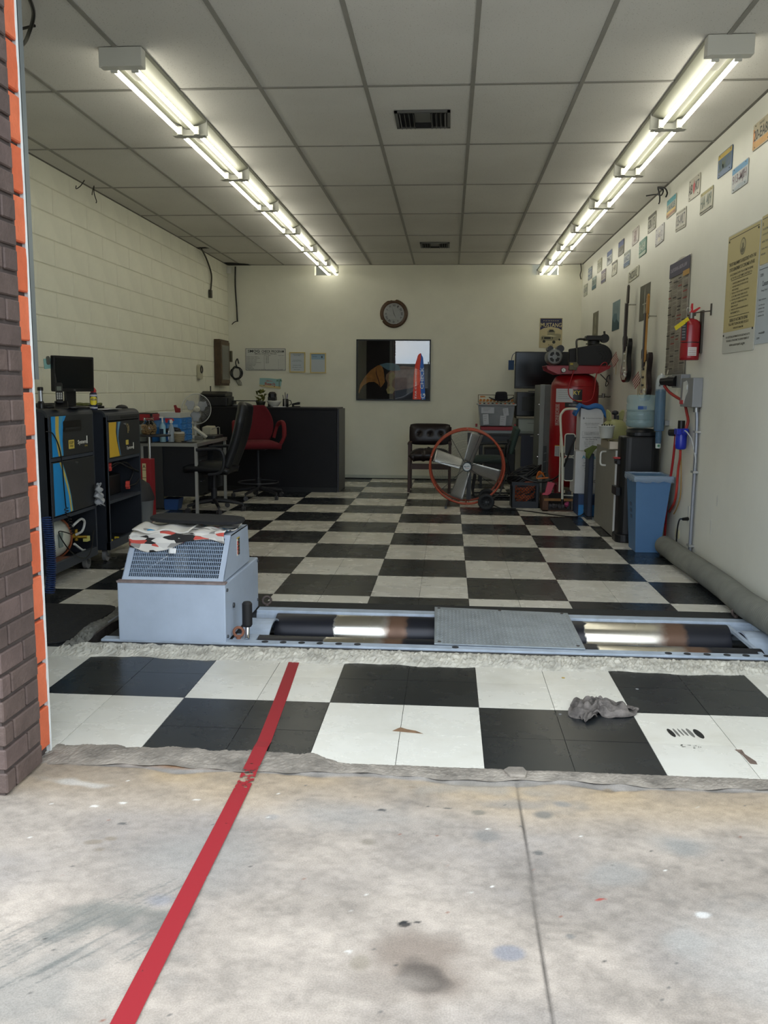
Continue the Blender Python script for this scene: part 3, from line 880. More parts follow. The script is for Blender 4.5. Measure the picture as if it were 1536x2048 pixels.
# rollers
def roller_mat():
    m = bpy.data.materials.new('steel roller'); m.use_nodes = True
    nt = m.node_tree; b = nt.nodes['Principled BSDF']
    geo = nt.nodes.new('ShaderNodeNewGeometry'); sp = nt.nodes.new('ShaderNodeSeparateXYZ'); nt.links.new(geo.outputs['Position'], sp.inputs[0])
    n1 = nt.nodes.new('ShaderNodeTexNoise'); n1.inputs['Scale'].default_value = 22; n1.inputs['Detail'].default_value = 6
    nt.links.new(geo.outputs['Position'], n1.inputs['Vector'])
    ad = nt.nodes.new('ShaderNodeMath'); ad.operation = 'MULTIPLY_ADD'; ad.inputs[1].default_value = .05; nt.links.new(n1.outputs['Fac'], ad.inputs[0]); nt.links.new(sp.outputs['X'], ad.inputs[2])
    mr = nt.nodes.new('ShaderNodeMapRange'); mr.inputs['From Min'].default_value = -.6; mr.inputs['From Max'].default_value = 2.2; nt.links.new(ad.outputs[0], mr.inputs['Value'])
    f = lambda x: (x + .025 + .6) / 2.8
    def ramp(stops):
        r = nt.nodes.new('ShaderNodeValToRGB'); r.color_ramp.interpolation = 'LINEAR'
        e = r.color_ramp.elements
        e[0].position = 0; e[0].color = (*stops[0][1], 1); e[1].position = 1; e[1].color = (*stops[-1][1], 1)
        for p, c_ in stops[1:-1]:
            q_ = e.new(f(p)); q_.color = (*c_, 1)
        nt.links.new(mr.outputs['Result'], r.inputs['Fac']); return r
    dk = hexc('#20222b'); st = hexc('#cfccc4'); ru = hexc('#6a5142')
    r = ramp([(-1, dk), (-.148, dk), (-.144, st), (.10, st), (.16, ru), (.245, ru), (.262, dk), (1.235, dk), (1.24, st), (1.60, st), (1.68, ru), (1.765, ru), (1.79, dk), (3, dk)])
    nt.links.new(r.outputs['Color'], b.inputs['Base Color'])
    o0 = (0, 0, 0); o1 = (1, 1, 1); oh = (.4, .4, .4)
    rm = ramp([(-1, oh), (-.148, oh), (-.144, o1), (.10, o1), (.17, oh), (.262, oh), (1.235, oh), (1.24, o1), (1.60, o1), (1.69, oh), (3, oh)])
    nt.links.new(rm.outputs['Color'], b.inputs['Metallic'])
    rg_ = ramp([(-1, (.35,) * 3), (-.148, (.35,) * 3), (-.144, (.2,) * 3), (.12, (.3,) * 3), (.2, (.5,) * 3), (.262, (.35,) * 3), (1.235, (.35,) * 3), (1.24, (.2,) * 3), (1.62, (.3,) * 3), (1.7, (.5,) * 3), (3, (.35,) * 3)])
    nt.links.new(rg_.outputs['Color'], b.inputs['Roughness'])
    return m
RM = roller_mat()
RR = .108
for (x0, x1) in ((-.49, .55), (1.03, 2.02)):
    for yc, e in ((-1.085, 0), (-1.535, .03)):
        q = MB(); q.cyl((x0 - e, yc, -RR), (x1 + e, yc, -RR), RR, n=48)
        ob = q.build('roller', [RM], dy)
        q = MB(); q.cyl((x0 - .2, yc, -RR), (x1 + .2, yc, -RR), .025, n=16); q.build('shaft', [STEEL], ob)
# curved guards over the roller ends
def guard(x0, x1, name='roller_guard'):
    q = MB(); pts = []
    for k in range(15):
        a = radians(150 - 170 * k / 14) if False else radians(20 + 150 * k / 14)
        pts.append((-1.28 + .245 * cos(a) * 1.0, -.20 + .215 * sin(a)))
    outer = pts; inner = [(-1.28 + (y + 1.28) * .96, -.20 + (z_ + .20) * .96) for y, z_ in pts][::-1]
    q.prism_x(outer + inner, x0, x1); return q.build(name, [BLUED], dy)
guard(-.62, -.47); guard(2.04, 2.16)
q = MB(); q.box(-1.28, -1.635, -.30, -.62, -.97, -.005); q.build('drive_housing', [mat('#23262b', .7)], dy)
q = MB(); q.box(2.02, -1.63, -.02, 2.04, -.97, -.004); q.cut(); q.box(2.16, -1.64, -.02, 2.26, -.97, .004); q.cut(); q.box(-.62, -1.64, -.02, -.50, -1.51, 0.0); q.build('side_plate', [BLUED], dy)
q = MB(); q.box(PITX0 + .02, PITY0 + .01, -.44, 2.25, PITY1 - .01, -.40); q.build('pit_tray', [mat('#101113', .9)], dy)
def eyebolt(x, y, rz, m_):
    q = MB(loc(x, y, 0, rz)); q.tube([(.024 * cos(t), 0, .036 + .024 * sin(t)) for t in [2 * pi * k / 18 for k in range(18)]], .0075, 8, closed=True); q.cyl((0, 0, 0.0), (0, 0, .014), .012, n=12)
    q.build('eye_bolt', [m_], dy)
rust = mat('#8a5a45', .8, var=.25, vs_=40); rust2 = mat('#5b504c', .7, metal=.4, var=.3, vs_=40)
eyebolt(-.59, -1.605, .15, rust); eyebolt(-.585, -.925, .2, rust2); eyebolt(2.12, -.915, .2, rust2)
q = MB(); q.cyl((-.545, -1.60, .075), (-.545, -1.60, .185), .026, n=20); q.cyl((-.545, -1.60, .185), (-.545, -1.60, .195), .026, .018, n=20); q.cyl((-.545, -1.60, .065), (-.545, -1.60, .075), .020, .026, n=20)
hd = q.build('grip', [mat('#1c1b1c', .55)], dy)
q = MB(); q.tube([(-.545, -1.60, .068), (-.543, -1.61, .02), (-.54, -1.635, .006)], .0125, 12); q.build('handle_rod', [CHROME], hd)

# tread cover plate
cp = thing('cover_plate', 'grey diamond-tread steel plate lying over the middle of the rollers', 'plate', (.79, -1.3, .012))
pl = [(.405, -.90), (1.165, -.965), (1.16, -1.655), (.415, -1.64)]
q = MB(); q.poly(pl, .010, .016); q.build('plate', [mat('#9aa2a8', .45, metal=.35, var=.2, vs_=7)], cp)
q = MB()
for i in range(34):
    for j in range(30):
        x = .43 + i * .0215; y = -1.625 + j * .0225
        if y > -.90 - (x - .405) * .085 - .015: continue
        a = radians(45 if (i + j) % 2 else -45); l_ = .0085; w_ = .002
        c_, s_ = cos(a), sin(a)
        P_ = [(x + l_ * c_, y + l_ * s_), (x - w_ * s_, y + w_ * c_), (x - l_ * c_, y - l_ * s_), (x + w_ * s_, y - w_ * c_)]
        q.poly(P_, .0158, .0175)
tag(q.build('tread', [mat('#a9b0b5', .4, metal=.4, var=.15)], cp), kind='stuff')
q = MB()
for x, y in ((.43, -.93), (1.13, -.985), (1.13, -1.62), (.44, -1.61), (.78, -.95)): q.cut(); q.cyl((x, y, .016), (x, y, .019), .009, n=12)
q.build('screw', [mat('#4a4541', .7)], cp)

# ---- blue cabinet with slatted front
cb = thing('brake_cabinet', 'pale blue steel machine cabinet with a slatted sloping front beside the pit', 'machine cabinet', (-.91, -1.33, 0))
X0, X1 = -1.185, -.632
q = MB(); q.prism_x([(-1.70, .0), (-.94, .0), (-.94, .298), (-1.70, .305)], X0, X1); body = q.build('body', [BLUE], cb, bev=.006)
q = MB()     # hood side and back plates, framing strips
side = [(-1.675, .31), (-1.09, .31), (-1.135, .52), (-1.50, .52)]
q.prism_x(side, X0 + .014, X0 + .018); q.prism_x(side, X1 - .018, X1 - .014)
q.prism_x([(-1.50, .516), (-1.135, .516), (-1.135, .52), (-1.50, .52)], X0 + .014, X1 - .014)
q.prism_x([(-1.094, .31), (-1.09, .31), (-1.131, .52), (-1.135, .52)], X0 + .014, X1 - .014)
hx0, hx1 = X0 + .014, X1 - .014
Rv = Vector((1, 0, 0)); Uv = Vector((0, -1.50 + 1.675, .21)); LU = Uv.length; Uv.normalize()
FM = frame((hx0, -1.675, .31), Rv, Uv); Wd = hx1 - hx0
q.M = FM
q.poly([(0, 0), (Wd, 0), (Wd, .022), (0, .022)], -.003, 0); q.poly([(0, LU - .02), (Wd, LU - .02), (Wd, LU), (0, LU)], -.003, 0)
q.poly([(0, .022), (.03, .022), (.03, LU - .02), (0, LU - .02)], -.003, 0); q.poly([(Wd - .03, .022), (Wd, .022), (Wd, LU - .02), (Wd - .03, LU - .02)], -.003, 0)
hood = q.build('hood', [BLUE], cb)
grm = mat('#9dadc2', .45)
q = MB(FM)
n = 47
for k in range(n + 1):
    q.cut(); x = .03 + (Wd - .06) * k / n; q.box(x - .0011, .022, -.012, x + .0011, LU - .02, -.001)
ob = q.build('grille', [grm], hood)
q = MB(FM)
for k in range(1, 10):
    q.cut(); y = .022 + (LU - .042) * k / 10; q.box(.03, y - .0013, -.006, Wd - .03, y + .0013, .0005)
q.build('grille_bar', [grm], hood)
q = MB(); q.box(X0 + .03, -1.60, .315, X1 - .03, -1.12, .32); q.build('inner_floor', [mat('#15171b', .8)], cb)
q = MB(); q.cyl((-.93, -1.45, .32), (-.93, -1.45, .44), .042, n=20); q.cyl((-.93, -1.45, .36), (-.93, -1.45, .367), .046, n=20); q.cyl((-.93, -1.45, .40), (-.93, -1.45, .407), .046, n=20)
q.build('motor_cap', [mat('#b9b7ae', .5)], cb)
q = MB(); q.box(X0 - .001, -1.704, .303, X1 + .002, -1.66, .312); q.box(X0 + .01, -1.69, .311, X1 - .01, -1.668, .3135); q.build('seam_strip', [mat('#857774', .7, var=.3, vs_=30)], cb)
q = MB(); q.tube([(-1.10, -1.62, .33), (-1.02, -1.60, .38), (-.96, -1.58, .42)], .003, 6); q.build('inner_wire', [mat('#b9bcc0', .5)], cb)
# sticker on the side and bolts
q = MB(frame((X1 - .0135, -1.36, .435), (0, 1, 0), (0, 0, 1)))
q.box(-.03, -.045, 0, -.003, .045, .001, 0); q.box(-.003, -.045, 0, .032, .045, .001, 1); q.box(-.03, .045, 0, .032, .052, .001, 2)
q.tube([(-.017 + .009 * cos(t), .022 + .011 * sin(t), .0015) for t in [2 * pi * k / 14 for k in range(14)]], .0018, 5, 3, closed=True)
q.tube([(-.017 + .009 * cos(t), -.006 + .011 * sin(t), .0015) for t in [2 * pi * k / 14 for k in range(14)]], .0018, 5, 3, closed=True)
q.tube([(-.024, -.022, .0015), (-.010, -.036, .0015)], .0018, 5, 3); q.tube([(-.010, -.022, .0015), (-.024, -.036, .0015)], .0018, 5, 3)
for k in range(4): q.text('PINCH POINT', .0145, .033 - k * .021, .005, 2, w=.026)
q.build('warning_sticker', [mat('#e2ddd0', .6), mat('#202022', .6), mat('#c7a93a', .6), REDP], cb)
q = MB()
for y, z_ in ((-1.67, .27), (-.96, .28), (-1.67, .03), (-.965, .05), (-1.54, .16)): q.cut(); q.cyl((X1, y, z_), (X1 + .007, y, z_), .009 if y != -1.54 else .015, n=6)
q.build('bolt', [mat('#55585c', .5, metal=.6)], body)
q = MB(); q.tube(spline([(-1.19, -1.28, .09), (-1.23, -1.22, .10), (-1.30, -1.32, .05), (-1.36, -1.40, .01)]), .005, 8); q.cut(); q.tube(spline([(-1.19, -1.55, .0), (-1.215, -1.45, .06), (-1.24, -1.35, .08), (-1.30, -1.33, .04)]), .004, 8); q.cut(); q.tube(spline([(-1.20, -1.62, -.03), (-1.22, -1.5, -.02), (-1.20, -1.35, .0)]), .012, 8)
q.build('cable', [mat('#85878a', .6)], cb)

# ---- rag on the grille top: folded red, black and white towel and black pad
def towel_fn(u_, v_):
    x = -1.168 + .50 * u_
    s_ = v_
    if s_ < .62:
        y = -1.16 - .345 * s_ / .62; z_ = .524
    else:
        k = (s_ - .62) / .38; d = k * (.035 + .055 * (0.5 + .5 * sin(u_ * 5.2 + .6)) * (1 if .0 < u_ < .75 else .25))
        y = -1.505 - d * .75; z_ = .522 - d * 1.0 + .012 * (1 - abs(2 * k - 1))
    z_ += .009 + .006 * sin(u_ * 23 + v_ * 7) * (1 - .5 * (s_ > .62)) + .008 * sin(u_ * 9 - v_ * 11)
    return (x + .012 * sin(v_ * 6), y + .006 * sin(u_ * 17), max(z_, .5235) if s_ < .6 else z_)
tm = bpy.data.materials.new('printed towel'); tm.use_nodes = True
nt = tm.node_tree; b = nt.nodes['Principled BSDF']; b.inputs['Roughness'].default_value = .95
tcn = nt.nodes.new('ShaderNodeTexCoord'); vo = nt.nodes.new('ShaderNodeTexVoronoi'); vo.inputs['Scale'].default_value = 20
mpn = nt.nodes.new('ShaderNodeMapping'); mpn.inputs['Scale'].default_value = (.7, 2.6, 2.6); mpn.inputs['Rotation'].default_value = (0, 0, .5)
nt.links.new(tcn.outputs['Object'], mpn.inputs['Vector']); nt.links.new(mpn.outputs['Vector'], vo.inputs['Vector'])
r = nt.nodes.new('ShaderNodeValToRGB'); r.color_ramp.interpolation = 'CONSTANT'; e = r.color_ramp.elements
e[0].position = 0; e[0].color = (*hexc('#d8d4cd'), 1); e[1].position = .50; e[1].color = (*hexc('#2b2929'), 1)
for p_, c_ in ((.62, '#c9c5c0'), (.76, '#c25248'), (.85, '#4d8bb0'), (.90, '#8f8c88')): z_ = e.new(p_); z_.color = (*hexc(c_), 1)
sp = nt.nodes.new('ShaderNodeSeparateColor'); nt.links.new(vo.outputs['Color'], sp.inputs[0]); nt.links.new(sp.outputs[0], r.inputs['Fac'])
nt.links.new(r.outputs['Color'], b.inputs['Base Color'])
tw = thing('towel', 'crumpled white, red and black printed towel draped over the blue cabinet top', 'towel', (-.92, -1.33, .524))
q = MB(); q.grid(towel_fn, 60, 36); q.build('cloth', [tm], tw, solid=.006)
q = MB(); q.grid(lambda u_, v_: (-1.165 + .30 * u_, -1.32 - .2 * v_ - (.015 * sin(u_ * 7)), .546 + .008 * sin(u_ * 12 + 1) - .01 * v_ * v_), 24, 12); q.build('fold', [mat('#d9d5cd', .95, var=.1)], tw, solid=.007)
q = MB(); q.grid(lambda u_, v_: (-.95 + .038 * u_, -1.585 - .010 * v_, .462 - .026 * v_), 4, 4); q.build('care_label', [mat('#e9e9e8', .8)], tw, solid=.001)
q = MB()
n = 28
padp = []
for k in range(n):
    t = 2 * pi * k / n
    padp.append((-.88 + .255 * (abs(cos(t)) ** .55) * (1 if cos(t) > 0 else -1), -1.30 + .115 * (abs(sin(t)) ** .65) * (1 if sin(t) > 0 else -1)))
q.poly(padp, .565, .582)
ob = one(q, 'foam_pad', [mat('#222224', .95, bump=.6, bs=160, var=.15)], 'thin black foam pad lying on top of the towel', 'pad', bev=.004)
ob.rotation_euler = (0.03, .02, -.05)

# ---- grey rag on the doorway tiles
rg = random.Random(9)
q = MB()
def ragfn(u_, v_):
    a = u_ * 2 * pi; rad = v_
    R_ = (.085 + .028 * cos(2 * a) + .014 * cos(3 * a + 1) + .012 * cos(5 * a)) * rad
    x = 1.085 + R_ * cos(a) * 1.15; y = -2.47 + R_ * sin(a) * 1.25
    z_ = .036 * (1 - rad ** 2.2) + .014 * sin(a * 6 + rad * 13) * (1 - (rad - .55) ** 2 * 2) * rad + .009 * sin(a * 4 - rad * 17) + .004
    return (x, y, max(z_, .002))
q.grid(ragfn, 90, 22)
q.grid(lambda u_, v_: (1.13 + .11 * u_ + .01 * sin(v_ * 5), -2.48 + .06 * (v_ - .3) * (1 - .65 * u_) + .02 * u_, .008 + .016 * (1 - u_) + .006 * sin(u_ * 11 + v_ * 7)), 24, 10)
q.grid(lambda u_, v_: (1.0 + .05 * v_ + .02 * u_, -2.56 - .05 * u_ + .06 * v_, .006 + .014 * sin(v_ * 3) + .005 * sin(u_ * 14 + v_ * 9)), 18, 12)
one(q, 'shop_rag', [mat('#5f5955', .98, var=.75, vs_=22, bump=.6, bs=120)], 'crumpled dirty grey rag lying on the floor tiles in the doorway', 'rag', solid=.004)

# ---- rubber mat at the left
q = MB(); q.rbox(-2.25, -1.80, -1.43, -1.02, .10, .0, .010)
m_ = thing('rubber_mat', 'black rubber floor mat on the tiles behind the brick jamb', 'mat', (-1.84, -1.41, 0))
q.build('base', [mat('#1b1b1d', .8, var=.2)], m_, bev=.003)
q = MB()
for i in range(20):
    for j in range(19):
        x = -2.2 + i * .037 + (j % 2) * .018; y = -1.76 + j * .038
        a = radians(30 if (i + j) % 2 else -30); c_, s_ = cos(a), sin(a)
        q.poly([(x + .013 * c_, y + .013 * s_), (x - .0025 * s_, y + .0025 * c_), (x - .013 * c_, y - .013 * s_), (x + .0025 * s_, y - .0025 * c_)], .0098, .0115)
tag(q.build('rib', [mat('#242427', .7)], m_), kind='stuff')

# ---- corrugated exhaust hose along the right wall
q = MB()
path = spline([(2.175, .99, .08), (2.175, .8, .08), (2.175, .5, .08), (2.185, 0.1, .08), (2.185, -.5, .08), (2.165, -.95, .085), (2.17, -1.4, .10), (2.17, -1.8, .10), (2.17, -2.3, .085), (2.18, -2.9, .08)], 60)
rads = []
dist = 0
for i, p_ in enumerate(path):
    if i: dist += (path[i] - path[i - 1]).length
    rads.append(.074 + .0045 * sin(dist * 2 * pi / .022))
# resample finely so each rib has its own rings
def resample(P, step):
    out = [P[0]]; acc = 0
    for i in range(1, len(P)):
        a, b_ = P[i - 1], P[i]; d = (b_ - a).length; t = step - acc
        while t <= d:
            out.append(a.lerp(b_, t / d)); t += step
        acc = (acc + d) % step
    return out
pp = resample(path, .0055)
q.tube(pp, [(.076, .0735, .070, .0735)[i % 4] for i in range(len(pp))], 28)
one(q, 'exhaust_hose', [mat('#6a6a62', .75, var=.15, vs_=9)], 'thick grey corrugated exhaust hose lying along the foot of the right wall', 'hose')

# ================================================================== LEFT SIDE
NAVY = mat('#20242c', .5, var=.12)
PANEL = mat('#26282a', .45, var=.08)
FRM = mat('#343a44', .45)
SWB, SWB2, SWY = mat('#1f8ed0', .4), mat('#4f9fc0', .4), mat('#cdb553', .4)
def cart_shell(t, X0, X1, Y0, Y1, zt, shelves):
    pr = [(X0, .09), (X1, .09), (X1, zt - .05)] + arc(X1 - .05, zt - .05, .05, 0, 90, 6)[1:] + [(X0, zt)]
    q = MB(); q.prism_y(pr, Y0, Y0 + .02); q.build('side_panel', [NAVY], t)
    q = MB(); q.prism_y(pr, Y1 - .02, Y1); q.build('side_panel', [NAVY], t)
    tp = arc(X1 - .05, zt - .05, .052, 0, 90, 6) + [(X0, zt + .002), (X0, zt - .015)] + arc(X1 - .05, zt - .05, .037, 90, 0, 6)
    q = MB(); q.prism_y(tp, Y0 - .004, Y1 + .004); q.build('top', [mat('#303236', .5, var=.1)], t)
    q = MB(); q.box(X0, Y0 + .02, .09, X0 + .015, Y1 - .02, zt - .02); q.build('back_panel', [mat('#14161a', .7)], t)
    q = MB(); q.box(X0 + .015, Y0 + .02, .095, X1 - .01, Y1 - .02, .11); q.build('base_shelf', [mat('#1c1f24', .6)], t)
    q = MB(); q.box(X1 - .03, Y0, .09, X1 + .002, Y1, .15); q.build('front_bar', [FRM], t, bev=.003)
    for z_ in shelves:
        q = MB(); q.box(X0 + .015, Y0 + .02, z_ - .01, X1 + .001, Y1 - .02, z_ + .012); q.build('shelf', [FRM], t)
    for y_ in (Y0, Y1 - .018):
        q = MB(); q.box(X1 - .02, y_, .15, X1 + .002, y_ + .018, zt - .05); q.build('front_post', [FRM], t)
    for x_ in (X0 + .07, X1 - .06):
        for y_ in (Y0 + .06, Y1 - .06):
            q = MB(); q.cyl((x_ - .014, y_, .045), (x_ + .014, y_, .045), .045, n=18); c_ = q.build('caster', [mat('#77777a', .6)], t)
            q = MB(); q.box(x_ - .022, y_ - .02, .04, x_ - .018, y_ + .02, .09); q.box(x_ + .018, y_ - .02, .04, x_ + .022, y_ + .02, .09); q.box(x_ - .025, y_ - .025, .085, x_ + .025, y_ + .025, .092); q.cyl((x_ + .02, y_, .045), (x_ + .028, y_, .045), .012, n=10)
            q.build('caster_fork', [STEEL], c_)
AX = -2.02
ca = thing('equipment_cart', 'dark rolling analyser cart with blue and yellow swoosh doors, nearest the doorway', 'cart', (-2.31, -.26, 0))
cart_shell(ca, -2.60, AX, -.61, .085, 1.135, (.815, .435))
F = on_left(AX + .0, 0, 0)
q = MB(F); q.box(-.59, .83, -.002, .065, 1.095, .006); dr = q.build('upper_door', [PANEL], ca, bev=.003)
q = MB(F); q.poly([(-.575, 1.09), (-.36, 1.09), (-.395, 1.055), (-.415, 1.0), (-.425, .93), (-.42, .835), (-.575, .835)], .006, .0068, 0)
q.poly([(-.515, 1.09), (-.465, 1.09), (-.475, 1.0), (-.468, .92), (-.445, .835), (-.49, .835), (-.515, .92), (-.522, 1.0)], .0068, .0074, 1)
q.poly([(-.452, 1.09), (-.40, 1.09), (-.43, 1.05), (-.45, .99), (-.447, .92), (-.43, .835), (-.44, .835), (-.459, .92), (-.464, 1.0)], .0068, .0074, 2)
q.build('swoosh', [SWB, SWY, SWB2], dr)
q = MB(F); q.rbox(-.41, .985, -.13, 1.058, .015, .003, .0082); q.build('slot', [mat('#050506', .4)], dr)
q = MB(F); q.poly([(-.385, 1.0), (-.155, 1.0), (-.155, 1.012), (-.385, 1.012)], .0082, .010); q.build('slot_lip', [PANEL], dr)
q = MB(F); q.rbox(-.335, .872, -.25, .93, .004, .006, .0072, 0); q.text('ESP', -.2925, .912, .018, 1, w=.06, z=.0078); q.text('esp', -.2925, .888, .016, 1, w=.05, z=.0078); q.build('badge', [SWY, INK], dr)
q = MB(F); q.text('System', -.125, .905, .034, 0, w=.135, z=.0068); q.box(-.048, .893, .006, -.034, .945, .0068, 0); q.text('(2x2)', -.06, .878, .014, 1, w=.045, z=.0068); q.build('lettering', [mat('#e4e4dc', .5), SWY], dr)
q = MB(F); q.box(-.59, .455, -.002, .065, .80, .006); dr = q.build('lower_door', [PANEL], ca, bev=.003)
q = MB(F); q.poly([(-.575, .795), (-.445, .795), (-.40, .72), (-.36, .64), (-.33, .56), (-.31, .46), (-.575, .46)], .006, .0068, 0)
q.poly([(-.485, .795), (-.455, .795), (-.41, .72), (-.372, .64), (-.342, .56), (-.325, .46), (-.345, .46), (-.362, .56), (-.395, .64), (-.435, .72)], .0068, .0074, 1)
q.poly([(-.455, .795), (-.445, .795), (-.40, .72), (-.36, .64), (-.33, .56), (-.31, .46), (-.325, .46), (-.342, .56), (-.372, .64), (-.41, .72)], .0068, .0074, 2)
q.build('swoosh', [SWB, SWY, SWB2], dr)
q = MB(F); q.cyl((-.22, .775, .006), (-.22, .775, .012), .008, n=12); q.build('lock', [CHROME], dr)
# cable down the front of the cart and black coil
q = MB(); q.tube(spline([(-2.03, -.62, 1.0), (-2.0, -.58, .98), (-1.995, -.50, .85), (-1.995, -.47, .6), (-1.995, -.46, .52), (-1.995, -.455, .50)]), .004, 6)
hl = []
for k in range(120):
    t = k / 119; hl.append((-1.995 + .012 * cos(t * 60), -.455 + .09 * t + .014 * sin(t * 60), .50 - .19 * t))
q.tube(hl, .003, 5)
q.tube(spline([(-2.0, -.37, .31), (-2.03, -.5, .35), (-2.0, -.48, .26), (-1.99, -.36, .17), (-1.99, -.2, .12), (-1.99, -.1, .16), (-2.01, .0, .28)]), .004, 6)
one(q, 'coiled_cable', [BLACKP], 'black cable with a coiled end hanging down the front of the blue swoosh cart', 'cable')
q = MB()
hl = []
for k in range(420):
    t = k / 419; a = t * 2 * pi * 34; hl.append((-1.93 + .02 * sin(t * 3) + .026 * cos(a), -.88 + .026 * sin(a), .50 - .46 * t))
q.tube(hl, .0045, 6)
one(q, 'coiled_air_hose', [mat('#1c3566', .45)], 'dark blue coiled air hose hanging beside the brick jamb', 'hose')
# white tank with orange cord inside the cart
tk = thing('refrigerant_tank', 'white round tank with a rust-orange cord and white collar lying in the cart bottom', 'tank', (-2.26, -.22, .11))
q = MB(loc(-2.26, -.34, .27, 0)); q.lathe([(0, -.0), (.07, .01), (.12, .05), (.142, .12), (.142, .20), (.12, .27), (.07, .31), (.03, .32), (0, .322)], (0, 0, 0), 24)
M_ = Matrix.Translation((-2.22, -.44, .265)) @ Matrix.Rotation(radians(-90), 4, 'X')
q.M = M_; q.v = []; q.f = []; q.m = []; q.s = []
q.lathe([(0, 0), (.08, .012), (.125, .05), (.145, .11), (.145, .19), (.125, .26), (.08, .30), (.03, .315), (0, .317)], (0, 0, 0), 28)
q.build('shell', [mat('#cfd0c4', .35)], tk)
q = MB(M_); q.tube([(.151 * cos(2 * pi * k / 40), .151 * sin(2 * pi * k / 40), .215) for k in range(40)], .007, 6, closed=True); q.build('cord', [mat('#8a4a2a', .8)], tk)
q = MB(M_); q.tube([(.125 * cos(2 * pi * k / 40), .125 * sin(2 * pi * k / 40), .262) for k in range(40)], .006, 6, closed=True); q.build('cord', [mat('#a2572e', .8)], tk)
q = MB(); q.tube(spline([(-2.1, -.13, .33), (-2.09, -.02, .36), (-2.09, .04, .33), (-2.10, .02, .27), (-2.1, -.08, .26)]), .009, 8)
q.build('collar_handle', [mat('#d4d5d2', .5)], tk)
q = MB(); q.tube(spline([(-2.1, -.12, .20), (-2.09, -.02, .14), (-2.09, .03, .13)]), .009, 8); q.build('collar_handle', [mat('#d4d5d2', .5)], tk)
q = MB(); q.cyl((-2.15, -.14, .25), (-2.12, -.03, .245), .02, n=10); q.cyl((-2.12, -.04, .21), (-2.12, -.04, .29), .013, n=10); q.cyl((-2.11, -.04, .235), (-2.05, -.02, .235), .011, n=8); q.build('valve', [mat('#b5923a', .35, metal=.8)], tk)
q = MB(); q.box(-2.08, -.02, .2, -2.05, .03, .235); q.build('valve_tag', [mat('#d8d27a', .6)], tk)
q = MB(loc(-2.078, -.30, .27, 0)); q.rbox(-.001, -.001, .001, .001, .0005, 0, .001)
q = MB(on_left(-2.082, -.36, .27)); q.rbox(-.03, -.05, .03, .05, .01, -.004, .002); q.build('label_plate', [mat('#7e8a86', .5)], tk)
q = MB(); q.box(-2.5, -.50, .11, -2.06, -.28, .145); one(q, 'cardboard_flap', [mat('#6e4431', .8)], 'brown cardboard piece under the white tank in the cart', 'cardboard')

BX = -1.99
cbb = thing('equipment_cart', 'dark rolling analyser cart with a yellow stripe door and battery charger shelf', 'cart', (-2.27, .58, 0))
cart_shell(cbb, -2.55, BX, .245, .925, 1.11, (.745, .44))
F = on_left(BX, 0, 0)
q = MB(F); q.box(.265, 1.035, -.02, .905, 1.075, .012); tr = q.build('tray', [mat('#2c2e30', .5)], cbb, bev=.004)
q = MB(F); q.box(.50, 1.045, .0121, .85, 1.06, .0135); q.build('tray_slot', [mat('#101112', .5)], tr)
q = MB(F); q.box(.265, .76, -.002, .905, 1.028, .006); dr = q.build('upper_door', [PANEL], cbb, bev=.003)
q = MB(F); q.poly([(.28, 1.022), (.425, 1.022), (.41, .95), (.425, .88), (.475, .768), (.28, .768)], .006, .0068, 0)
q.poly([(.435, 1.022), (.52, 1.022), (.475, .96), (.46, .90), (.475, .84), (.50, .768), (.485, .768), (.437, .88), (.42, .95)], .006, .0066, 1)
q.poly([(.46, 1.022), (.50, 1.022), (.462, .96), (.45, .90), (.466, .84), (.493, .768), (.489, .768), (.452, .85), (.438, .91), (.447, .97)], .0068, .0074, 2)
q.build('swoosh', [mat('#d3ab35', .4), mat('#2b4a70', .4), mat('#6f9cb0', .4)], dr)
q = MB(F); q.rbox(.605, .842, .66, .878, .003, .006, .0072, 0); q.build('badge', [SWY], dr)
q = MB(F); q.text('System', .685, .815, .03, 0, w=.13, z=.0068); q.box(.757, .802, .006, .772, .852, .0068, 0); q.build('lettering', [mat('#e4e4dc', .5)], dr)
q = MB(F); q.cyl((.60, 1.0, .006), (.60, 1.0, .014), .010, n=12); q.build('lock', [CHROME], dr)
q = MB(F); q.tube([(.64 + .014 * cos(t), .985 + .014 * sin(t), .012) for t in [2 * pi * k / 12 for k in range(12)]], .003, 5, closed=True); q.box(.636, .93, .010, .652, .972, .013); q.cut(); q.box(.655, .945, .010, .668, .985, .0135)
q.build('key', [mat('#a08f6a', .4, metal=.6)], dr)
bt = thing('jump_starter', 'black portable battery pack on the middle shelf of the yellow striped cart', 'battery', (-2.22, .60, .455))
q = MB(); q.box(-2.34, .36, .452, -2.10, .78, .61); q.box(-2.28, .44, .61, -2.16, .70, .66); q.build('case', [BLACK], bt, bev=.012)
q = MB(); q.tube(spline([(-2.1, .45, .62), (-2.03, .42, .70), (-2.02, .55, .71), (-2.03, .75, .66), (-2.0, .92, .60), (-2.01, .88, .52), (-2.06, .80, .50)]), .007, 8); q.tube(spline([(-2.1, .5, .63), (-2.04, .5, .69), (-2.03, .7, .70), (-2.02, .84, .62), (-2.05, .8, .52)]), .006, 8); q.build('cable', [BLACKP], bt)
for (y_, z_) in ((.40, .69), (.76, .515)):
    q = MB(loc(-2.035, y_, z_, .3)); q.box(-.02, -.045, -.012, .012, .0, .012); q.box(-.02, -.01, .006, .012, .05, .03); q.box(-.02, -.01, -.03, .012, .05, -.006); q.build('clamp', [mat('#c2392c', .45)], bt, bev=.004)
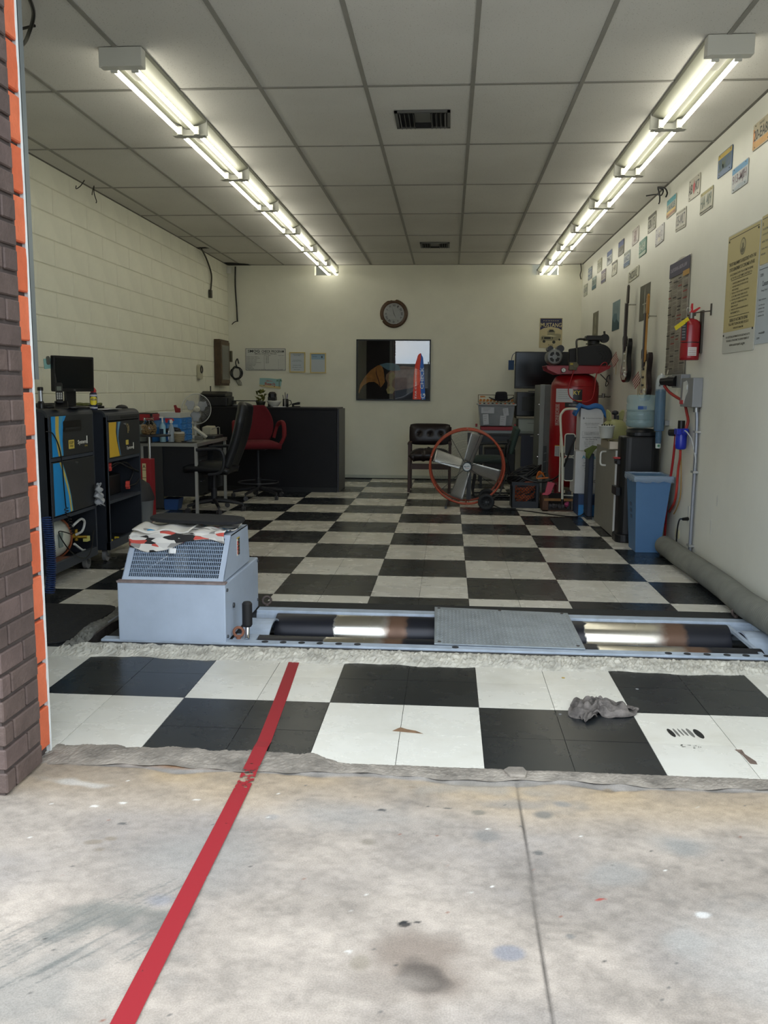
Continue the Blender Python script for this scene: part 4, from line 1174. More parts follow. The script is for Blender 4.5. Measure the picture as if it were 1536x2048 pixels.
for y_ in (.31, .43): 
    q = MB(); q.box(-2.03, y_, .111, -2.0, y_ + .012, .16); one(q, 'yellow_latch', [mat('#b8a22c', .5)], 'small yellow clip at the %s of the bottom shelf in the yellow striped cart' % ('left end' if y_ < .4 else 'middle'), 'clip')
q = MB()
q.grid(lambda u_, v_: (-1.985 + .022 * sin(u_ * 6.28) * (.5 + v_) + .010 * sin(v_ * 23 + u_ * 9), .05 + .028 * cos(u_ * 6.28) * (.35 + sin(v_ * 2.6)) + .012 * sin(u_ * 14 + v_ * 17) + .02 * v_, .60 - .15 * v_ + .01 * sin(u_ * 17)), 16, 20)
one(q, 'plastic_bag', [mat('#b9bcc0', .25, alpha=.75)], 'crumpled clear plastic tied to the right corner of the swoosh cart', 'bag', solid=.002)
# ---- on top of the carts
zt = 1.138
mn = thing('monitor', 'black flat computer monitor standing on the first cart', 'monitor', (-2.06, -.2, zt))
R_ = Vector((.36, .933, 0)); FMN = frame((-2.085, -.355, 1.245), R_, (0.03, -.012, 1))
q = MB(FMN); q.rbox(0, 0, .355, .232, .008, -.03, 0); q.build('frame', [BLACKP], mn, bev=.003)
q = MB(FMN); q.box(.016, .022, .0, .339, .216, .001); q.build('screen', [mat('#0b0c0d', .15)], mn)
q = MB(FMN); q.box(.13, -.10, -.05, .22, .06, -.03); q.build('stand', [BLACKP], mn, bev=.003)
q = MB(); q.lathe([(.10, 0), (.10, .008), (.03, .016), (0, .017)], (-2.05, -.18, zt + .001), 24); q.build('base', [BLACKP], mn)
q = MB(FMN); q.text('DELL', .178, .011, .008, w=.02, z=.0012); q.build('lettering', [mat('#77797a', .5)], mn)
q = MB(frame((-2.125, -.375, 1.435), R_, (0, 0, 1)) @ Matrix.Rotation(.1, 4, 'Z')); q.rbox(-.02, -.045, .045, .02, .006, .002, .006, 0); q.rbox(0, -.02, .03, .035, .012, .006, .010, 1); q.build('clip_card', [mat('#7fa9a2', .5), mat('#54544a', .5)], mn)
fl = thing('flashlight', 'silver flashlight with black ends standing on its head', 'flashlight', (-2.11, -.50, zt))
q = MB(); q.lathe([(.014, .045), (.014, .115)], (-2.11, -.50, zt), 18); q.build('tube', [mat('#a8aaad', .3, metal=.9)], fl)
q = MB(); q.lathe([(.024, .001), (.024, .03), (.016, .047), (.0, .047)], (-2.11, -.50, zt), 18); q.build('head', [BLACKP], fl)
q = MB(); q.lathe([(.018, .113), (.0185, .133), (.014, .136), (0, .136)], (-2.11, -.50, zt), 18); q.build('tail_cap', [BLACKP], fl)
ph = thing('cordless_phone', 'black cordless phone with white keys leaning in its cradle', 'phone', (-1.99, -.45, zt))
FP = frame((-2.0, -.47, zt + .03), Vector((.9, .44, 0)).normalized(), Vector((-.22, .45, .86)).normalized())
q = MB(FP); q.rbox(-.022, 0, .022, .145, .01, 0, .022); hs = q.build('handset', [BLACKP], ph, bev=.003)
q = MB(FP); q.cyl((-.014, .14, .012), (-.018, .215, .012), .0045, .003, n=8); q.build('antenna', [BLACKP], hs)
q = MB(FP)
for i in range(3):
    for j in range(4): q.cut(); q.box(-.016 + i * .012, .022 + j * .013, .022, -.008 + i * .012, .029 + j * .013, .0235)
q.build('key', [mat('#c9c9c4', .5)], hs)
q = MB(FP); q.box(-.014, .085, .022, .014, .115, .0232); q.build('display', [mat('#5c6158', .3)], hs)
q = MB(loc(-1.995, -.46, zt, .45)); q.prism_x([(-.06, .001), (.07, .001), (.055, .05), (.02, .045), (-.05, .012)], -.04, .04); q.build('cradle', [BLACKP], ph, bev=.004)
def mouse(x, y, rz, label, z_=zt, sx=1):
    q = MB(loc(x, y, z_, rz)); q.ball((0, 0, .0), .055 * sx, 16, 8, sc=(1.05, .62, .52)); q.v = [(a, b_, max(c_, z_ + .0005)) for a, b_, c_ in q.v]
    one(q, 'computer_mouse', [BLACKP], label, 'mouse', group='mice on the carts')
mouse(-2.13, -.36, .4, 'black computer mouse on the first cart left of the phone')
mouse(-2.08, .80, 1.1, 'black computer mouse on the far right of the second cart', zt - .024)
def kbd(x, y, rz, label, z_):
    t = thing('keyboard', label, 'keyboard', (x, y, z_))
    q = MB(loc(x, y, z_, rz)); q.rbox(-.20, -.075, .20, .075, .03, .001, .018); q.build('case', [BLACKP], t, bev=.004)
    q = MB(loc(x, y, z_, rz))
    for i in range(14):
        for j in range(4): q.box(-.18 + i * .0258, -.05 + j * .026, .018, -.158 + i * .0258, -.028 + j * .026, .025)
    tag(q.build('keys', [mat('#1d1d20', .5)], t), kind='stuff')
kbd(-2.32, .02, 1.3, 'black keyboard lying behind the monitor stand on the first cart', zt)
kbd(-2.34, .62, 1.2, 'black keyboard on the second cart beside the green cloth', zt - .024)
q = MB(); q.grid(lambda u_, v_: (-2.12 + .10 * u_, -.18 + .3 * v_, zt + .002 + .002 * sin(v_ * 5)), 4, 8); one(q, 'paper_sheet', [PAPER], 'white paper lying on the first cart below the monitor', 'paper', group='papers on the carts', solid=.0008)
q = MB(); q.grid(lambda u_, v_: (-2.10 + .11 * u_, .27 + .3 * v_, zt - .021 + .001 * sin(v_ * 5)), 4, 8); one(q, 'paper_sheet', [PAPER], 'white paper lying on the second cart below the spray can', 'paper', group='papers on the carts', solid=.0008)
q = MB(); q.grid(lambda u_, v_: (-2.5 + .22 * u_, .55 + .36 * v_, zt - .02 + .02 + .006 * sin(v_ * 15) * sin(u_ * 8)), 14, 20)
one(q, 'green_cloth', [mat('#56592f', .9, bump=.4)], 'olive green folded cloth at the back of the second cart', 'cloth', solid=.02)
sc_ = thing('spray_can', 'blue and yellow lubricant spray can with a red flip top', 'spray can', (-2.05, .16, zt - .024))
z0 = zt - .024
q = MB(); q.lathe([(.024, .002), (.026, .006), (.026, .110), (.022, .122), (.014, .128)], (-2.04, .16, z0), 20); bd = q.build('can', [mat('#1b2440', .35)], sc_)
q = MB(); q.lathe([(.0263, .012), (.0263, .022)], (-2.04, .16, z0), 20); q.cut(); q.lathe([(.0263, .098), (.0263, .110)], (-2.04, .16, z0), 20); q.build('band', [mat('#b9b9c4', .4), ], bd)
FC = frame((-2.04, .16, z0 + .066), Vector((.93, .37, 0)), (0, 0, 1))
q = MB(FC)
q.grid(lambda u_, v_: (.0266 * sin((u_ - .5) * 1.9), (v_ - .5) * .058 * (1 - (2 * u_ - 1) ** 4 * .35), .0266 * cos((u_ - .5) * 1.9)), 10, 6, 0); 
q.build('shield', [mat('#d8c42a', .4)], bd)
q = MB(FC); q.text('WD-40', 0, .009, .016, w=.04, z=.0275); q.build('lettering', [mat('#16205a', .4)], bd)
q = MB(); q.lathe([(.018, .122), (.018, .135), (.012, .15), (0, .152)], (-2.04, .16, z0), 16); q.prism_x([(.13, z0 + .13), (.185, z0 + .12), (.19, z0 + .14), (.15, z0 + .16), (.12, z0 + .155), (.115, z0 + .14)], -2.053, -2.027); q.build('cap', [REDP], sc_, bev=.002)

# ================================================================== DESK AREA
DT = .72
dk = thing('metal_desk', 'old metal office desk with a grey top and silver edge against the block wall', 'desk', (-2.36, 3.38, 0))
q = MB(); q.box(-2.66, 2.78, DT - .02, -2.07, 3.98, DT); q.build('top', [mat('#8b8a80', .25, var=.06)], dk, bev=.002)
q = MB(); q.box(-2.66, 2.776, DT - .035, -2.065, 2.781, DT - .001); q.cut(); q.box(-2.071, 2.78, DT - .035, -2.064, 3.98, DT - .001); q.build('edge_band', [mat('#a7a8a5', .35, metal=.5)], dk)
for y_ in (2.79, 3.93):
    q = MB(); q.box(-2.095, y_ - .012, 0, -2.067, y_ + .02, DT - .035); q.build('leg', [mat('#b4b5b3', .35, metal=.4)], dk)
    q = MB(); q.box(-2.65, y_ - .012, 0, -2.625, y_ + .02, DT - .035); q.build('leg', [mat('#b4b5b3', .35, metal=.4)], dk)
q = MB(); q.box(-2.625, 2.785, .05, -2.43, 2.80, DT - .036); q.build('end_panel', [mat('#2e2f30', .45)], dk)
q = MB(); q.box(-2.64, 2.82, .17, -2.10, 3.27, DT - .022); pd = q.build('pedestal', [mat('#16181d', .5)], dk, bev=.003)
for k, (a, b_) in enumerate(((.57, .68), (.46, .565), (.35, .455), (.18, .345))):
    q = MB(); q.box(-2.101, 2.835, a, -2.093, 3.255, b_ - .005); d_ = q.build('drawer', [mat('#1c1e22', .45)], pd, bev=.002)
    q = MB(); q.box(-2.093, 2.98, b_ - .035, -2.083, 3.11, b_ - .028); q.build('drawer_pull', [CHROME], d_)
q = MB(); q.box(-2.64, 3.5, .17, -2.10, 3.90, DT - .022); q.build('pedestal', [mat('#16181d', .5)], dk, bev=.003)
q = MB(); q.box(-2.655, 3.27, .3, -2.645, 3.5, DT - .03); q.build('modesty_panel', [mat('#16181d', .5)], dk)
# small round side table with jar
st = thing('side_table', 'small dark round table on a chrome post between cart and desk', 'table', (-2.46, 2.55, 0))
q = MB(); q.lathe([(.16, .80), (.165, .806), (.165, .815), (.0, .815)], (-2.43, 2.55, 0), 28); q.build('tabletop', [mat('#232226', .5)], st)
q = MB(); q.cyl((-2.46, 2.5, .03), (-2.46, 2.5, .80), .014, n=14); q.build('post', [CHROME], st)
q = MB(); q.lathe([(.14, 0), (.14, .015), (.02, .03)], (-2.46, 2.5, 0), 24); q.build('base', [BLACKP], st)
GLASS = mat('#e8efec', .05, trans=1, ior=1.35)
jr = thing('shell_jar', 'round glass jar filled with beige shells on the small round table', 'jar', (-2.49, 2.53, .815))
q = MB(); q.lathe([(.03, .002), (.065, .006), (.078, .05), (.072, .10), (.05, .125), (.047, .165), (.052, .168)], (-2.48, 2.55, .815), 28); q.build('glass', [GLASS], jr)
q = MB(); rg = random.Random(2)
for k in range(150):
    a = rg.uniform(0, 2 * pi); z_ = rg.uniform(.012, .088); r_ = .062 * rg.random() ** .35 * (1 if z_ > .03 else .75)
    q.ball((-2.48 + r_ * cos(a), 2.55 + r_ * sin(a), .815 + z_), rg.uniform(.006, .010), 5, 3, m=rg.randrange(2), sc=(1, 1, .7))
tag(q.build('shells', [mat('#c9a578', .6), mat('#a8845c', .6)], jr), kind='stuff')
jr = thing('glass_jar', 'plain frosted glass jar behind the shell jar', 'jar', (-2.57, 2.62, .815))
q = MB(); q.lathe([(.03, .002), (.045, .004), (.047, .13), (.04, .15), (.042, .17), (0, .17)], (-2.585, 2.66, .74), 24); q.build('glass', [mat('#aab3ad', .2, alpha=.6)], jr)
def pump(x, y, label):
    t = thing('pump_bottle', label, 'bottle', (x, y, DT))
    q = MB(); q.lathe([(.03, .001), (.032, .01), (.032, .17), (.012, .195), (.012, .205)], (x, y, DT), 18); q.build('bottle', [mat('#8fb6c6', .3)], t)
    q = MB(on_back(x, y - .0325, DT + .11)); q.box(-.02, -.03, 0, .02, .03, .001); q.build('label', [mat('#1d2f45', .5)], t)
    q = MB(); q.cyl((x, y, DT + .2), (x, y, DT + .25), .008, n=10); q.box(x - .03, y - .008, DT + .25, x + .01, y + .008, DT + .262); q.build('pump', [WHITEP], t)
pump(-2.445, 2.86, 'pale blue pump bottle standing between jar and blue drawers')
sb = thing('trigger_bottle', 'clear trigger spray bottle with a red and white nozzle on the desk', 'bottle', (-2.37, 2.88, DT))
q = MB(); q.lathe([(.034, .001), (.036, .01), (.036, .10), (.028, .14), (.013, .185), (.013, .20)], (-2.36, 2.88, DT), 18); q.build('bottle', [mat('#aeb9c0', .15, alpha=.55)], sb)
q = MB(); q.box(-2.385, 2.85, DT + .03, -2.372, 2.853, DT + .12, 0); q.box(-2.40, 2.86, DT + .02, -2.385, 2.862, DT + .06, 1); q.build('label', [mat('#dfe3ea', .5), mat('#24509c', .5)], sb)
q = MB(); q.box(-2.37, 2.865, DT + .20, -2.345, 2.895, DT + .235, 1); q.prism_y([(-2.42, DT + .245), (-2.345, DT + .245), (-2.325, DT + .225), (-2.345, DT + .22), (-2.39, DT + .232), (-2.40, DT + .20), (-2.412, DT + .2), (-2.42, DT + .225)], 2.872, 2.888, 0); q.build('trigger', [mat('#b3262c', .4), WHITEP], sb)
bk = thing('basket', 'small beige woven basket with black gloves on the desk', 'basket', (-2.29, 2.92, DT))
q = MB()
for k in range(7): q.lathe([(.045 + .0015 * k, .002 + k * .013), (.052 + .0015 * k, .008 + k * .013), (.045 + .0015 * k, .014 + k * .013)], (-2.285, 2.90, DT), 24)
q.build('weave', [mat('#8e8268', .8)], bk)
q = MB(); q.lathe([(.05, .085), (.055, .10), (.045, .11), (0, .105)], (-2.285, 2.90, DT), 20); q.build('liner', [mat('#b3afa4', .8)], bk)
q = MB(); q.ball((-2.29, 2.89, DT + .115), .03, 12, 6, sc=(1.1, .8, .5)); q.build('glove', [BLACKP], bk)
q = MB(); q.ball((-2.35, 2.93, DT + .13), .035, 12, 6, sc=(2.1, 1, .7)); q.ball((-2.42, 2.93, DT + .12), .03, 12, 6, sc=(1.4, 1, .7)); one(q, 'safety_glasses_case', [mat('#15161a', .3)], 'dark glossy sunglasses case in front of the blue drawers', 'case')
# blue small-parts drawers
bl = thing('parts_drawers', 'bright blue stack of small cardboard parts drawers on the desk', 'drawer unit', (-2.45, 3.17, DT))
BLU = mat('#2f74b8', .5, var=.1, vs_=20); BLL = mat('#6d9fce', .5)
q = MB(); q.box(-2.60, 2.97, DT + .001, -2.292, 3.36, DT + .245); q.build('case', [BLU], bl, bev=.002)
for j in range(4):
    for i in range(2):
        y0 = 2.98 + i * .195; z0 = DT + .008 + j * .060
        q = MB(); q.box(-2.293, y0, z0, -2.284, y0 + .18, z0 + .05); d_ = q.build('drawer', [BLU], bl, bev=.002)
        q = MB(); q.box(-2.2845, y0 + .03, z0 + .003, -2.2825, y0 + .15, z0 + .007, 0); q.tube([(-2.2835, y0 + .05, z0 + .04), (-2.28, y0 + .09, z0 + .028), (-2.2835, y0 + .13, z0 + .04)], .002, 5); q.build('drawer_lip', [BLL], d_)
q = MB(on_back(-2.45, 2.969, DT + .12)); q.box(-.14, .03, 0, .0, .10, .001, 0); q.box(.02, -.10, 0, .13, .06, .001, 0); q.box(.045, -.02, 0.001, .12, .03, .002, 1); q.build('label_print', [BLL, mat('#c9d6e2', .5)], bl)
q = MB(); q.box(-2.555, 2.98, DT + .246, -2.295, 3.33, DT + .30); one(q, 'white_box', [mat('#b3b5ae', .6)], 'flat white box lying on the blue parts drawers', 'box', bev=.003)
q = MB(); q.box(-2.53, 3.0, DT + .301, -2.36, 3.15, DT + .305); one(q, 'paper_sheet', [PAPER], 'paper on top of the flat white box', 'paper')
q = MB(); q.prism_y([(-2.36, DT + .301), (-2.31, DT + .301), (-2.31, DT + .345), (-2.34, DT + .35), (-2.355, DT + .38), (-2.375, DT + .375)], 3.02, 3.05); one(q, 'red_clip', [mat('#7b1a1c', .5)], 'dark red clip standing on the white box near the fan', 'clip', bev=.004)
rb = thing('red_toolbox', 'flat red toolbox behind the glass jars', 'toolbox', (-2.60, 2.9, .95))
q = MB(); q.box(-2.665, 2.70, .945, -2.505, 2.96, 1.01); q.build('case', [mat('#8e1b20', .4)], rb, bev=.004)
q = MB(); q.box(-2.665, 2.705, 1.01, -2.52, 2.955, 1.02); q.build('lid', [BLACK], rb)
q = MB(); q.box(-2.515, 2.695, .985, -2.495, 2.715, 1.015); q.build('latch', [BLACKP], rb)
q = MB(); q.box(-2.665, 2.68, .72, -2.52, 2.76, .944); one(q, 'black_bin', [BLACK], 'black bin under the red toolbox, hidden behind the jars', 'bin', bev=.004)
q = MB(); q.rbox(-2.52, 2.80, -2.11, 2.94, .01, DT + .001, DT + .006); one(q, 'clipboard', [mat('#2b2725', .6)], 'dark brown clipboard lying on the front edge of the desk', 'clipboard')
q = MB(); q.cyl((-2.36, 2.87, DT + .011), (-2.20, 2.865, DT + .011), .005, n=8); one(q, 'pen', [BLACKP], 'black pen lying on the clipboard', 'pen')
# white desk fan
fn = thing('desk_fan', 'white table fan with a round wire cage on the desk', 'fan', (-2.33, 3.62, DT))
NF = Vector((.55, -.83, 0)).normalized(); RF = Vector((0, 0, 1)).cross(NF) * 1
FF = frame((-2.315, 3.62, 1.045), Vector((.83, .55, 0)).normalized(), (0, 0, 1))
WG = mat('#b9bab6', .4)
q = MB(FF); q.tube([(.165 * cos(2 * pi * k / 48), .165 * sin(2 * pi * k / 48), .02) for k in range(48)], .0045, 6, closed=True); cage = q.build('cage_rim', [WG], fn)
q = MB(FF)
for k in range(60):
    a = 2 * pi * k / 60; q.tube([(.04 * cos(a), .04 * sin(a), .055), (.11 * cos(a + .12), .11 * sin(a + .12), .05), (.165 * cos(a + .2), .165 * sin(a + .2), .022)], .0008, 3, caps=False)
    q.tube([(.04 * cos(a), .04 * sin(a), -.04), (.12 * cos(a), .12 * sin(a), -.03), (.165 * cos(a), .165 * sin(a), .018)], .0009, 3, caps=False)
tag(q.build('cage_wires', [WG], cage), kind='stuff')
for k in range(3):
    a = 2 * pi * k / 3 + .45
    q = MB(FF @ Matrix.Rotation(a, 4, 'Z'))
    q.grid(lambda u_, v_: ((.03 + .105 * v_), (u_ - .5) * .10 * sin(min(1, v_ * 1.15 + .18) * pi * .82) * 1.15, .005 + .03 * (u_ - .5)), 6, 10); q.build('blade', [mat('#9da1a6', .35)], fn, solid=.003)
q = MB(FF); q.lathe([(.032, -.05), (.034, .04), (.030, .056), (0, .06)], (0, 0, 0), 24); q.build('hub', [mat('#c8c4b2', .45)], fn)
q = MB(FF); q.text('Tornado', 0, .004, .010, w=.04, z=.0605); q.build('lettering', [INK], fn)
q = MB(); q.cyl((-2.34, 3.65, DT + .02), (-2.335, 3.64, 1.03), .016, n=14); q.build('neck', [WG], fn)
q = MB(); q.lathe([(.10, .001), (.10, .015), (.05, .028), (.02, .035)], (-2.34, 3.65, DT), 28); q.build('base', [WG], fn)
tp = thing('telephone', 'white desk telephone handset leaning by the blue drawers', 'phone', (-2.22, 3.45, DT))
q = MB(frame((-2.225, 3.42, DT + .07), Vector((.75, .2, -.6)).normalized(), Vector((.1, .9, .4)).normalized())); q.rbox(-.09, -.02, .09, .02, .012, 0, .025); q.build('handset', [mat('#b8b6a8', .5)], tp, bev=.004)
q = MB(); q.box(-2.275, 3.40, DT + .001, -2.18, 3.52, DT + .04); q.build('base', [mat('#6f6d62', .5)], tp, bev=.005)
q = MB(); q.rbox(-2.30, 3.56, -2.09, 3.93, .03, DT + .001, DT + .035); one(q, 'black_tray', [mat('#26282a', .5)], 'shallow black tray under the beige label printer', 'tray', bev=.008)
lp = thing('label_printer', 'beige label printer with a wire holder on the black tray', 'printer', (-2.2, 3.78, DT + .035))
q = MB(loc(-2.215, 3.80, DT + .036, -.3)); q.prism_x([(-.07, 0), (.07, 0), (.07, .06), (.03, .10), (-.07, .085)], -.055, .055); q.build('case', [mat('#b5b19c', .5)], lp, bev=.006)
q = MB(); q.tube([(-2.175, 3.74, DT + .10), (-2.10, 3.74, DT + .125), (-2.09, 3.75, DT + .12), (-2.09, 3.76, DT + .045)], .005, 8); q.build('holder', [mat('#8e8c82', .4)], lp)
# printer on the counter
pr = thing('printer', 'bulky black office printer at the left end of the reception counter', 'printer', (-2.5, 5.15, 1.045))
q = MB(); q.box(-2.66, 5.0, 1.046, -2.32, 5.38, 1.17); q.build('body', [BLACK], pr, bev=.012)
q = MB(); q.prism_x([(5.0, 1.17), (5.38, 1.17), (5.38, 1.225), (5.10, 1.235), (5.0, 1.20)], -2.66, -2.34); q.build('feeder', [BLACKP], pr, bev=.01)
q = MB(); q.box(-2.56, 5.1, 1.235, -2.55, 5.12, 1.30); q.build('antenna', [BLACKP], pr)
q = MB(); q.box(-2.315, 5.05, 1.08, -2.312, 5.3, 1.15); q.build('side_grille', [mat('#2a2c2c', .5)], pr)

# ---- reception counter
ct = thing('reception_counter', 'long black wooden reception counter in front of the back wall', 'counter', (-1.7, 5.1, 0))
WD = mat('#0e0c10', .42, spec=.35, var=.25, vs_=5, bump=.1, bs=20)
q = MB(); q.box(-2.60, 4.82, .0, -.905, 4.845, 1.02); q.build('front_panel', [WD], ct, bev=.002)
q = MB(); q.box(-2.66, 4.80, 1.02, -.895, 5.40, 1.045); q.build('worktop', [WD], ct, bev=.002)
q = MB(); q.box(-.93, 4.845, 0, -.905, 5.38, 1.02); q.build('side_panel', [WD], ct, bev=.002)
q = MB(); q.box(-.905, 4.86, 0, -.878, 5.47, 1.03); q.build('end_panel', [mat('#3a383c', .4)], ct, bev=.002)
q = MB(); q.box(-2.60, 4.81, 0, -.90, 4.82, .06); q.build('kick_board', [BLACK], ct)
q = MB(); q.box(-2.62, 5.36, 0, -.93, 5.38, 1.02); q.build('back_panel', [WD], ct)
q = MB(); q.box(-2.31, 5.22, 1.11, -1.93, 5.38, 1.12); q.box(-2.31, 5.22, 1.046, -2.29, 5.38, 1.11); q.box(-1.95, 5.22, 1.046, -1.93, 5.38, 1.11); one(q, 'monitor_riser', [BLACK], 'low black shelf standing on the counter beside the printer', 'shelf')
# items on the counter
ZC = 1.046
pl_ = thing('potted_plant', 'small olive green leafy plant in a dark pot on the counter', 'plant', (-1.92, 5.15, ZC))
q = MB(); q.lathe([(.045, 0), (.06, .05), (.065, .065), (.055, .066), (0, .06)], (-1.92, 5.15, ZC), 20); q.build('pot', [mat('#2c2f28', .5)], pl_)
rg = random.Random(5)
for k in range(26):
    a = rg.uniform(0, 2 * pi); z_ = .06 + rg.random() * .12; r_ = .03 + .03 * rg.random()
    q = MB(loc(-1.92 + r_ * cos(a), 5.15 + r_ * sin(a), ZC + z_, a, 0, -rg.uniform(.2, 1.2)))
    q.grid(lambda u_, v_: (.055 * v_, (u_ - .5) * .045 * sin(pi * min(.97, v_ + .08)), .012 * sin(v_ * 3)), 3, 5); q.build('leaf', [mat('#6d7032', .6) if k % 2 else mat('#585d28', .6)], pl_, solid=.0015)
q = MB(); q.lathe([(.045, 0), (.05, .005), (.09, .06), (.098, .075), (.094, .077), (.085, .06), (.045, .012), (0, .01)], (-1.74, 5.12, ZC), 30); one(q, 'white_bowl', [mat('#c5c5c0', .3)], 'white bowl on the counter between plant and mug', 'bowl')
q = MB(); q.lathe([(.05, .11), (.055, .115), (.055, .16), (.035, .185), (0, .19)], (-1.79, 5.25, ZC), 7, sm=False); q.box(-1.84, 5.2, ZC, -1.74, 5.3, ZC + .12); one(q, 'black_cube_clock', [BLACK], 'small black box behind the white bowl', 'box', bev=.004)
mg = thing('mug', 'black mug with a white stripe holding pens', 'mug', (-1.6, 5.15, ZC))
q = MB(); q.lathe([(.035, 0), (.038, .004), (.038, .10), (.034, .10), (.034, .012), (0, .01)], (-1.60, 5.15, ZC), 24); q.build('cup', [mat('#0f1012', .3)], mg)
q = MB(); q.tube([(-1.563, 5.15, ZC + .08), (-1.535, 5.15, ZC + .078), (-1.525, 5.15, ZC + .05), (-1.535, 5.15, ZC + .025), (-1.563, 5.15, ZC + .02)], .006, 8); q.build('handle', [mat('#0f1012', .3)], mg)
q = MB(); q.box(-1.606, 5.1105, ZC + .005, -1.598, 5.1125, ZC + .095); q.build('stripe', [mat('#c9c9c6', .5)], mg)
pens = [('#202024', -.02, -.012), ('#8d8e92', .01, .01), ('#2a2a60', .018, -.01), ('#b0b0b0', -.005, .018), ('#181818', .0, -.02)]
for i, (c_, dx, dy_) in enumerate(pens):
    q = MB(); q.cyl((-1.60 + dx * .5, 5.15 + dy_ * .5, ZC + .02), (-1.60 + dx * 1.6, 5.15 + dy_ * 1.3, ZC + .15 + .008 * i), .004, n=8); one(q, 'pen', [mat(c_, .4)], ['black pen at the left in the mug', 'grey pen standing at the back of the black mug', 'dark blue pen at the right in the black mug', 'silver pen, tallest but one, in the black mug', 'thin black pen at the front in the black mug'][i], 'pen', group='pens in the black mug')
q = MB(); q.prism_y([(-1.51, ZC + .02), (-1.41, ZC + .03), (-1.405, ZC + .06), (-1.43, ZC + .062), (-1.50, ZC + .045), (-1.515, ZC + .035)], 5.10, 5.13); q.box(-1.51, 5.10, ZC + .001, -1.405, 5.13, ZC + .012); q.box(-1.51, 5.10, ZC, -1.485, 5.13, ZC + .03)
one(q, 'stapler', [BLACKP], 'black stapler at the right of the mug on the counter', 'stapler', bev=.003)
q = MB(); q.box(-1.72, 4.95, ZC, -1.57, 5.04, ZC + .006); one(q, 'note_pad', [PAPER], 'flat white note pad in front of the mug on the counter', 'note pad')
q = MB(); q.ball((-2.22, 5.05, ZC + .016), .03, 10, 6, sc=(1.3, .8, .55)); one(q, 'computer_mouse', [mat('#5a5c5e', .4)], 'grey computer mouse on the counter next to the printer', 'mouse')

# ---- office chairs
def five_star(t, cx, cy, R_, a0, col, zc=.05, ring=None, z1=.42):
    for k in range(5):
        a = radians(a0 + 72 * k); ex, ey = cx + R_ * cos(a), cy + R_ * sin(a)
        q = MB(); q.tube([(cx + .03 * cos(a), cy + .03 * sin(a), .115), (cx + R_ * .5 * cos(a), cy + R_ * .5 * sin(a), .105), (ex, ey, .075)], [.024, .02, .015], 8); lg = q.build('leg', [col], t)
        q = MB(loc(ex, ey, 0, a + .6)); q.cyl((-.018, 0, .027), (-.004, 0, .027), .026, n=14); q.cyl((.004, 0, .027), (.018, 0, .027), .026, n=14); q.cyl((0, 0, .03), (0, 0, .08), .007, n=8); q.build('caster', [mat('#3a3a3e', .5)], lg)
    q = MB(); q.cyl((cx, cy, .08), (cx, cy, .24), .032, n=16); q.cyl((cx, cy, .24), (cx, cy, z1), .02, n=14); q.build('column', [col], t)
bc = thing('office_chair', 'black leather high-back office chair pushed up to the metal desk', 'chair', (-1.97, 3.0, 0))
BL = mat('#15171c', .38, spec=.5)
five_star(bc, -1.96, 3.0, .30, -66, mat('#202126', .5), z1=.40)
q = MB(); q.grid(lambda u_, v_: (-2.21 + .46 * u_, 2.77 + .46 * v_, .43 + .055 * (1 - abs(2 * u_ - 1) ** 4) * (1 - abs(2 * v_ - 1) ** 4) + .02 * (1 - u_)), 14, 14); q.build('seat', [BL], bc, solid=.06)
q = MB()
def bckf(u_, v_):
    w_ = .215 * (1 - .25 * max(0, v_ - .7) / .3) * (1 - .12 * (1 - v_))
    a = (u_ - .5) * 2
    x = -1.80 + .19 * v_ + .03 * sin(v_ * pi) * 1 - .045 * a * a * -1 * .6 - .03 * (1 - a * a)
    return (x, 3.0 + w_ * a, .46 + .68 * v_ - .03 * a * a * (v_ > .8))
q.grid(bckf, 14, 20); q.build('backrest', [BL], bc, solid=.085, sub=1)
for y_ in (2.76, 3.24):
    q = MB(); q.tube(spline([(-2.07, y_, .655), (-1.86, y_, .665), (-1.80, y_, .62), (-1.79, y_, .52), (-1.83, y_, .43), (-1.95, y_, .405)]), .017, 10); q.build('armrest', [mat('#22242a', .45)], bc)
q = MB(); q.box(-2.06, 2.9, .39, -1.84, 3.1, .415); q.tube([(-1.90, 2.88, .39), (-1.86, 2.78, .37)], .006, 6); q.build('tilt_plate', [BLACKP], bc)
rc = thing('drafting_chair', 'tall red fabric swivel chair with red arms standing at the reception counter', 'chair', (-1.76, 4.12, 0))
RDF = mat('#5c0d19', .9, var=.1, bump=.2)
five_star(rc, -1.74, 4.14, .30, -107, mat('#1e1f25', .5), z1=.58)
q = MB(); q.tube([(-1.74 + .235 * cos(2 * pi * k / 36), 4.14 + .235 * sin(2 * pi * k / 36), .19) for k in range(36)], .007, 6, closed=True); q.build('foot_ring', [mat('#3a3b40', .4)], rc)
Mr = loc(-1.74, 4.14, 0, .35)
q = MB(Mr); q.grid(lambda u_, v_: (-.24 + .48 * u_, -.23 + .45 * v_, .61 + .045 * (1 - abs(2 * u_ - 1) ** 4) * (1 - abs(2 * v_ - 1) ** 4)), 14, 14); q.build('seat', [RDF], rc, solid=.055)
q = MB(Mr)
def rbk(u_, v_):
    a = (u_ - .5) * 2; w_ = .215 * (sin(pi * (.18 + .74 * v_)) ** .5)
    return (w_ * a, .20 + .05 * v_ - .03 * a * a, .66 + .42 * v_)
q.grid(rbk, 14, 16); q.build('backrest', [RDF], rc, solid=.05, sub=1)
q = MB(Mr); q.tube([(0, .14, .60), (0, .26, .62), (0, .27, .80)], .018, 8); q.build('back_bar', [BLACKP], rc)
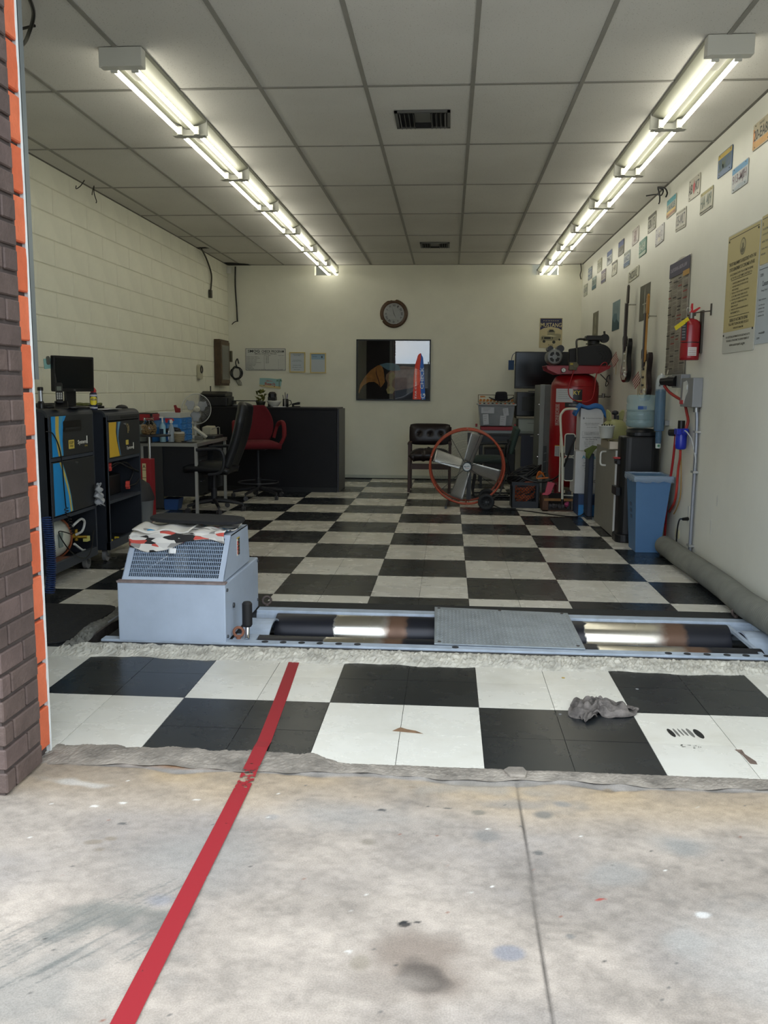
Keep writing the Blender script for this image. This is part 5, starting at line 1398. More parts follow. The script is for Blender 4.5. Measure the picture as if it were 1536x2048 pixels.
for sx in (-1, 1):
    q = MB(Mr); q.tube(spline([(sx * .20, .10, .70), (sx * .24, .09, .84), (sx * .27, .0, .885), (sx * .285, -.12, .86), (sx * .28, -.15, .72), (sx * .23, -.13, .62)]), [.02] * 10 + [.026] * 22 + [.02] * 9, 10); q.build('armrest', [mat('#6d151c', .8)], rc)
q = MB(); q.box(-1.84, 4.04, .565, -1.64, 4.24, .585); q.build('tilt_plate', [BLACKP], rc)

# ---- floor items left
tc_ = thing('trash_can', 'grey round trash can with a dark lid beyond the second cart', 'trash can', (-2.40, 2.05, 0))
q = MB(); q.lathe([(.10, 0), (.105, .01), (.125, .23), (.13, .235)], (-2.41, 2.05, 0), 24); q.build('can', [mat('#6b7076', .5)], tc_)
q = MB(); q.lathe([(.135, .23), (.135, .26), (.09, .38), (.03, .42), (0, .42)], (-2.41, 2.05, 0), 24); q.build('lid', [mat('#26262a', .6)], tc_)
rx = thing('red_box', 'upright red metal box with a cream label strip under the side table', 'box', (-2.42, 2.3, 0))
q = MB(); q.box(-2.52, 2.20, .0, -2.355, 2.33, .60); q.build('case', [mat('#8e2028', .45)], rx, bev=.003)
q = MB(on_back(-2.415, 2.199, .45)); q.box(-.018, -.11, 0, .018, .11, .001, 0); q.box(-.018, .045, .001, .018, .05, .0015, 1); q.box(-.018, -.03, .001, .018, -.025, .0015, 1); q.text('A', 0, .08, .03, 1, z=.0015); q.build('label_strip', [mat('#c4b98c', .6), INK], rx)
q = MB(); q.taper(0, (-2.50, 3.02, -2.36, 3.16), .12, (-2.51, 3.0, -2.34, 3.18)); one(q, 'blue_tub', [mat('#37588c', .5)], 'small blue plastic tub on the floor under the desk', 'tub', bev=.005)

# ---- left wall
wbx = thing('wall_cabinet', 'shallow brown wooden framed cabinet on the block wall near the corner', 'cabinet', (-2.62, 6.0, 1.31))
q = MB(); q.box(-2.675, 5.76, 1.31, -2.60, 6.26, 1.925); q.build('case', [mat('#4b3a28', .6, var=.25, vs_=9)], wbx, bev=.004)
q = MB(); q.box(-2.60, 5.78, 1.34, -2.585, 6.24, 1.90); q.build('door', [mat('#5a4a38', .55, var=.25, vs_=9)], wbx, bev=.003)
q = MB(); q.box(-2.585, 5.83, 1.39, -2.583, 6.19, 1.85); q.build('pane', [mat('#6b6a60', .2)], wbx)
q = MB(); q.box(-2.60, 6.26, 1.64, -2.57, 6.34, 1.79); q.build('side_tag', [mat('#4d4a38', .6)], wbx)
tmr = thing('wall_timer', 'small beige wall timer with a black dial on the block wall', 'timer', (-2.66, 5.0, 1.38))
q = MB(on_left(-2.675, 5.0, 1.475)); q.rbox(-.075, -.09, .075, .09, .03, 0, .035); q.build('case', [mat('#b3ae94', .5)], tmr, bev=.003)
q = MB(on_left(-2.64, 5.01, 1.505)); q.tube([(.042 * cos(2 * pi * k / 20), .042 * sin(2 * pi * k / 20), .003) for k in range(20)], .008, 6, closed=True); q.build('dial', [BLACKP], tmr)
# loose wires at the ceiling
def wires(name, paths, label, r=.004, m_=None):
    q = MB()
    for p_ in paths: q.tube(spline(p_), r, 6)
    return one(q, name, [m_ or mat('#2a2620', .6)], label, 'wire')
wires('loose_wires', [[(-2.60, 1.50, 2.985), (-2.62, 1.46, 2.93), (-2.64, 1.42, 2.90), (-2.63, 1.40, 2.92)], [(-2.60, 1.70, 2.985), (-2.61, 1.72, 2.93), (-2.60, 1.74, 2.87), (-2.60, 1.73, 2.85)], [(-2.60, 1.70, 2.985), (-2.60, 1.66, 2.93), (-2.60, 1.65, 2.90)]], 'short loose wires hanging from the ceiling by the left wall', .004)
q = MB(); q.tube(spline([(-2.62, 5.05, 2.985), (-2.65, 5.40, 2.90), (-2.655, 5.62, 2.75), (-2.655, 5.60, 2.60), (-2.655, 5.56, 2.52)]), .011, 8); q.box(-2.67, 5.53, 2.44, -2.64, 5.60, 2.54)
one(q, 'hanging_conduit', [mat('#3d3a30', .6)], 'dark flexible cable hanging from the ceiling down the left wall', 'cable')
q = MB(); q.tube(spline([(-2.56, YB - .02, 2.97), (-2.565, YB - .02, 2.7), (-2.55, YB - .02, 2.4), (-2.545, YB - .02, 2.25), (-2.54, YB - .02, 2.21)]), .010, 8); q.tube(spline([(-2.54, YB - .02, 2.22), (-2.59, YB - .03, 2.20), (-2.62, YB - .03, 2.17)]), .006, 6)
ob = one(q, 'hanging_cable', [mat('#22201c', .6)], 'long thin black cable hanging down the back wall at the left corner', 'cable')
q = MB(); q.box(XL + .004, YB - .06, 2.87, XL + .06, YB - .02, 2.95); one(q, 'corner_bracket', [WHITEP], 'small white bracket high in the left back corner', 'bracket')
q = MB(); q.tube(spline([(-1.40, -1.95, 2.985), (-1.46, -1.75, 2.97), (-1.55, -1.62, 2.93), (-1.66, -1.45, 2.95), (-1.78, -1.3, 2.985)]), .009, 8); q.tube(spline([(-1.50, -1.66, 2.95), (-1.60, -1.6, 2.96), (-1.72, -1.5, 2.985)]), .007, 8)
one(q, 'ceiling_cable', [BLACKP], 'black cable looping along the ceiling next to the brick jamb', 'cable')

# ================================================================== BACK WALL
def rectf(q, x0, y0, x1, y1, fw_, z0, z1, m=0):
    q.box(x0, y0, z0, x1, y0 + fw_, z1, m); q.box(x0, y1 - fw_, z0, x1, y1, z1, m); q.box(x0, y0 + fw_, z0, x0 + fw_, y1 - fw_, z1, m); q.box(x1 - fw_, y0 + fw_, z0, x1, y1 - fw_, z1, m)
ck = thing('wall_clock', 'round wall clock with a chipped brown wooden rim and roman numerals', 'clock', (-.32, YB - .03, 2.12))
FK = on_back(-.32, YB - .001, 2.325)
q = MB(FK)
def rim(k, n=72):
    a = 2 * pi * k / n; deg = math.degrees(a)
    r_ = .195
    if 84 < deg < 97: r_ = .178
    if 97 <= deg < 112: r_ = .186
    if 206 < deg < 214: r_ = .178
    return r_
n = 72
vsx = []; fsx = []
prof = [(1, .0), (1, .018), (.90, .032), (.80, .026), (.745, .020), (.745, 0)]
for k in range(n):
    a = 2 * pi * k / n; R_ = rim(k)
    for f_, z_ in prof:
        rr_ = R_ * f_ if f_ > .95 else .195 * f_
        vsx.append((rr_ * cos(a), rr_ * sin(a), z_))
np_ = len(prof)
for k in range(n):
    for j in range(np_ - 1):
        fsx.append((k * np_ + j, ((k + 1) % n) * np_ + j, ((k + 1) % n) * np_ + j + 1, k * np_ + j + 1))
q.add(vsx, fsx, 0, True); q.build('rim', [mat('#4e3722', .4, var=.3, vs_=6)], ck)
q = MB(FK); q.disc((0, 0), .147, .004, .010, 40); dl = q.build('dial', [mat('#d8d8d0', .6)], ck)
q = MB(FK)
for i, s_ in enumerate(['XII', 'I', 'II', 'III', 'IV', 'V', 'VI', 'VII', 'VIII', 'IX', 'X', 'XI']):
    a = pi / 2 - 2 * pi * i / 12; q.cut(); q.text(s_, .112 * cos(a), .112 * sin(a), .026, 0, w=.010 * len(s_) + .006, z=.0105, rot=a - pi / 2)
q.build('numeral', [INK], dl)
q = MB(FK); a = radians(105); q.poly([(.004 * sin(a), -.004 * cos(a)), (.105 * cos(a), .105 * sin(a)), (-.004 * sin(a), .004 * cos(a)), (-.02 * cos(a), -.02 * sin(a))], .012, .013)
q.cut(); a = radians(-63); q.poly([(.004 * sin(a), -.004 * cos(a)), (.09 * cos(a), .09 * sin(a)), (-.004 * sin(a), .004 * cos(a)), (-.02 * cos(a), -.02 * sin(a))], .014, .015)
q.build('hand', [mat('#0b0b0b', .4)], ck)
glz = bpy.data.materials.new('picture glass'); glz.use_nodes = True
nt = glz.node_tree; nt.nodes.clear(); o_ = nt.nodes.new('ShaderNodeOutputMaterial'); g1 = nt.nodes.new('ShaderNodeBsdfGlossy'); g1.inputs['Roughness'].default_value = .0; tr_ = nt.nodes.new('ShaderNodeBsdfTransparent'); mxs = nt.nodes.new('ShaderNodeMixShader')
lw = nt.nodes.new('ShaderNodeFresnel'); lw.inputs['IOR'].default_value = 1.9
nt.links.new(lw.outputs[0], mxs.inputs[0]); nt.links.new(tr_.outputs[0], mxs.inputs[1]); nt.links.new(g1.outputs[0], mxs.inputs[2]); nt.links.new(mxs.outputs[0], o_.inputs[0])
q = MB(FK); q.disc((0, 0), .146, .018, .019, 40); q.build('glass', [glz], ck)

pc = thing('framed_picture', 'large black framed picture of an orange winged beast on black behind glass', 'picture', (-.32, YB - .02, 1.12))
FPc = on_back(-.32, YB - .002, 1.545)
q = MB(FPc); rectf(q, -.525, -.425, .525, .425, .018, 0, .03); q.build('frame', [mat('#0c0c0d', .4)], pc)
q = MB(FPc); q.box(-.51, -.41, 0, .51, .41, .006); art = q.build('backing', [mat('#141417', .8)], pc)
OR = mat('#bd8244', .8, var=.25, vs_=14); TL = mat('#6f939c', .8, var=.2, vs_=14); CRM = mat('#c2b27c', .8, var=.2, vs_=18); PK = mat('#a4836a', .8, var=.3, vs_=9)
q = MB(FPc)
q.poly([(-.495, -.31), (-.47, -.20), (-.40, -.09), (-.32, .0), (-.22, .065), (-.17, .07), (-.14, .0), (-.13, -.06), (-.12, -.165), (-.15, -.215), (-.18, -.245), (-.215, -.20), (-.27, -.165), (-.35, -.17), (-.43, -.22), (-.47, -.285), (-.485, -.335)], .006, .007, 0)
q.poly([(-.20, .075), (-.10, .10), (.0, .095), (.08, .065), (.10, .0), (.0, -.01), (-.08, .0), (-.13, .03)], .007, .008, 1)
q.poly([(-.10, -.06), (-.03, -.0), (.05, .05), (.14, .06), (.30, .04), (.38, .0), (.40, -.10), (.36, -.20), (.25, -.25), (.08, -.28), (-.02, -.30), (-.09, -.26), (-.08, -.18), (-.11, -.12)], .0065, .0075, 3)
q.poly([(-.06, -.05), (.0, -.02), (.035, -.08), (-.01, -.15), (-.02, -.22), (.03, -.27), (-.01, -.33), (-.08, -.33), (-.10, -.27), (-.05, -.21), (-.07, -.13)], .0078, .0085, 2)
q.poly([(-.245, .04), (-.235, -.05), (-.20, -.15), (-.18, -.24), (-.19, -.24), (-.215, -.15), (-.25, -.05)], .0072, .0078, 4)
q.build('print', [OR, TL, CRM, PK, mat('#5c3a20', .8)], art)
q = MB(FPc); q.box(-.508, -.408, .016, .508, .408, .018); q.build('glass', [glz], pc)

sg = thing('price_sign', 'white smog check program price sign on the back wall', 'sign', (-2.15, YB - .01, 1.53))
FS = on_back(-2.147, YB - .002, 1.685)
q = MB(FS); q.rbox(-.292, -.157, .292, .157, .012, 0, .006, 0); q.rbox(-.288, -.153, .288, .153, .01, .006, .0065, 1); q.rbox(-.284, -.149, .284, .149, .01, .0065, .007, 0); bdp = q.build('board', [mat('#c3c4bd', .6), INK], sg)
q = MB(FS); q.text('SMOG', -.17, .115, .038, w=.17, z=.0078); q.text('CHECK PROGRAM', .105, .112, .036, w=.32, z=.0078); q.text('SMOG CHECK PRICES', 0, .078, .014, w=.32, z=.0078); q.text('PLUS CERT.', .03, .055, .009, w=.10, z=.0078); q.text('PLUS CERT.', .23, .055, .009, w=.09, z=.0078)
rows = ['INSPECTION (2000+)', 'INSPECTION (1996-99)', 'INSPECTION (VAN)', 'INSPECTION (RV)', 'INSPECTION (TRUCK/SUV)', 'PRE-INSPECTION', 'RE-INSPECTION', 'DIAGNOSIS', 'CERTIFICATE']
for i, s_ in enumerate(rows):
    y = .035 - i * .0205; q.text(s_, -.275, y, .011, w=.0095 * len(s_), z=.0078, align='L'); q.text('$', -.02, y, .013, z=.0078); q.text('$', .185, y, .011, z=.0078) if i > 1 else None
    q.box(.20, y - .005, .007, .275, y - .004, .0078)
    if i < 5: q.text('39.75', .025, y, .012, w=.045, z=.0078)
q.text('NO CERTIFICATE WILL BE ISSUED UNTIL INSPECTION IS PASSED', 0, -.142, .008, w=.5, z=.0078)
q.build('lettering', [INK], sg)
def cert(x0, x1, z0, z1, label, kind_):
    cx, cz = (x0 + x1) / 2, (z0 + z1) / 2; w_, h_ = (x1 - x0) / 2, (z1 - z0) / 2
    t = thing('framed_certificate', label, 'certificate', (cx, YB - .01, z0), group='brass framed certificates')
    Fx = on_back(cx, YB - .002, cz)
    q = MB(Fx); rectf(q, -w_, -h_, w_, h_, .016, 0, .016); q.build('frame', [mat('#c9b67e', .35, metal=.35)], t)
    q = MB(Fx); q.box(-w_ + .01, -h_ + .01, 0, w_ - .01, h_ - .01, .006); sh = q.build('sheet', [mat('#b4bcc2', .7)], t)
    q = MB(Fx)
    if kind_ == 0:
        for (y, wd, s_) in ((.11, .12, 'STATE OF CALIFORNIA'), (.095, .09, 'Consumer Affairs'), (.03, .11, 'Bureau of Automotive Repair'), (.015, .14, 'Smog Check Station'), (-.04, .12, 'License No.'), (-.07, .13, 'Expires'), (-.10, .09, 'Director')): q.text(s_, -.005, y, .009, w=wd, z=.0065)
    else:
        q.box(-.095, .05, .006, .095, .125, .0064, 1); q.text('CERTIFICATE', -.05, .09, .010, w=.07, z=.0068); q.box(.045, .07, .0064, .065, .10, .0068, 0)
    q.build('print', [mat('#4a545c', .7), mat('#8fa9bd', .7)], sh)
cert(-1.803, -1.574, 1.503, 1.79, 'brass framed certificate next to the price sign, with rows of print', 0)
cert(-1.507, -1.278, 1.495, 1.78, 'brass framed certificate with a blue band, farther from the price sign', 1)
bs = thing('beach_plaque', 'small painted beach plaque with a palm tree below the price sign', 'plaque', (-2.08, YB - .01, 1.28))
FB = on_back(-2.08, YB - .002, 1.352) @ Matrix.Rotation(radians(-3), 4, 'Z')
q = MB(FB); q.poly([(-.158, -.052), (-.158, .062), (-.03, .068), (.10, .062), (.155, .072), (.16, .03), (.148, -.075), (.0, -.068)], 0, .008); bb = q.build('board', [mat('#8fb4b4', .7)], bs)
q = MB(FB); q.poly([(-.158, -.052), (-.158, -.03), (0, -.035), (.15, -.04), (.148, -.075), (0, -.068)], .008, .009, 0); q.text('Life is a', -.02, .03, .024, 1, w=.09, z=.010); q.text('Beach', -.005, -.012, .038, 1, w=.15, z=.010)
q.poly([(.125, -.05), (.132, -.05), (.130, .03), (.124, .03)], .009, .010, 2)
for k in range(6): a = radians(20 + k * 32); q.poly([(.127, .03), (.127 + .04 * cos(a) - .006 * sin(a), .03 + .035 * sin(a) + .006), (.127 + .045 * cos(a), .028 + .028 * sin(a))], .009, .0105, 3)
q.disc((.06, -.045), .008, .009, .0105, 10, 1); q.disc((-.09, -.04), .006, .009, .0105, 10, 4)
q.build('painting', [mat('#c2b283', .7), mat('#b5442e', .7), mat('#5d4a2e', .7), mat('#4f6b3a', .7), INK], bb)
q = MB(); rg = random.Random(8)
for k in range(7):
    a0 = rg.uniform(0, 6); R1 = rg.uniform(.055, .085); R2_ = rg.uniform(.07, .11)
    q.tube([(-2.575 + .01 * k % .02 + R1 * cos(a0 + t), YB - .02 - .004 * k, 1.49 + R2_ * sin(a0 + t)) for t in [5.6 * i / 30 for i in range(31)]], .006, 6, m=k % 2)
q.tube(spline([(-2.56, YB - .03, 1.58), (-2.575, YB - .03, 1.64), (-2.55, YB - .03, 1.69), (-2.53, YB - .03, 1.62)]), .009, 6)
for k in range(4): q.tube(spline([(-2.58 + k * .015, YB - .03, 1.41), (-2.56 + k * .02, YB - .03, 1.36), (-2.53 + k * .012, YB - .03, 1.31)]), .004, 6, m=k % 2)
one(q, 'cable_coil', [BLACKP, mat('#55564f', .5)], 'bundled black and grey cables hanging on the back wall beside the price sign', 'cable')
ms = thing('car_poster', 'blue and cream tin poster of a classic car on the back wall', 'poster', (1.862, YB - .01, 1.865))
FM_ = on_back(1.862, YB - .002, 2.067)
q = MB(FM_); q.rbox(-.157, -.204, .157, .204, .006, 0, .004, 0); q.box(-.147, -.195, .004, .147, .195, .0045, 1)
q.poly([(-.147, -.195), (.147, -.195), (.147, .04), (.10, .065), (0, .085), (-.10, .065), (-.147, .04)], .0045, .005, 0); tb = q.build('sheet', [mat('#b9ae8a', .6), mat('#2c2e50', .6)], ms)
q = MB(FM_); q.text('MUSTANG', 0, .108, .058, w=.285, z=.0055); q.text('P O W E R E D', 0, .165, .012, w=.21, z=.0055); q.text('Ford', 0, -.165, .022, 1, w=.06, z=.0056); q.build('lettering', [mat('#c9bd92', .6), mat('#3f3e38', .6)], tb)
q = MB(FM_)
q.poly([(-.135, -.10), (-.135, -.06), (-.12, -.04), (-.05, -.035), (-.045, .0), (-.05, .02), (-.02, .05), (.03, .05), (.06, .02), (.055, -.01), (.10, -.01), (.14, -.02), (.14, -.06), (.10, -.10), (.03, -.11)], .0052, .0056, 0)
q.poly([(-.03, .012), (-.015, .043), (.028, .043), (.05, .015)], .0056, .006, 1)
q.box(-.12, -.085, .0056, .03, -.055, .006, 1); q.disc((-.10, -.07), .012, .006, .0064, 12, 0); q.disc((.01, -.07), .012, .006, .0064, 12, 0)
q.disc((-.09, -.115), .020, .0056, .006, 14, 1); q.disc((.045, -.125), .022, .0056, .006, 14, 1); q.disc((.12, -.09), .014, .0056, .006, 14, 1)
q.poly([(-.10, -.035), (.0, -.03), (.09, -.045), (.02, -.05)], .0058, .0062, 2)
q.build('car_drawing', [mat('#8f8a70', .6), mat('#33332f', .6), mat('#c8c2a2', .6)], tb)

# ================================================================== RIGHT SIDE
BRW = mat('#3f2a24', .5, var=.15)
VIN = mat('#1e1415', .35, bump=.15, bs=20)
am = thing('armchair', 'dark wooden armchair with black tufted vinyl seat and back behind the drum fan', 'chair', (.24, 5.2, 0))
for x_ in (-.03, .475):
    q = MB(); q.box(x_, 4.96, 0, x_ + .035, 5.0, .60); q.build('leg', [BRW], am, bev=.003)
    q = MB(); q.box(x_, 5.40, 0, x_ + .035, 5.44, .80); q.build('leg', [BRW], am, bev=.003)
    q = MB(); q.box(x_ - .005, 4.95, .595, x_ + .04, 5.42, .62); q.build('arm', [BRW], am, bev=.004)
    q = MB(); q.box(x_ + .005, 5.0, .29, x_ + .03, 5.40, .34); q.build('side_rail', [BRW], am)
q = MB(); q.box(.005, 4.965, .29, .475, 4.99, .36); q.build('front_rail', [BRW], am, bev=.002)
q = MB(); q.grid(lambda u_, v_: (.01 + .46 * u_, 4.96 + .44 * v_, .43 + .06 * (1 - abs(2 * u_ - 1) ** 5) * (1 - abs(2 * v_ - 1) ** 5) - .012 * (abs(sin(u_ * 3 * pi)) < .12) * 1), 24, 14); q.build('seat', [VIN], am, solid=.10)
q = MB(); q.grid(lambda u_, v_: (-.015 + .50 * u_, 5.36 - .03 * (1 - abs(2 * u_ - 1) ** 5) * (1 - abs(2 * v_ - 1) ** 4) + sum(.022 * math.exp(-((u_ - a) ** 2 * 300 + (v_ - .55) ** 2 * 60)) for a in (.22, .5, .78)) + .03 * v_, .59 + .235 * v_), 48, 20); bkr = q.build('backrest', [VIN], am, solid=.06)
for a in (.22, .5, .78):
    q = MB(); q.ball((-.015 + .50 * a, 5.315, .59 + .235 * .55), .009, 8, 5); q.build('button', [BLACKP], bkr)

# ---- drum fan
df = thing('drum_fan', 'large orange-rimmed drum fan with four steel blades on a wheeled stand', 'fan', (.68, 3.8, 0))
OG = mat('#a8482e', .4, var=.1)
Fd = on_back(.68, 3.72, .437)
R0 = .408
q = MB(Fd); q.tube([(R0 * cos(2 * pi * k / 72), R0 * sin(2 * pi * k / 72), 0) for k in range(72)], .0125, 8, closed=True); q.build('front_rim', [OG], df)
q = MB(Fd); q.tube([(R0 * cos(2 * pi * k / 72), R0 * sin(2 * pi * k / 72), -.30) for k in range(72)], .0125, 8, closed=True); q.build('rear_rim', [OG], df)
q = MB(Fd)
n = 64; vs2 = []
a0 = radians(-170); 
for k in range(n + 1):
    a = 2 * pi * k / n; vs2 += [(R0 * cos(a), R0 * sin(a), -.06), (R0 * cos(a), R0 * sin(a), -.24)]
q.add(vs2, [(2 * k, 2 * k + 1, 2 * k + 3, 2 * k + 2) for k in range(n)], 0, True); q.build('drum', [mat('#7c3322', .45)], df, solid=.004) if False else None
for a in (165, 213, 333, 27, 90, 270):
    q = MB(Fd); x, y = R0 * cos(radians(a)), R0 * sin(radians(a)); q.box(x - .008, y - .008, -.30, x + .008, y + .008, 0); q.build('spacer_bar', [OG], df)
    q = MB(Fd); q.ball((x * 1.0, y * 1.0, .014), .006, 8, 5); q.build('rivet', [CHROME], df)
WIRE = mat('#3d3d3f', .45, metal=.5)
q = MB(Fd)
for r_ in np.arange(.055, .40, .0088):
    q.tube([(r_ * cos(2 * pi * k / 56), r_ * sin(2 * pi * k / 56), -.008) for k in range(56)], .0008, 3, closed=True)
tag(q.build('front_guard', [WIRE], df), kind='stuff')
for k in range(7):
    a = radians(17 + k * 360 / 7); q = MB(Fd); q.tube([(.04 * cos(a), .04 * sin(a), -.004), (R0 * cos(a), R0 * sin(a), -.004)], .0028, 6); q.build('guard_spoke', [WIRE], df)
q = MB(Fd)
for r_ in np.arange(.055, .40, .013):
    q.tube([(r_ * cos(2 * pi * k / 48), r_ * sin(2 * pi * k / 48), -.29) for k in range(48)], .0009, 3, closed=True)
tag(q.build('rear_guard', [WIRE], df), kind='stuff')
BLD = mat('#c6c7c5', .3, metal=.6, var=.08)
for a in (73, 163, 253, 343):
    q = MB(Fd @ Matrix.Rotation(radians(a), 4, 'Z'))
    def blf(u_, v_):
        r_ = .05 + .325 * v_; w_ = (.055 + .018 * v_) ; t_ = (u_ - .5) * 2
        return (r_, w_ * t_, -.13 + .042 * t_ - .018 * t_ * t_ + .004)
    q.grid(blf, 10, 12); q.build('blade', [BLD], df, solid=.003)
q = MB(Fd); q.cyl((0, 0, -.25), (0, 0, -.02), .035, n=20); q.build('motor', [mat('#1b1c1e', .5)], df)
q = MB(Fd); q.disc((0, 0), .052, -.008, -.002, 28); q.build('hub_plate', [mat('#22303a', .4)], df)
q = MB(Fd); q.disc((0, 0), .042, -.002, .004, 28, 0); q.text('MaxxAir', 0, .006, .015, 1, w=.062, z=.0048, rot=.15); q.box(-.02, -.016, .004, .024, -.013, .0048, 2); q.build('badge', [mat('#c9cdd0', .4), mat('#20304a', .5), REDP], df)
FG = mat('#4a4b4d', .5, metal=.4)
q = MB(); q.box(.685, 3.99, .04, .735, 4.01, .80); q.build('upright', [FG], df)
q = MB(); q.tube([(.52, 3.74, .07), (.50, 3.80, .06), (.47, 3.60, .045), (.455, 3.47, .022)], .011, 8); q.build('stand_frame', [FG], df)
q = MB(); q.tube([(1.09, 3.72, .37), (1.12, 3.80, .37), (1.05, 3.86, .12), (.90, 3.50, .09)], .011, 8); q.build('stand_frame', [FG], df)
q = MB(); q.tube([(.455, 3.46, .013), (.47, 3.97, .013)], .012, 8); q.build('foot', [FG], df)
q = MB(); q.tube([(.27, 3.70, .64), (.25, 3.70, .65), (.245, 3.70, .625)], .008, 8); q.build('handle_hook', [BLACKP], df)
q = MB(); q.cyl((.91, 3.42, .088), (.91, 3.98, .088), .009, n=10); q.build('axle', [FG], df)
for y_ in (3.43, 3.95):
    Fw = on_back(.885 if y_ < 3.6 else .91, y_, .0885)
    q = MB(Fw); q.lathe([(.055, -.018), (.083, -.02), (.088, -.01), (.088, .01), (.083, .02), (.055, .018), (.052, .008), (0, .008)], (0, 0, 0), 32); wh = q.build('wheel', [mat('#232427', .65)], df)
    q = MB(Fw)
    for k in range(8): a = 2 * pi * k / 8; q.cut(); q.disc((.036 * cos(a), .036 * sin(a)), .0075, .008, .010, 10)
    q.build('wheel_hole', [mat('#08080a', .8)], wh)
    q = MB(Fw); q.cyl((0, 0, .008), (0, 0, .024), .012, n=14); q.build('hub_cap', [mat('#4c4d50', .5)], wh)
q = MB(); q.tube(spline([(.95, 3.55, .05), (1.05, 3.50, .015), (1.2, 3.46, .006), (1.4, 3.30, .006), (1.6, 3.10, .006), (1.75, 3.02, .006), (1.83, 3.02, .02), (1.875, 3.0, .07), (1.89, 3.02, .12)], 12), .006, 8); q.build('power_cord', [BLACKP], df)

# ---- green office chair seen from the side
gc = thing('green_chair', 'dark green padded side chair behind the drum fan', 'chair', (1.05, 4.75, 0))
GRN = mat('#2b3d38', .75, var=.1)
q = MB(); q.grid(lambda u_, v_: (.76 + .42 * u_, 4.52 + .46 * v_, .43 + .04 * (1 - abs(2 * u_ - 1) ** 4) * (1 - abs(2 * v_ - 1) ** 4)), 12, 12); q.build('seat', [GRN], gc, solid=.05)
q = MB()
q.grid(lambda u_, v_: (1.20 + .055 * v_ + .03 * sin(v_ * 2.2) * v_ + .02 * (2 * u_ - 1) ** 2, 4.55 + .40 * u_, .52 + .33 * v_ - .03 * (2 * u_ - 1) ** 2 * (v_ > .8)), 12, 14); q.build('backrest', [GRN], gc, solid=.06, sub=1)
for y_ in (4.56, 4.94):
    q = MB(); q.tube(spline([(1.20, y_, .68), (1.17, y_, .50), (1.22, y_, .25), (1.30, y_, .02), (1.2, y_, .012), (.9, y_, .012), (.78, y_, .03), (.80, y_, .25), (.80, y_, .40), (1.15, y_, .42)]), .012, 8); q.build('frame', [BLACKP], gc)
q = MB(); q.tube([(.80, 4.56, .64), (1.17, 4.56, .66)], .016, 8); q.build('armrest', [BLACKP], gc)

# ---- rear table with storage
tb = thing('work_table', 'dark table against the back wall carrying bins and a microwave', 'table', (1.3, 6.1, 0))
q = MB(); q.box(.88, 5.78, .675, 1.78, 6.45, .705); q.build('top', [mat('#2c2e30', .5)], tb, bev=.003)
for x_ in (.90, 1.73):
    for y_ in (5.80, 6.40): q = MB(); q.box(x_, y_, 0, x_ + .03, y_ + .03, .675); q.build('leg', [BLACKP], tb)
q = MB(); q.box(.93, 5.79, .56, 1.36, 5.81, .675); q.build('drawer_front', [mat('#20242a', .4)], tb, bev=.003)
q = MB(); q.box(.96, 5.80, .18, 1.36, 6.2, .50); one(q, 'black_storage_box', [mat('#141518', .5)], 'black storage box under the table behind the green chair', 'box', bev=.01)
q = MB(); q.box(1.43, 5.765, .27, 1.72, 5.778, .685, 0); q.box(1.55, 5.763, .675, 1.62, 5.765, .684, 1); q.box(1.69, 5.763, .655, 1.715, 5.765, .68, 1); one(q, 'blue_grey_panel', [mat('#3c3f4c', .7), mat('#9a9a8e', .6)], 'blue-grey board standing under the microwave shelf', 'board')
q = MB(); q.box(1.50, 5.95, 0, 1.60, 6.0, .27); one(q, 'grey_post', [mat('#6b6d6e', .6)], 'short grey post below the blue-grey board', 'post')
# clear bin with red latches
sb_ = thing('storage_bin', 'grey translucent storage bin with taped notes on the rear table', 'bin', (1.1, 6.0, .79))
q = MB(); q.taper(.80, (.895, 5.86, 1.315, 6.2), 1.075, (.865, 5.83, 1.345, 6.23)); q.build('tub', [mat('#83878c', .3, var=.12, vs_=6)], sb_, bev=.01)
q = MB(); q.box(.85, 5.815, 1.075, 1.36, 6.24, 1.095); q.build('rim', [mat('#9a9d9d', .4)], sb_, bev=.004)
for k in range(9):
    q = MB(); q.box(.87 + k * .055, 5.81, 1.093, .895 + k * .055, 5.84, 1.108); q.build('rim_clip', [mat('#26272a', .5) if k % 2 else mat('#b5552c', .5)], sb_)
for x_, y0 in ((.84, .80), (1.35, .80)):
    q = MB(); q.box(x_ - .012, 5.83, y0 - .01, x_ + .014, 5.88, y0 + .03); q.build('latch', [mat('#8c1f22', .45)], sb_)
Fn = on_back(1.1, 5.826, .94)
notes = [(-.20, .03, -.03, .11, 0), (-.175, -.12, -.10, .02, .08), (.09, .0, .16, .10, .15), (.05, -.13, .13, .0, -.05)]
for i, (a, b_, c_, d_, ro) in enumerate(notes):
    q = MB(Fn @ Matrix.Translation(((a + c_) / 2, (b_ + d_) / 2, .0)) @ Matrix.Rotation(ro, 4, 'Z')); w_, h_ = (c_ - a) / 2, (d_ - b_) / 2
    q.box(-w_, -h_, -.004, w_, h_, .0, 0)
    for k in range(3): q.box(-w_ * .7, h_ * .6 - k * h_ * .4, 0, w_ * (.5 - .2 * k), h_ * .6 - k * h_ * .4 + .003, .0006, 1)
    q.build('note', [mat('#b9bcc4', .8), mat('#6d7078', .8)], sb_)
q = MB(); q.box(.90, 5.84, .745, 1.33, 6.2, .792); q.cut(); one(q, 'red_tray', [mat('#8e1a24', .45)], 'flat red plastic tray under the grey storage bin', 'tray', bev=.004)
q = MB(); q.box(.92, 5.85, .706, 1.33, 6.2, .744); one(q, 'clear_drawer', [mat('#7c8587', .3)], 'shallow clear drawer under the red tray', 'drawer')
pf = thing('empty_frame', 'small upright gilt frame with orange decor on the storage bin', 'frame', (1.0, 6.05, 1.11))
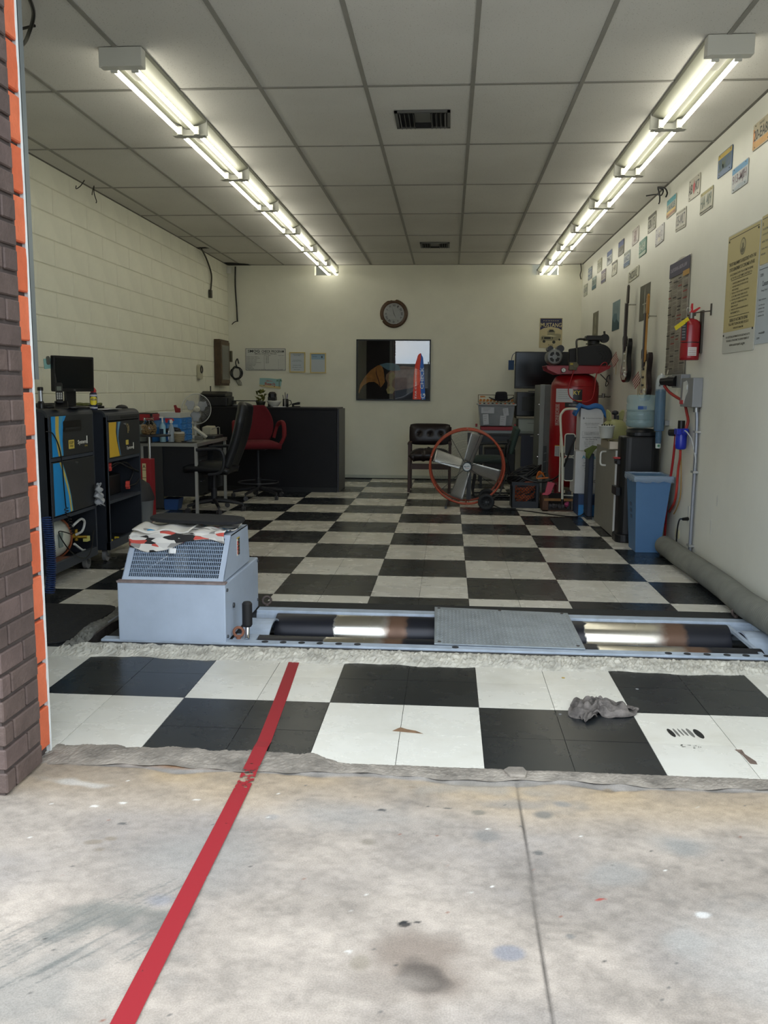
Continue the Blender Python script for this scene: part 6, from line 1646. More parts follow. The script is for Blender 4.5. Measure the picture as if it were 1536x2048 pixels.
Fp = on_back(1.10, 6.04, 1.16)
q = MB(Fp); rectf(q, -.24, -.05, .24, .055, .008, 0, .01); q.build('frame', [mat('#5a5036', .5)], pf)
q = MB(Fp); 
for k in range(10):
    x = -.22 + k * .047; q.cut(); q.poly([(x, -.04), (x + .03, -.035), (x + .04, -.015), (x + .015, .0), (x - .005, -.02)], .002, .006)
for k in range(3): q.cut(); x = -.215 + k * .02; q.poly([(x, .02 + k * .004), (x + .03, .015), (x + .035, .03), (x + .01, .04)], .002, .006)
q.build('decor', [mat('#c07a3c', .6)], pf)
ht = thing('hat', 'dark navy brimmed hat resting on the storage bin', 'hat', (1.17, 5.93, 1.11))
q = MB(); q.grid(lambda u_, v_: (1.165 + (.02 + .145 * v_) * cos(2 * pi * u_), 5.93 + (.02 + .115 * v_) * sin(2 * pi * u_), 1.15 + .035 * v_ * v_ * abs(cos(2 * pi * u_)) ** 2 - .018 * v_ * abs(sin(2 * pi * u_))), 36, 8); q.build('brim', [mat('#17151f', .85)], ht, solid=.006)
q = MB(); q.lathe([(.088, .0), (.082, .05), (.074, .095), (.05, .105), (0, .10)], (1.165, 5.93, 1.152), 28); q.build('crown', [mat('#17151f', .85)], ht)
q = MB(); q.tube([(1.12, 5.85, 1.15), (1.115, 5.83, 1.12), (1.12, 5.83, 1.112)], .004, 6); q.build('chin_cord', [BLACKP], ht)
# microwave on its shelf
mw = thing('microwave', 'black microwave oven on a small wooden shelf', 'microwave', (1.56, 6.05, .93))
q = MB(); q.box(1.365, 5.91, .935, 1.82, 6.3, 1.255); q.build('body', [BLACKP], mw, bev=.006)
Fm = on_back(1.59, 5.909, 1.095)
q = MB(Fm); q.rbox(-.215, -.15, .20, .155, .01, 0, .012); dr = q.build('door', [mat('#0d0e10', .18)], mw, bev=.003)
q = MB(Fm); q.rbox(-.15, -.09, .14, .10, .006, .012, .014); q.build('window', [mat('#2b2d2c', .12)], dr)
q = MB(); q.box(1.37, 5.89, .905, 1.84, 6.35, .932); q.cut(); one(q, 'shelf_board', [mat('#8a8474', .6)], 'light wooden board carrying the microwave', 'board', bev=.002)
wd = thing('white_drawer_unit', 'small white drawer cabinet under the microwave board', 'drawer unit', (1.6, 6.0, .71))
q = MB(); q.box(1.40, 5.92, .706, 1.82, 6.33, .904); q.build('case', [mat('#8f958e', .5)], wd, bev=.002)
q = MB(); q.box(1.41, 5.91, .73, 1.81, 5.921, .895); d_ = q.build('drawer', [mat('#98a099', .5)], wd, bev=.003)
q = MB(); q.box(1.52, 5.905, .84, 1.70, 5.911, .845); q.build('drawer_lip', [mat('#5a5f5b', .5)], d_)
q = MB(); q.poly([(1.62, .0), (1.68, .0), (1.66, .05), (1.64, .05)], 0, .02); q.v = [(x, 5.88, .87 + y) if z_ < .01 else (x, 5.90, .87 + y) for x, y, z_ in q.v]; one(q, 'red_clamp', [mat('#8e1820', .5)], 'small dark red clamp on the edge of the microwave board', 'clamp')
tv = thing('television', 'black flat television behind the compressor', 'television', (1.75, 6.25, 1.257))
q = MB(); q.box(1.355, 6.20, 1.30, 2.16, 6.245, 1.795); q.build('frame', [BLACKP], tv, bev=.006)
q = MB(on_back(1.757, 6.20, 1.555)); q.box(-.385, -.225, 0, .385, .225, .001); q.text('SAMSUNG', -.20, -.240, .009, z=.0015); q.build('screen', [mat('#0a0b0c', .15)], tv)
q = MB(); q.box(1.55, 6.15, 1.256, 1.80, 6.29, 1.268); q.box(1.64, 6.21, 1.268, 1.70, 6.235, 1.30); q.build('stand', [BLACKP], tv)
q = MB(); q.box(1.27, 6.235, 1.55, 1.345, 6.26, 1.68); q.tube(spline([(1.31, 6.245, 1.68), (1.32, 6.245, 1.74), (1.35, 6.24, 1.775), (1.40, 6.24, 1.796)]), .004, 6); one(q, 'blue_pouch', [mat('#173a63', .6)], 'dark blue pouch hanging from the left edge of the television', 'pouch')

# ---- tall grey cabinet with chrome bolts
gcab = thing('locker', 'narrow tall grey steel locker between microwave and compressor', 'locker', (1.62, 5.0, 0))
q = MB(); q.box(1.57, 4.66, 0, 1.70, 5.55, 1.345); q.build('body', [mat('#6f736f', .45, var=.08)], gcab, bev=.004)
q = MB(); q.box(1.545, 4.62, 0, 1.60, 4.66, 1.347); q.build('front_post', [mat('#7e827e', .4)], gcab, bev=.003)
for z_ in (1.205, 1.11, .87, .755, .49):
    q = MB(); q.cyl((1.545, 4.64, z_), (1.53 if z_ in (1.11, .755, .49) else 1.541, 4.64, z_), .010 if z_ in (1.11, .755, .49) else .005, n=10); q.build('bolt', [CHROME], gcab)
q = MB(); q.box(1.601, 4.63, .05, 1.64, 4.65, .62); q.build('dark_strip', [mat('#3b413f', .5)], gcab)
for z_ in (.53, .43, .30): q = MB(); q.tube([(1.61, 4.62, z_), (1.63, 4.60, z_ + .01), (1.65, 4.62, z_)], .005, 6); q.build('hook', [STEEL], gcab)

# ---- air compressor
RD = mat('#8c1119', .28, spec=.6, var=.06)
cm = thing('air_compressor', 'tall red upright air compressor with black belt guard and pump on top', 'compressor', (1.886, 4.2, 0))
tx, ty = 1.886, 4.2; TR = .266
q = MB(); q.lathe([(.03, .175), (.14, .19), (.22, .225), (.258, .29), (.266, .34), (.266, 1.30), (.258, 1.36), (.22, 1.425), (.14, 1.465), (0, 1.478)], (tx, ty, 0), 48); tank = q.build('tank', [RD], cm)
q = MB(); q.lathe([(.267, 1.325), (.2685, 1.328), (.267, 1.331)], (tx, ty, 0), 48); q.build('weld_seam', [mat('#8e1018', .3)], tank)
for a in (45, 135, 225, 315):
    q = MB(); x, y = tx + .2 * cos(radians(a)), ty + .2 * sin(radians(a)); q.taper(0, (x - .03, y - .02, x + .03, y + .02), .26, (x - .04, y - .02, x + .04, y + .02)); q.build('leg', [mat('#7a0f16', .4)], cm)
q = MB()
q.prism_y([(1.535, 1.55), (2.23, 1.55), (2.22, 1.52), (2.12, 1.468), (1.66, 1.455), (1.55, 1.505)], 3.955, 3.962); q.box(1.535, 3.955, 1.545, 2.24, 4.42, 1.552); q.prism_y([(1.535, 1.55), (2.23, 1.55), (2.22, 1.52), (2.12, 1.468), (1.66, 1.455), (1.55, 1.505)], 4.413, 4.42)
q.build('platform', [RD], cm)
# belt guard: teardrop
gx, gz, gr = 2.125, 1.655, .135
gpts = [(1.79, 1.60), (1.79, 1.735)] + arc(gx, gz, gr, 100, -50, 18) + [(2.15, 1.552), (1.80, 1.552)]
q = MB(); q.prism_y(gpts, 4.05, 4.14); q.build('belt_guard', [mat('#101114', .55)], cm, bev=.008)
q = MB(); 
for k in range(4):
    q.cut(); q.tube([(gx + (gr - .02 - .028 * k) * cos(radians(a)), 4.048, gz + (gr - .02 - .028 * k) * sin(radians(a))) for a in range(-60, 130, 10)], .003, 5)
q.build('guard_rib', [mat('#16171a', .5)], cm)
# pump
q = MB(); q.cyl((2.06, 4.26, 1.56), (2.06, 4.26, 1.66), .085, n=20); q.build('crankcase', [BLACK], cm)
q = MB()
for k in range(8): q.cyl((2.075, 4.2, 1.66 + k * .022), (2.075, 4.2, 1.67 + k * .022), .085 if k % 2 == 0 else .07, n=24)
q.cyl((2.075, 4.2, 1.64), (2.075, 4.2, 1.83), .062, n=20); q.build('cylinder', [BLACK], cm)
q = MB(); q.box(1.975, 4.10, 1.835, 2.165, 4.30, 1.87); q.cbox(2.07, 4.2, 1.878, .17, .16, .016); q.build('head', [BLACK], cm, bev=.004)
q = MB(); q.cyl((2.185, 4.12, 1.855), (2.185, 4.20, 1.855), .048, n=20); q.cyl((2.185, 4.16, 1.90), (2.18, 4.16, 1.935), .012, n=10); q.build('air_filter', [BLACKP], cm)
q = MB(); q.tube(spline([(1.975, 4.15, 1.845), (1.90, 4.12, 1.845), (1.865, 4.05, 1.82), (1.86, 3.98, 1.74), (1.862, 3.94, 1.62), (1.862, 3.94, 1.56)]), .011, 8); q.build('discharge_pipe', [mat('#2c2c2a', .4)], cm)
# motor
Fmo = on_back(1.625, 4.0, 1.645)
q = MB(Fmo); q.lathe([(.078, -.26), (.086, -.24), (.086, .0), (.08, .012), (.07, .016), (0, .016)], (0, 0, 0), 32); mo = q.build('motor', [mat('#707272', .4, metal=.3)], cm)
q = MB(Fmo)
for k in range(4): a = radians(45 + 90 * k); q.cut(); q.poly([(.028 * cos(a - .55), .028 * sin(a - .55)), (.058 * cos(a - .55), .058 * sin(a - .55)), (.062 * cos(a), .062 * sin(a)), (.058 * cos(a + .55), .058 * sin(a + .55)), (.028 * cos(a + .55), .028 * sin(a + .55)), (.030 * cos(a), .030 * sin(a))], .016, .018)
q.build('motor_vent', [mat('#151618', .6)], mo)
for dx, r_ in ((-.045, .032), (.065, .040)):
    q = MB(); q.cyl((1.625 + dx, 4.02, 1.735), (1.625 + dx, 4.2, 1.735), r_, n=18); q.build('capacitor', [BLACKP], mo)
# switch, gauge, hoses
q = MB(); q.box(1.775, 3.90, 1.50, 1.86, 3.955, 1.585); q.cyl((1.845, 3.89, 1.55), (1.845, 3.95, 1.55), .028, n=18); sw = q.build('pressure_switch', [mat('#55503c', .45, metal=.3)], cm, bev=.003)
q = MB(); q.box(1.785, 3.898, 1.555, 1.815, 3.901, 1.575); q.build('yellow_tag', [mat('#a3912c', .5)], sw)
Fg = on_back(1.715, 3.90, 1.498)
q = MB(Fg); q.lathe([(.027, -.02), (.027, .004), (.023, .006)], (0, 0, 0), 20); ga = q.build('gauge', [BLACKP], cm)
q = MB(Fg); q.disc((0, 0), .022, .006, .0068, 20, 0); q.poly([(-.002, -.004), (.002, -.002), (-.010, .014), (-.012, .012)], .0068, .0075, 1); q.build('gauge_face', [mat('#c6c8c6', .4), INK], ga)
q = MB(); q.tube(spline([(1.83, 3.90, 1.50), (1.80, 3.90, 1.40), (1.775, 3.90, 1.30), (1.79, 3.90, 1.22), (1.85, 3.89, 1.17), (1.95, 3.89, 1.155), (2.03, 3.89, 1.19), (2.06, 3.91, 1.30), (2.07, 3.93, 1.42), (2.10, 3.96, 1.50)]), .006, 6); q.cut(); q.tube(spline([(2.10, 3.93, 1.46), (2.12, 3.93, 1.55), (2.16, 3.94, 1.585), (2.19, 3.95, 1.57), (2.18, 3.95, 1.53)]), .005, 6)
q.build('red_hose', [mat('#9c1a22', .4)], cm)
q = MB(); q.tube(spline([(2.14, 4.05, 1.46), (2.20, 4.05, 1.40), (2.23, 4.05, 1.36), (2.20, 4.03, 1.33), (2.21, 4.03, 1.42), (2.235, 4.03, 1.45), (2.24, 4.03, 1.40)]), .005, 6); q.build('black_wire', [BLACKP], cm)
q = MB(); q.cyl((2.14, 4.15, 1.215), (2.21, 4.13, 1.215), .014, n=10); q.cyl((2.19, 4.1, 1.20), (2.19, 4.1, 1.25), .02, n=10); q.tube([(2.19, 4.05, 1.215), (2.23, 4.0, 1.21), (2.25, 3.99, 1.215)], .007, 6); q.build('outlet_valve', [mat('#6d6a64', .35, metal=.7)], cm)
def curved_label(q, a0, a1, z0, z1, r_, m):
    n = 10; v = []
    for k in range(n + 1):
        a = radians(a0 + (a1 - a0) * k / n); v += [(tx + r_ * cos(a), ty + r_ * sin(a), z0), (tx + r_ * cos(a), ty + r_ * sin(a), z1)]
    q.add(v, [(2 * k, 2 * k + 2, 2 * k + 3, 2 * k + 1) for k in range(n)], m, True)
def ctext(q, s_, ac, zc, h, w_, r_, m, rot=0):
    v, f, tw, th = text_geo(s_); out = []
    for x, y in v:
        X, Y = x * w_, y * h
        if rot: X, Y = -Y, X
        a = radians(ac) + X / r_; out.append((tx + r_ * cos(a), ty + r_ * sin(a), zc + Y))
    q.add(out, f, m)
q = MB(); curved_label(q, 213, 258, 1.149, 1.298, .2675, 0)
for k in range(5): curved_label(q, 220, 250 - k % 2 * 5, 1.275 - k * .022, 1.278 - k * .022, .2682, 1)
q.build('paper_label', [mat('#b9bcc0', .7), mat('#7d8084', .7)], tank)
q = MB(); curved_label(q, 259, 280, 1.13, 1.29, .2675, 0); ctext(q, 'KY', 267.5, 1.255, .045, .075, .2684, 1); curved_label(q, 259, 280, 1.165, 1.172, .268, 1); curved_label(q, 240, 275, 1.095, 1.145, .2675, 0); ctext(q, 'AIR COMPRESSOR', 262, 1.12, .012, .12, .2684, 2)
q.build('brand_label', [mat('#15161a', .4), mat('#c8b446', .4), mat('#b9babb', .5)], tank)
q = MB(); ctext(q, 'IRONHORSE', 219, 1.01, .040, .235, .2684, 0, rot=1); curved_label(q, 213, 214, .89, 1.13, .268, 0); curved_label(q, 224, 225, .89, 1.13, .268, 0); q.build('side_lettering', [mat('#b9a8a4', .5)], tank)
q = MB(); curved_label(q, 215, 243, .545, .66, .2675, 0); curved_label(q, 215, 243, .66, .668, .2677, 2)
for k in range(6): curved_label(q, 217, 240, .56 + k * .016, .563 + k * .016, .2682, 1)
q.build('caution_label', [mat('#a5a8ab', .6), mat('#5f6264', .6), mat('#c2a73a', .6)], tank)
q = MB(); curved_label(q, 236, 244, .42, .52, .2675, 0); q.build('small_label', [mat('#b9bcc0', .7)], tank)

# ---- white folding step ladder leaning before the compressor
sl = thing('step_stool', 'white tubular folding step stool with grey treads in front of the compressor', 'step stool', (1.68, 3.3, 0))
WT = mat('#c3c1b2', .4, var=.08)
q = MB(); q.tube(spline([(1.665, 3.24, .155), (1.66, 3.26, .40), (1.655, 3.28, .62), (1.635, 3.30, .85), (1.625, 3.31, 1.0), (1.64, 3.31, 1.05), (1.68, 3.32, 1.085), (1.76, 3.285, 1.09), (1.79, 3.285, 1.085)]), .013, 10); q.build('frame_tube', [WT], sl)
q = MB(); q.tube([(1.645, 3.34, .22), (1.64, 3.35, .81)], .010, 8); q.build('frame_tube', [WT], sl)
for (z0, z1) in ((.60, .83), (.34, .585)):
    q = MB(on_back(1.735, 3.335, (z0 + z1) / 2)); w_, h_ = .052, (z1 - z0) / 2
    pts = []
    for cx, cy, a0 in ((w_ - .025, h_ - .025, 0), (-w_ + .025, h_ - .025, 90), (-w_ + .025, -h_ + .025, 180), (w_ - .025, -h_ + .025, 270)):
        for i in range(5): a = radians(a0 + 90 * i / 4); pts.append((cx + .025 * cos(a), cy + .025 * sin(a), 0))
    q.tube(pts, .006, 6, closed=True); fr2 = q.build('tread_edge', [WT], sl)
    q = MB(on_back(1.735, 3.338, (z0 + z1) / 2)); q.rbox(-w_, -h_, w_, h_, .025, -.008, 0); q.build('tread', [mat('#35363a', .7)], sl)
q = MB(); q.tube([(1.67, 3.25, .21), (1.68, 3.26, .195), (1.78, 3.28, .19)], .007, 6); q.build('lower_rod', [WT], sl)
q = MB(); q.box(1.635, 3.285, .59, 1.68, 3.315, .635); q.build('hinge', [mat('#4a3c34', .6)], sl, bev=.004)
q = MB(); q.cyl((1.665, 3.24, .10), (1.665, 3.24, .157), .015, n=10); q.build('rubber_foot', [BLACKP], sl)
wc = thing('wooden_crate', 'low brown wooden crate with odds and ends under the step stool', 'crate', (1.65, 3.55, 0))
WB = mat('#4c3122', .7, var=.25, vs_=9); WB2 = mat('#8a6238', .7, var=.2, vs_=9)
q = MB(); q.box(1.485, 3.43, .0, 1.545, 3.455, .165); q.build('corner_board', [WB], wc)
q = MB(); q.box(1.50, 3.425, .112, 1.80, 3.445, .138); q.build('rail', [WB2], wc)
q = MB(); q.box(1.485, 3.43, .0, 1.805, 3.75, .012); q.build('floor_board', [WB], wc)
q = MB(); q.box(1.485, 3.456, .012, 1.50, 3.75, .165); q.build('side_board', [WB], wc)
q = MB(); q.box(1.79, 3.456, .012, 1.805, 3.75, .11); q.build('side_board', [mat('#57504a', .7)], wc)
q = MB(); q.box(1.50, 3.44, .012, 1.79, 3.452, .03); q.build('lip', [mat('#1c1614', .7)], wc)
q = MB(); q.box(1.50, 3.735, .012, 1.79, 3.75, .16); q.build('back_board', [mat('#1c1614', .7)], wc)
q = MB(); rg = random.Random(3)
for k in range(5): q.ball((1.57 + k * .035, 3.50 + rg.uniform(0, .04), .045), .025, 8, 6, sc=(1.1, 1, .9 + rg.random() * .4))
one(q, 'grey_rags', [mat('#4c4a4b', .9, var=.4, vs_=30)], 'grey rags stuffed in the wooden crate', 'rags')
q = MB(); rg = random.Random(6)
for k in range(7): q.ball((1.745 + rg.uniform(-.014, .014), 3.49 + rg.uniform(-.01, .01), .062 + rg.uniform(-.025, .03)), .02, 8, 6)
one(q, 'pink_sponge', [mat('#b04a72', .7, var=.2, vs_=60)], 'pink crumpled scrubber in the wooden crate', 'sponge')
q = MB(); q.poly([(1.535, .315), (1.61, .30), (1.565, .19), (1.53, .172), (1.475, .178), (1.48, .195), (1.505, .20)], 0, .03); q.v = [(x, 3.42 + .03 * (z_ > .01) + (y - .2) * .3, y) for x, y, z_ in q.v]; one(q, 'dustpan', [mat('#a8324a', .45)], 'pink-red plastic dustpan leaning on the wooden crate', 'dustpan', bev=.004)

# ---- milk crate
mc = thing('milk_crate', 'black-blue plastic milk crate with diamond lattice sides', 'crate', (1.32, 3.82, 0))
MCM = mat('#22262e', .55)
x0, x1, y0, y1, zh = 1.172, 1.472, 3.67, 3.96, .282
def crate_side(name, F, wd):
    q = MB(F); hw_ = wd / 2
    q.box(-hw_, 0, -.008, hw_, .07, 0); q.box(-hw_, .245, -.012, hw_, zh, .002); q.box(-hw_, .07, -.008, -hw_ + .035, .245, 0); q.box(hw_ - .035, .07, -.008, hw_, .245, 0)
    s_ = q.build(name, [MCM], mc)
    q = MB(F)
    for d in (-1, 1):
        for k in range(-5, 9):
            xa = -hw_ + .035 + k * .033; pts = []
            for t in range(0, 13):
                yy = .07 + .175 * t / 12; xx = xa + d * (.175 * t / 12) * .95 + (0.0 if d > 0 else .16)
                if -hw_ + .035 <= xx <= hw_ - .035: pts.append((xx, yy, -.003))
            if len(pts) > 1: q.tube(pts, .0035, 4)
    q.build('lattice', [MCM], s_)
crate_side('side', on_back((x0 + x1) / 2, y0, 0), x1 - x0); crate_side('side', on_right(x0, (y0 + y1) / 2, 0), y1 - y0)
q = MB(); q.box(x0, y1 - .008, 0, x1, y1, zh); q.build('side', [MCM], mc); q = MB(); q.box(x1 - .008, y0, 0, x1, y1, zh); q.build('side', [MCM], mc)
q = MB(); q.box(x0 + .008, y0 + .008, 0.002, x1 - .008, y1 - .008, .012); q.build('bottom', [MCM], mc)
q = MB(); rg = random.Random(12)
for k in range(12):
    cz = .07 + .014 * k; q.tube([(1.32 + .105 * cos(2 * pi * t / 26) + .01 * sin(k * 3), 3.80 + .09 * sin(2 * pi * t / 26), cz + .03 * cos(2 * pi * t / 26 + k) + .02 * cos(2 * pi * t / 26)) for t in range(26)], .009, 6, closed=True)
one(q, 'extension_cable', [mat('#c2561f', .45)], 'orange extension cord coiled inside the milk crate', 'cord')
q = MB()
for k in range(11):
    a0 = k * .5; q.tube([(1.315 + (.17 + .006 * k) * cos(t) * (1 - .02 * k), 3.84 + .11 * sin(t) * (.8 + .03 * k), .335 + .012 * (k % 5) + .07 * cos(t - .3) + .02 * sin(3 * t + k)) for t in [2 * pi * i / 30 for i in range(30)]], .0085, 6, closed=True)
one(q, 'black_hose_coil', [BLACKP], 'heap of black cables coiled on top of the milk crate', 'cable')
q = MB()
for k in range(7): q.tube(spline([(1.44 + .003 * k, 3.74 + .012 * k, .325 + .002 * k), (1.46 + .01 * k, 3.75 + .012 * k, .385 - .002 * k), (1.49 + .006 * k, 3.76 + .012 * k, .39 - .006 * k), (1.53 + .002 * k, 3.76 + .01 * k, .335)]), .006, 6)
q.tube([(1.44, 3.73, .318), (1.57, 3.72, .33)], .008, 6)
one(q, 'extension_cable', [mat('#c2661f', .5)], 'orange cord bundle sticking out at the right of the black cables', 'cord')
q = MB(); q.tube(spline([(1.24, 3.62, .36), (1.36, 3.60, .31), (1.46, 3.58, .296), (1.56, 3.50, .32), (1.64, 3.40, .39), (1.69, 3.32, .52), (1.73, 3.27, .66), (1.78, 3.25, .80)]), .009, 8); one(q, 'black_cable', [BLACKP], 'thick black cable crossing in front of the white step stool', 'cable')

# ---- stacked boxes
BXW = mat('#c3c4c6', .65, var=.05); 
def printed(parent, F, lines, m0, m1=None):
    q = MB(F)
    for (s_, x, y, h, wd, mi) in lines: q.text(s_, x, y, h, mi, w=wd, z=.0012)
    q.build('print', [m0, m1 or m0], parent)
b1 = thing('carton', 'white calibration gas carton, upper one of the stack, with blue cloth on it', 'box', (1.95, 3.45, .66), group='white cartons')
q = MB(); q.box(1.83, 3.30, .662, 2.065, 3.58, 1.095); b_ = q.build('box', [BXW], b1, bev=.003)
printed(b_, on_back(1.9475, 3.2995, .88), [('Bureau of Automotive Repair', .02, .115, .012, .16, 0), ('10949 NORTH MATHER BLVD', .0, .062, .010, .15, 0), ('RANCHO CORDOVA, CA', .0, .047, .010, .12, 0), ('(916) 255-4200', .0, .022, .010, .10, 0), ('NON-FLAMMABLE GAS', .0, -.035, .010, .15, 0), ('COMPRESSED GAS NOS', .0, -.05, .010, .15, 0), ('Automotive Calibration', .0, -.082, .015, .19, 0), ('Gas Standards', .0, -.102, .015, .12, 0), ('Low Range', -.02, -.125, .010, .10, 0), ('Mid Range', -.02, -.142, .010, .10, 0), ('High Range', -.02, -.159, .010, .10, 0), ('Zero', -.045, -.176, .010, .04, 0)], mat('#5c5e62', .7))
q = MB(on_back(1.9475, 3.2995, .88)); rectf(q, -.095, -.065, .10, -.02, .0015, 0, .0008); q.cut(); q.disc((-.085, .115), .010, 0, .001, 14); q.build('print_frame', [mat('#7c7e82', .7)], b_)
b2 = thing('carton', 'white gas carton with blue lettering, lower one of the stack', 'box', (1.91, 3.4, .22), group='white cartons')
q = MB(); q.box(1.78, 3.20, .222, 2.045, 3.56, .66); b_ = q.build('box', [BXW], b2, bev=.003)
printed(b_, on_back(1.9125, 3.1995, .44), [('Airgas', .0, .155, .045, .14, 0), ('SPECIALTY', .0, .10, .010, .10, 1), ('CALIBRATION GAS', .0, .073, .010, .13, 1), ('NON-RETURNABLE', .01, .045, .010, .10, 1), ('FLAMMABLE', .01, .02, .010, .09, 1), ('THIS SIDE UP', .06, -.09, .028, .16, 1)], mat('#3390b4', .6), mat('#4b4d52', .7))
q = MB(on_right(1.7795, 3.38, .42)); q.poly([(0, -.09), (.05, 0), (0, .09), (-.05, 0)], 0, .001, 0); q.poly([(0, -.075), (.042, 0), (0, .075), (-.042, 0)], .001, .0015, 1); q.text('Airgas', .0, .17, .03, 2, w=.13, z=.0012); q.text('2.2', 0, -.0, .03, 0, z=.002); q.build('hazard_diamond', [mat('#1f2a28', .6), mat('#2b5a48', .6), mat('#557a85', .6)], b_)
b3 = thing('carton', 'blue carton at the bottom of the carton stack', 'box', (1.9, 3.3, 0), group='white cartons')
q = MB(); q.box(1.812, 3.12, 0, 2.04, 3.5, .22, 0); b_ = q.build('box', [mat('#2a3f63', .6)], b3, bev=.003)
q = MB(on_back(1.926, 3.1195, .055)); q.box(-.11, -.055, 0, .11, .06, .001, 0); q.text('hp', -.045, .0, .03, 1, z=.002); q.build('band', [mat('#2b78b5', .6), mat('#b9cbd8', .6)], b_)
q = MB(); q.box(1.76, 3.55, 0, 1.80, 3.75, .20); one(q, 'grey_board', [mat('#3c3f42', .6)], 'grey board standing behind the blue carton', 'board')
q = MB()
def bt_(u_, v_):
    x = 1.77 + .335 * u_; z_ = 1.118 + .012 * sin(u_ * 12)
    if u_ < .16: z_ -= (.16 - u_) * .55
    if u_ > .82: z_ -= (u_ - .82) * .55
    return (x, 3.27 + .17 * v_, z_ + .01 * sin(v_ * 9 + u_ * 5) - .012 * (v_ < .15))
q.grid(bt_, 30, 14); one(q, 'blue_towel', [mat('#2c5f9c', .9, bump=.6, bs=90)], 'blue shop towel draped over the topmost white carton', 'towel', solid=.022)

# ---- grey laminate cabinet, its things
cc = thing('base_cabinet', 'grey laminate base cabinet with white edges and a white handle', 'cabinet', (2.1, 2.3, 0))
q = MB(); q.box(1.945, 1.80, .0, 2.26, 2.80, .762); q.build('body', [mat('#b5b4ab', .5)], cc, bev=.002)
q = MB(); q.box(1.922, 1.795, .005, 1.943, 2.795, .762); dr = q.build('door', [mat('#85837b', .5, var=.05)], cc, bev=.002)
q = MB(); q.box(1.918, 1.785, .0, 1.944, 1.799, .765); q.build('edge_strip', [mat('#d3d3cf', .5)], cc); q = MB(); q.box(1.95, 1.788, .0, 1.965, 1.80, .765); q.build('edge_strip', [mat('#bfbfba', .5)], cc)
q = MB(); q.tube(spline([(1.922, 2.27, .725), (1.885, 2.27, .722), (1.873, 2.27, .70), (1.872, 2.27, .66), (1.873, 2.27, .62), (1.885, 2.27, .60), (1.922, 2.27, .597)]), .008, 8); q.build('handle', [mat('#dcdcd8', .4)], dr)
q = MB(); q.rbox(1.862, 2.86, 1.915, 3.10, .02, .03, .66, k=4); one(q, 'blue_case', [mat('#2b3344', .6)], 'slate blue upright case beside the grey cabinet', 'case', bev=.008)
q = MB(); q.box(1.8615, 2.855, 0.0, 1.915, 3.1, .028); one(q, 'case_base', [BLACKP], 'black foot strip below the slate blue case', 'base')
q = MB(); q.grid(lambda u_, v_: (1.845 + .085 * u_ + .01 * sin(v_ * 8), 2.80 + .32 * v_, .675 + .06 * u_ * (1 - .2 * v_) - .06 * (1 - u_) * (v_ < .4) * (1 - u_)), 14, 16); one(q, 'green_towel', [mat('#4d5a2c', .9, bump=.5)], 'olive green cloth draped over the slate blue case', 'cloth', solid=.015)
q = MB(); q.box(1.875, 1.90, .766, 2.02, 2.30, .838, 0); q.box(1.885, 1.899, .77, 1.975, 1.9005, .835, 1); bxo = one(q, 'tissue_carton', [mat('#8d8474', .7), mat('#cfc3b4', .7)], 'open beige carton lying on the grey cabinet', 'box', bev=.002)
q = MB(); q.grid(lambda u_, v_: (1.87 + .15 * u_, 1.92 + .3 * v_, .842 + .006 * sin(u_ * 9 + v_ * 5)), 8, 10); one(q, 'brown_paper', [mat('#57523d', .9)], 'crumpled brown paper on top of the beige carton', 'paper', solid=.003)
tb2 = thing('white_tub', 'white plastic tub standing on the beige carton', 'tub', (1.905, 2.2, .85))
q = MB(); q.lathe([(.052, .0), (.056, .005), (.068, .105), (.073, .107), (.073, .115), (.066, .115), (.054, .01), (0, .008)], (1.905, 2.2, .85), 28); q.build('tub', [mat('#c9cbc6', .45)], tb2)
q = MB(); 
for k in range(5): q.cyl((1.87 + k * .018, 2.2, .88), (1.86 + k * .022, 2.19, .975 + .006 * (k % 2)), .006, n=8)
q.build('contents', [BLACKP], tb2)
ptk = thing('gas_cylinder', 'yellow-green refrigerant cylinder with collar behind the white tub', 'gas cylinder', (2.04, 2.52, .764))
YG = mat('#98986a', .4)
q = MB(); q.lathe([(.05, .0), (.10, .01), (.115, .03), (.115, .17), (.105, .21), (.07, .24), (.03, .25), (0, .25)], (2.03, 2.50, .764), 30); q.build('shell', [YG], ptk)
for a in (200, 20):
    q = MB(); c_ = (2.03 + .07 * cos(radians(a)), 2.50 + .05 * sin(radians(a)))
    q.grid(lambda u_, v_: (2.03 + (.072 + .012 * v_) * cos(radians(a - 35 + 70 * u_)), 2.50 + (.072 + .012 * v_) * sin(radians(a - 35 + 70 * u_)), .764 + .235 + .105 * v_ * (1 - .35 * abs(2 * u_ - 1) ** 2)), 10, 6); q.build('collar', [YG], ptk, solid=.004)
q = MB(); q.cyl((2.03, 2.5, 1.01), (2.03, 2.5, 1.06), .012, n=10); q.lathe([(.02, 0), (.032, .01), (.03, .03), (.012, .04)], (2.03, 2.5, 1.055), 9); q.box(2.04, 2.46, .98, 2.06, 2.48, 1.05); q.build('valve', [mat('#26262e', .5)], ptk)

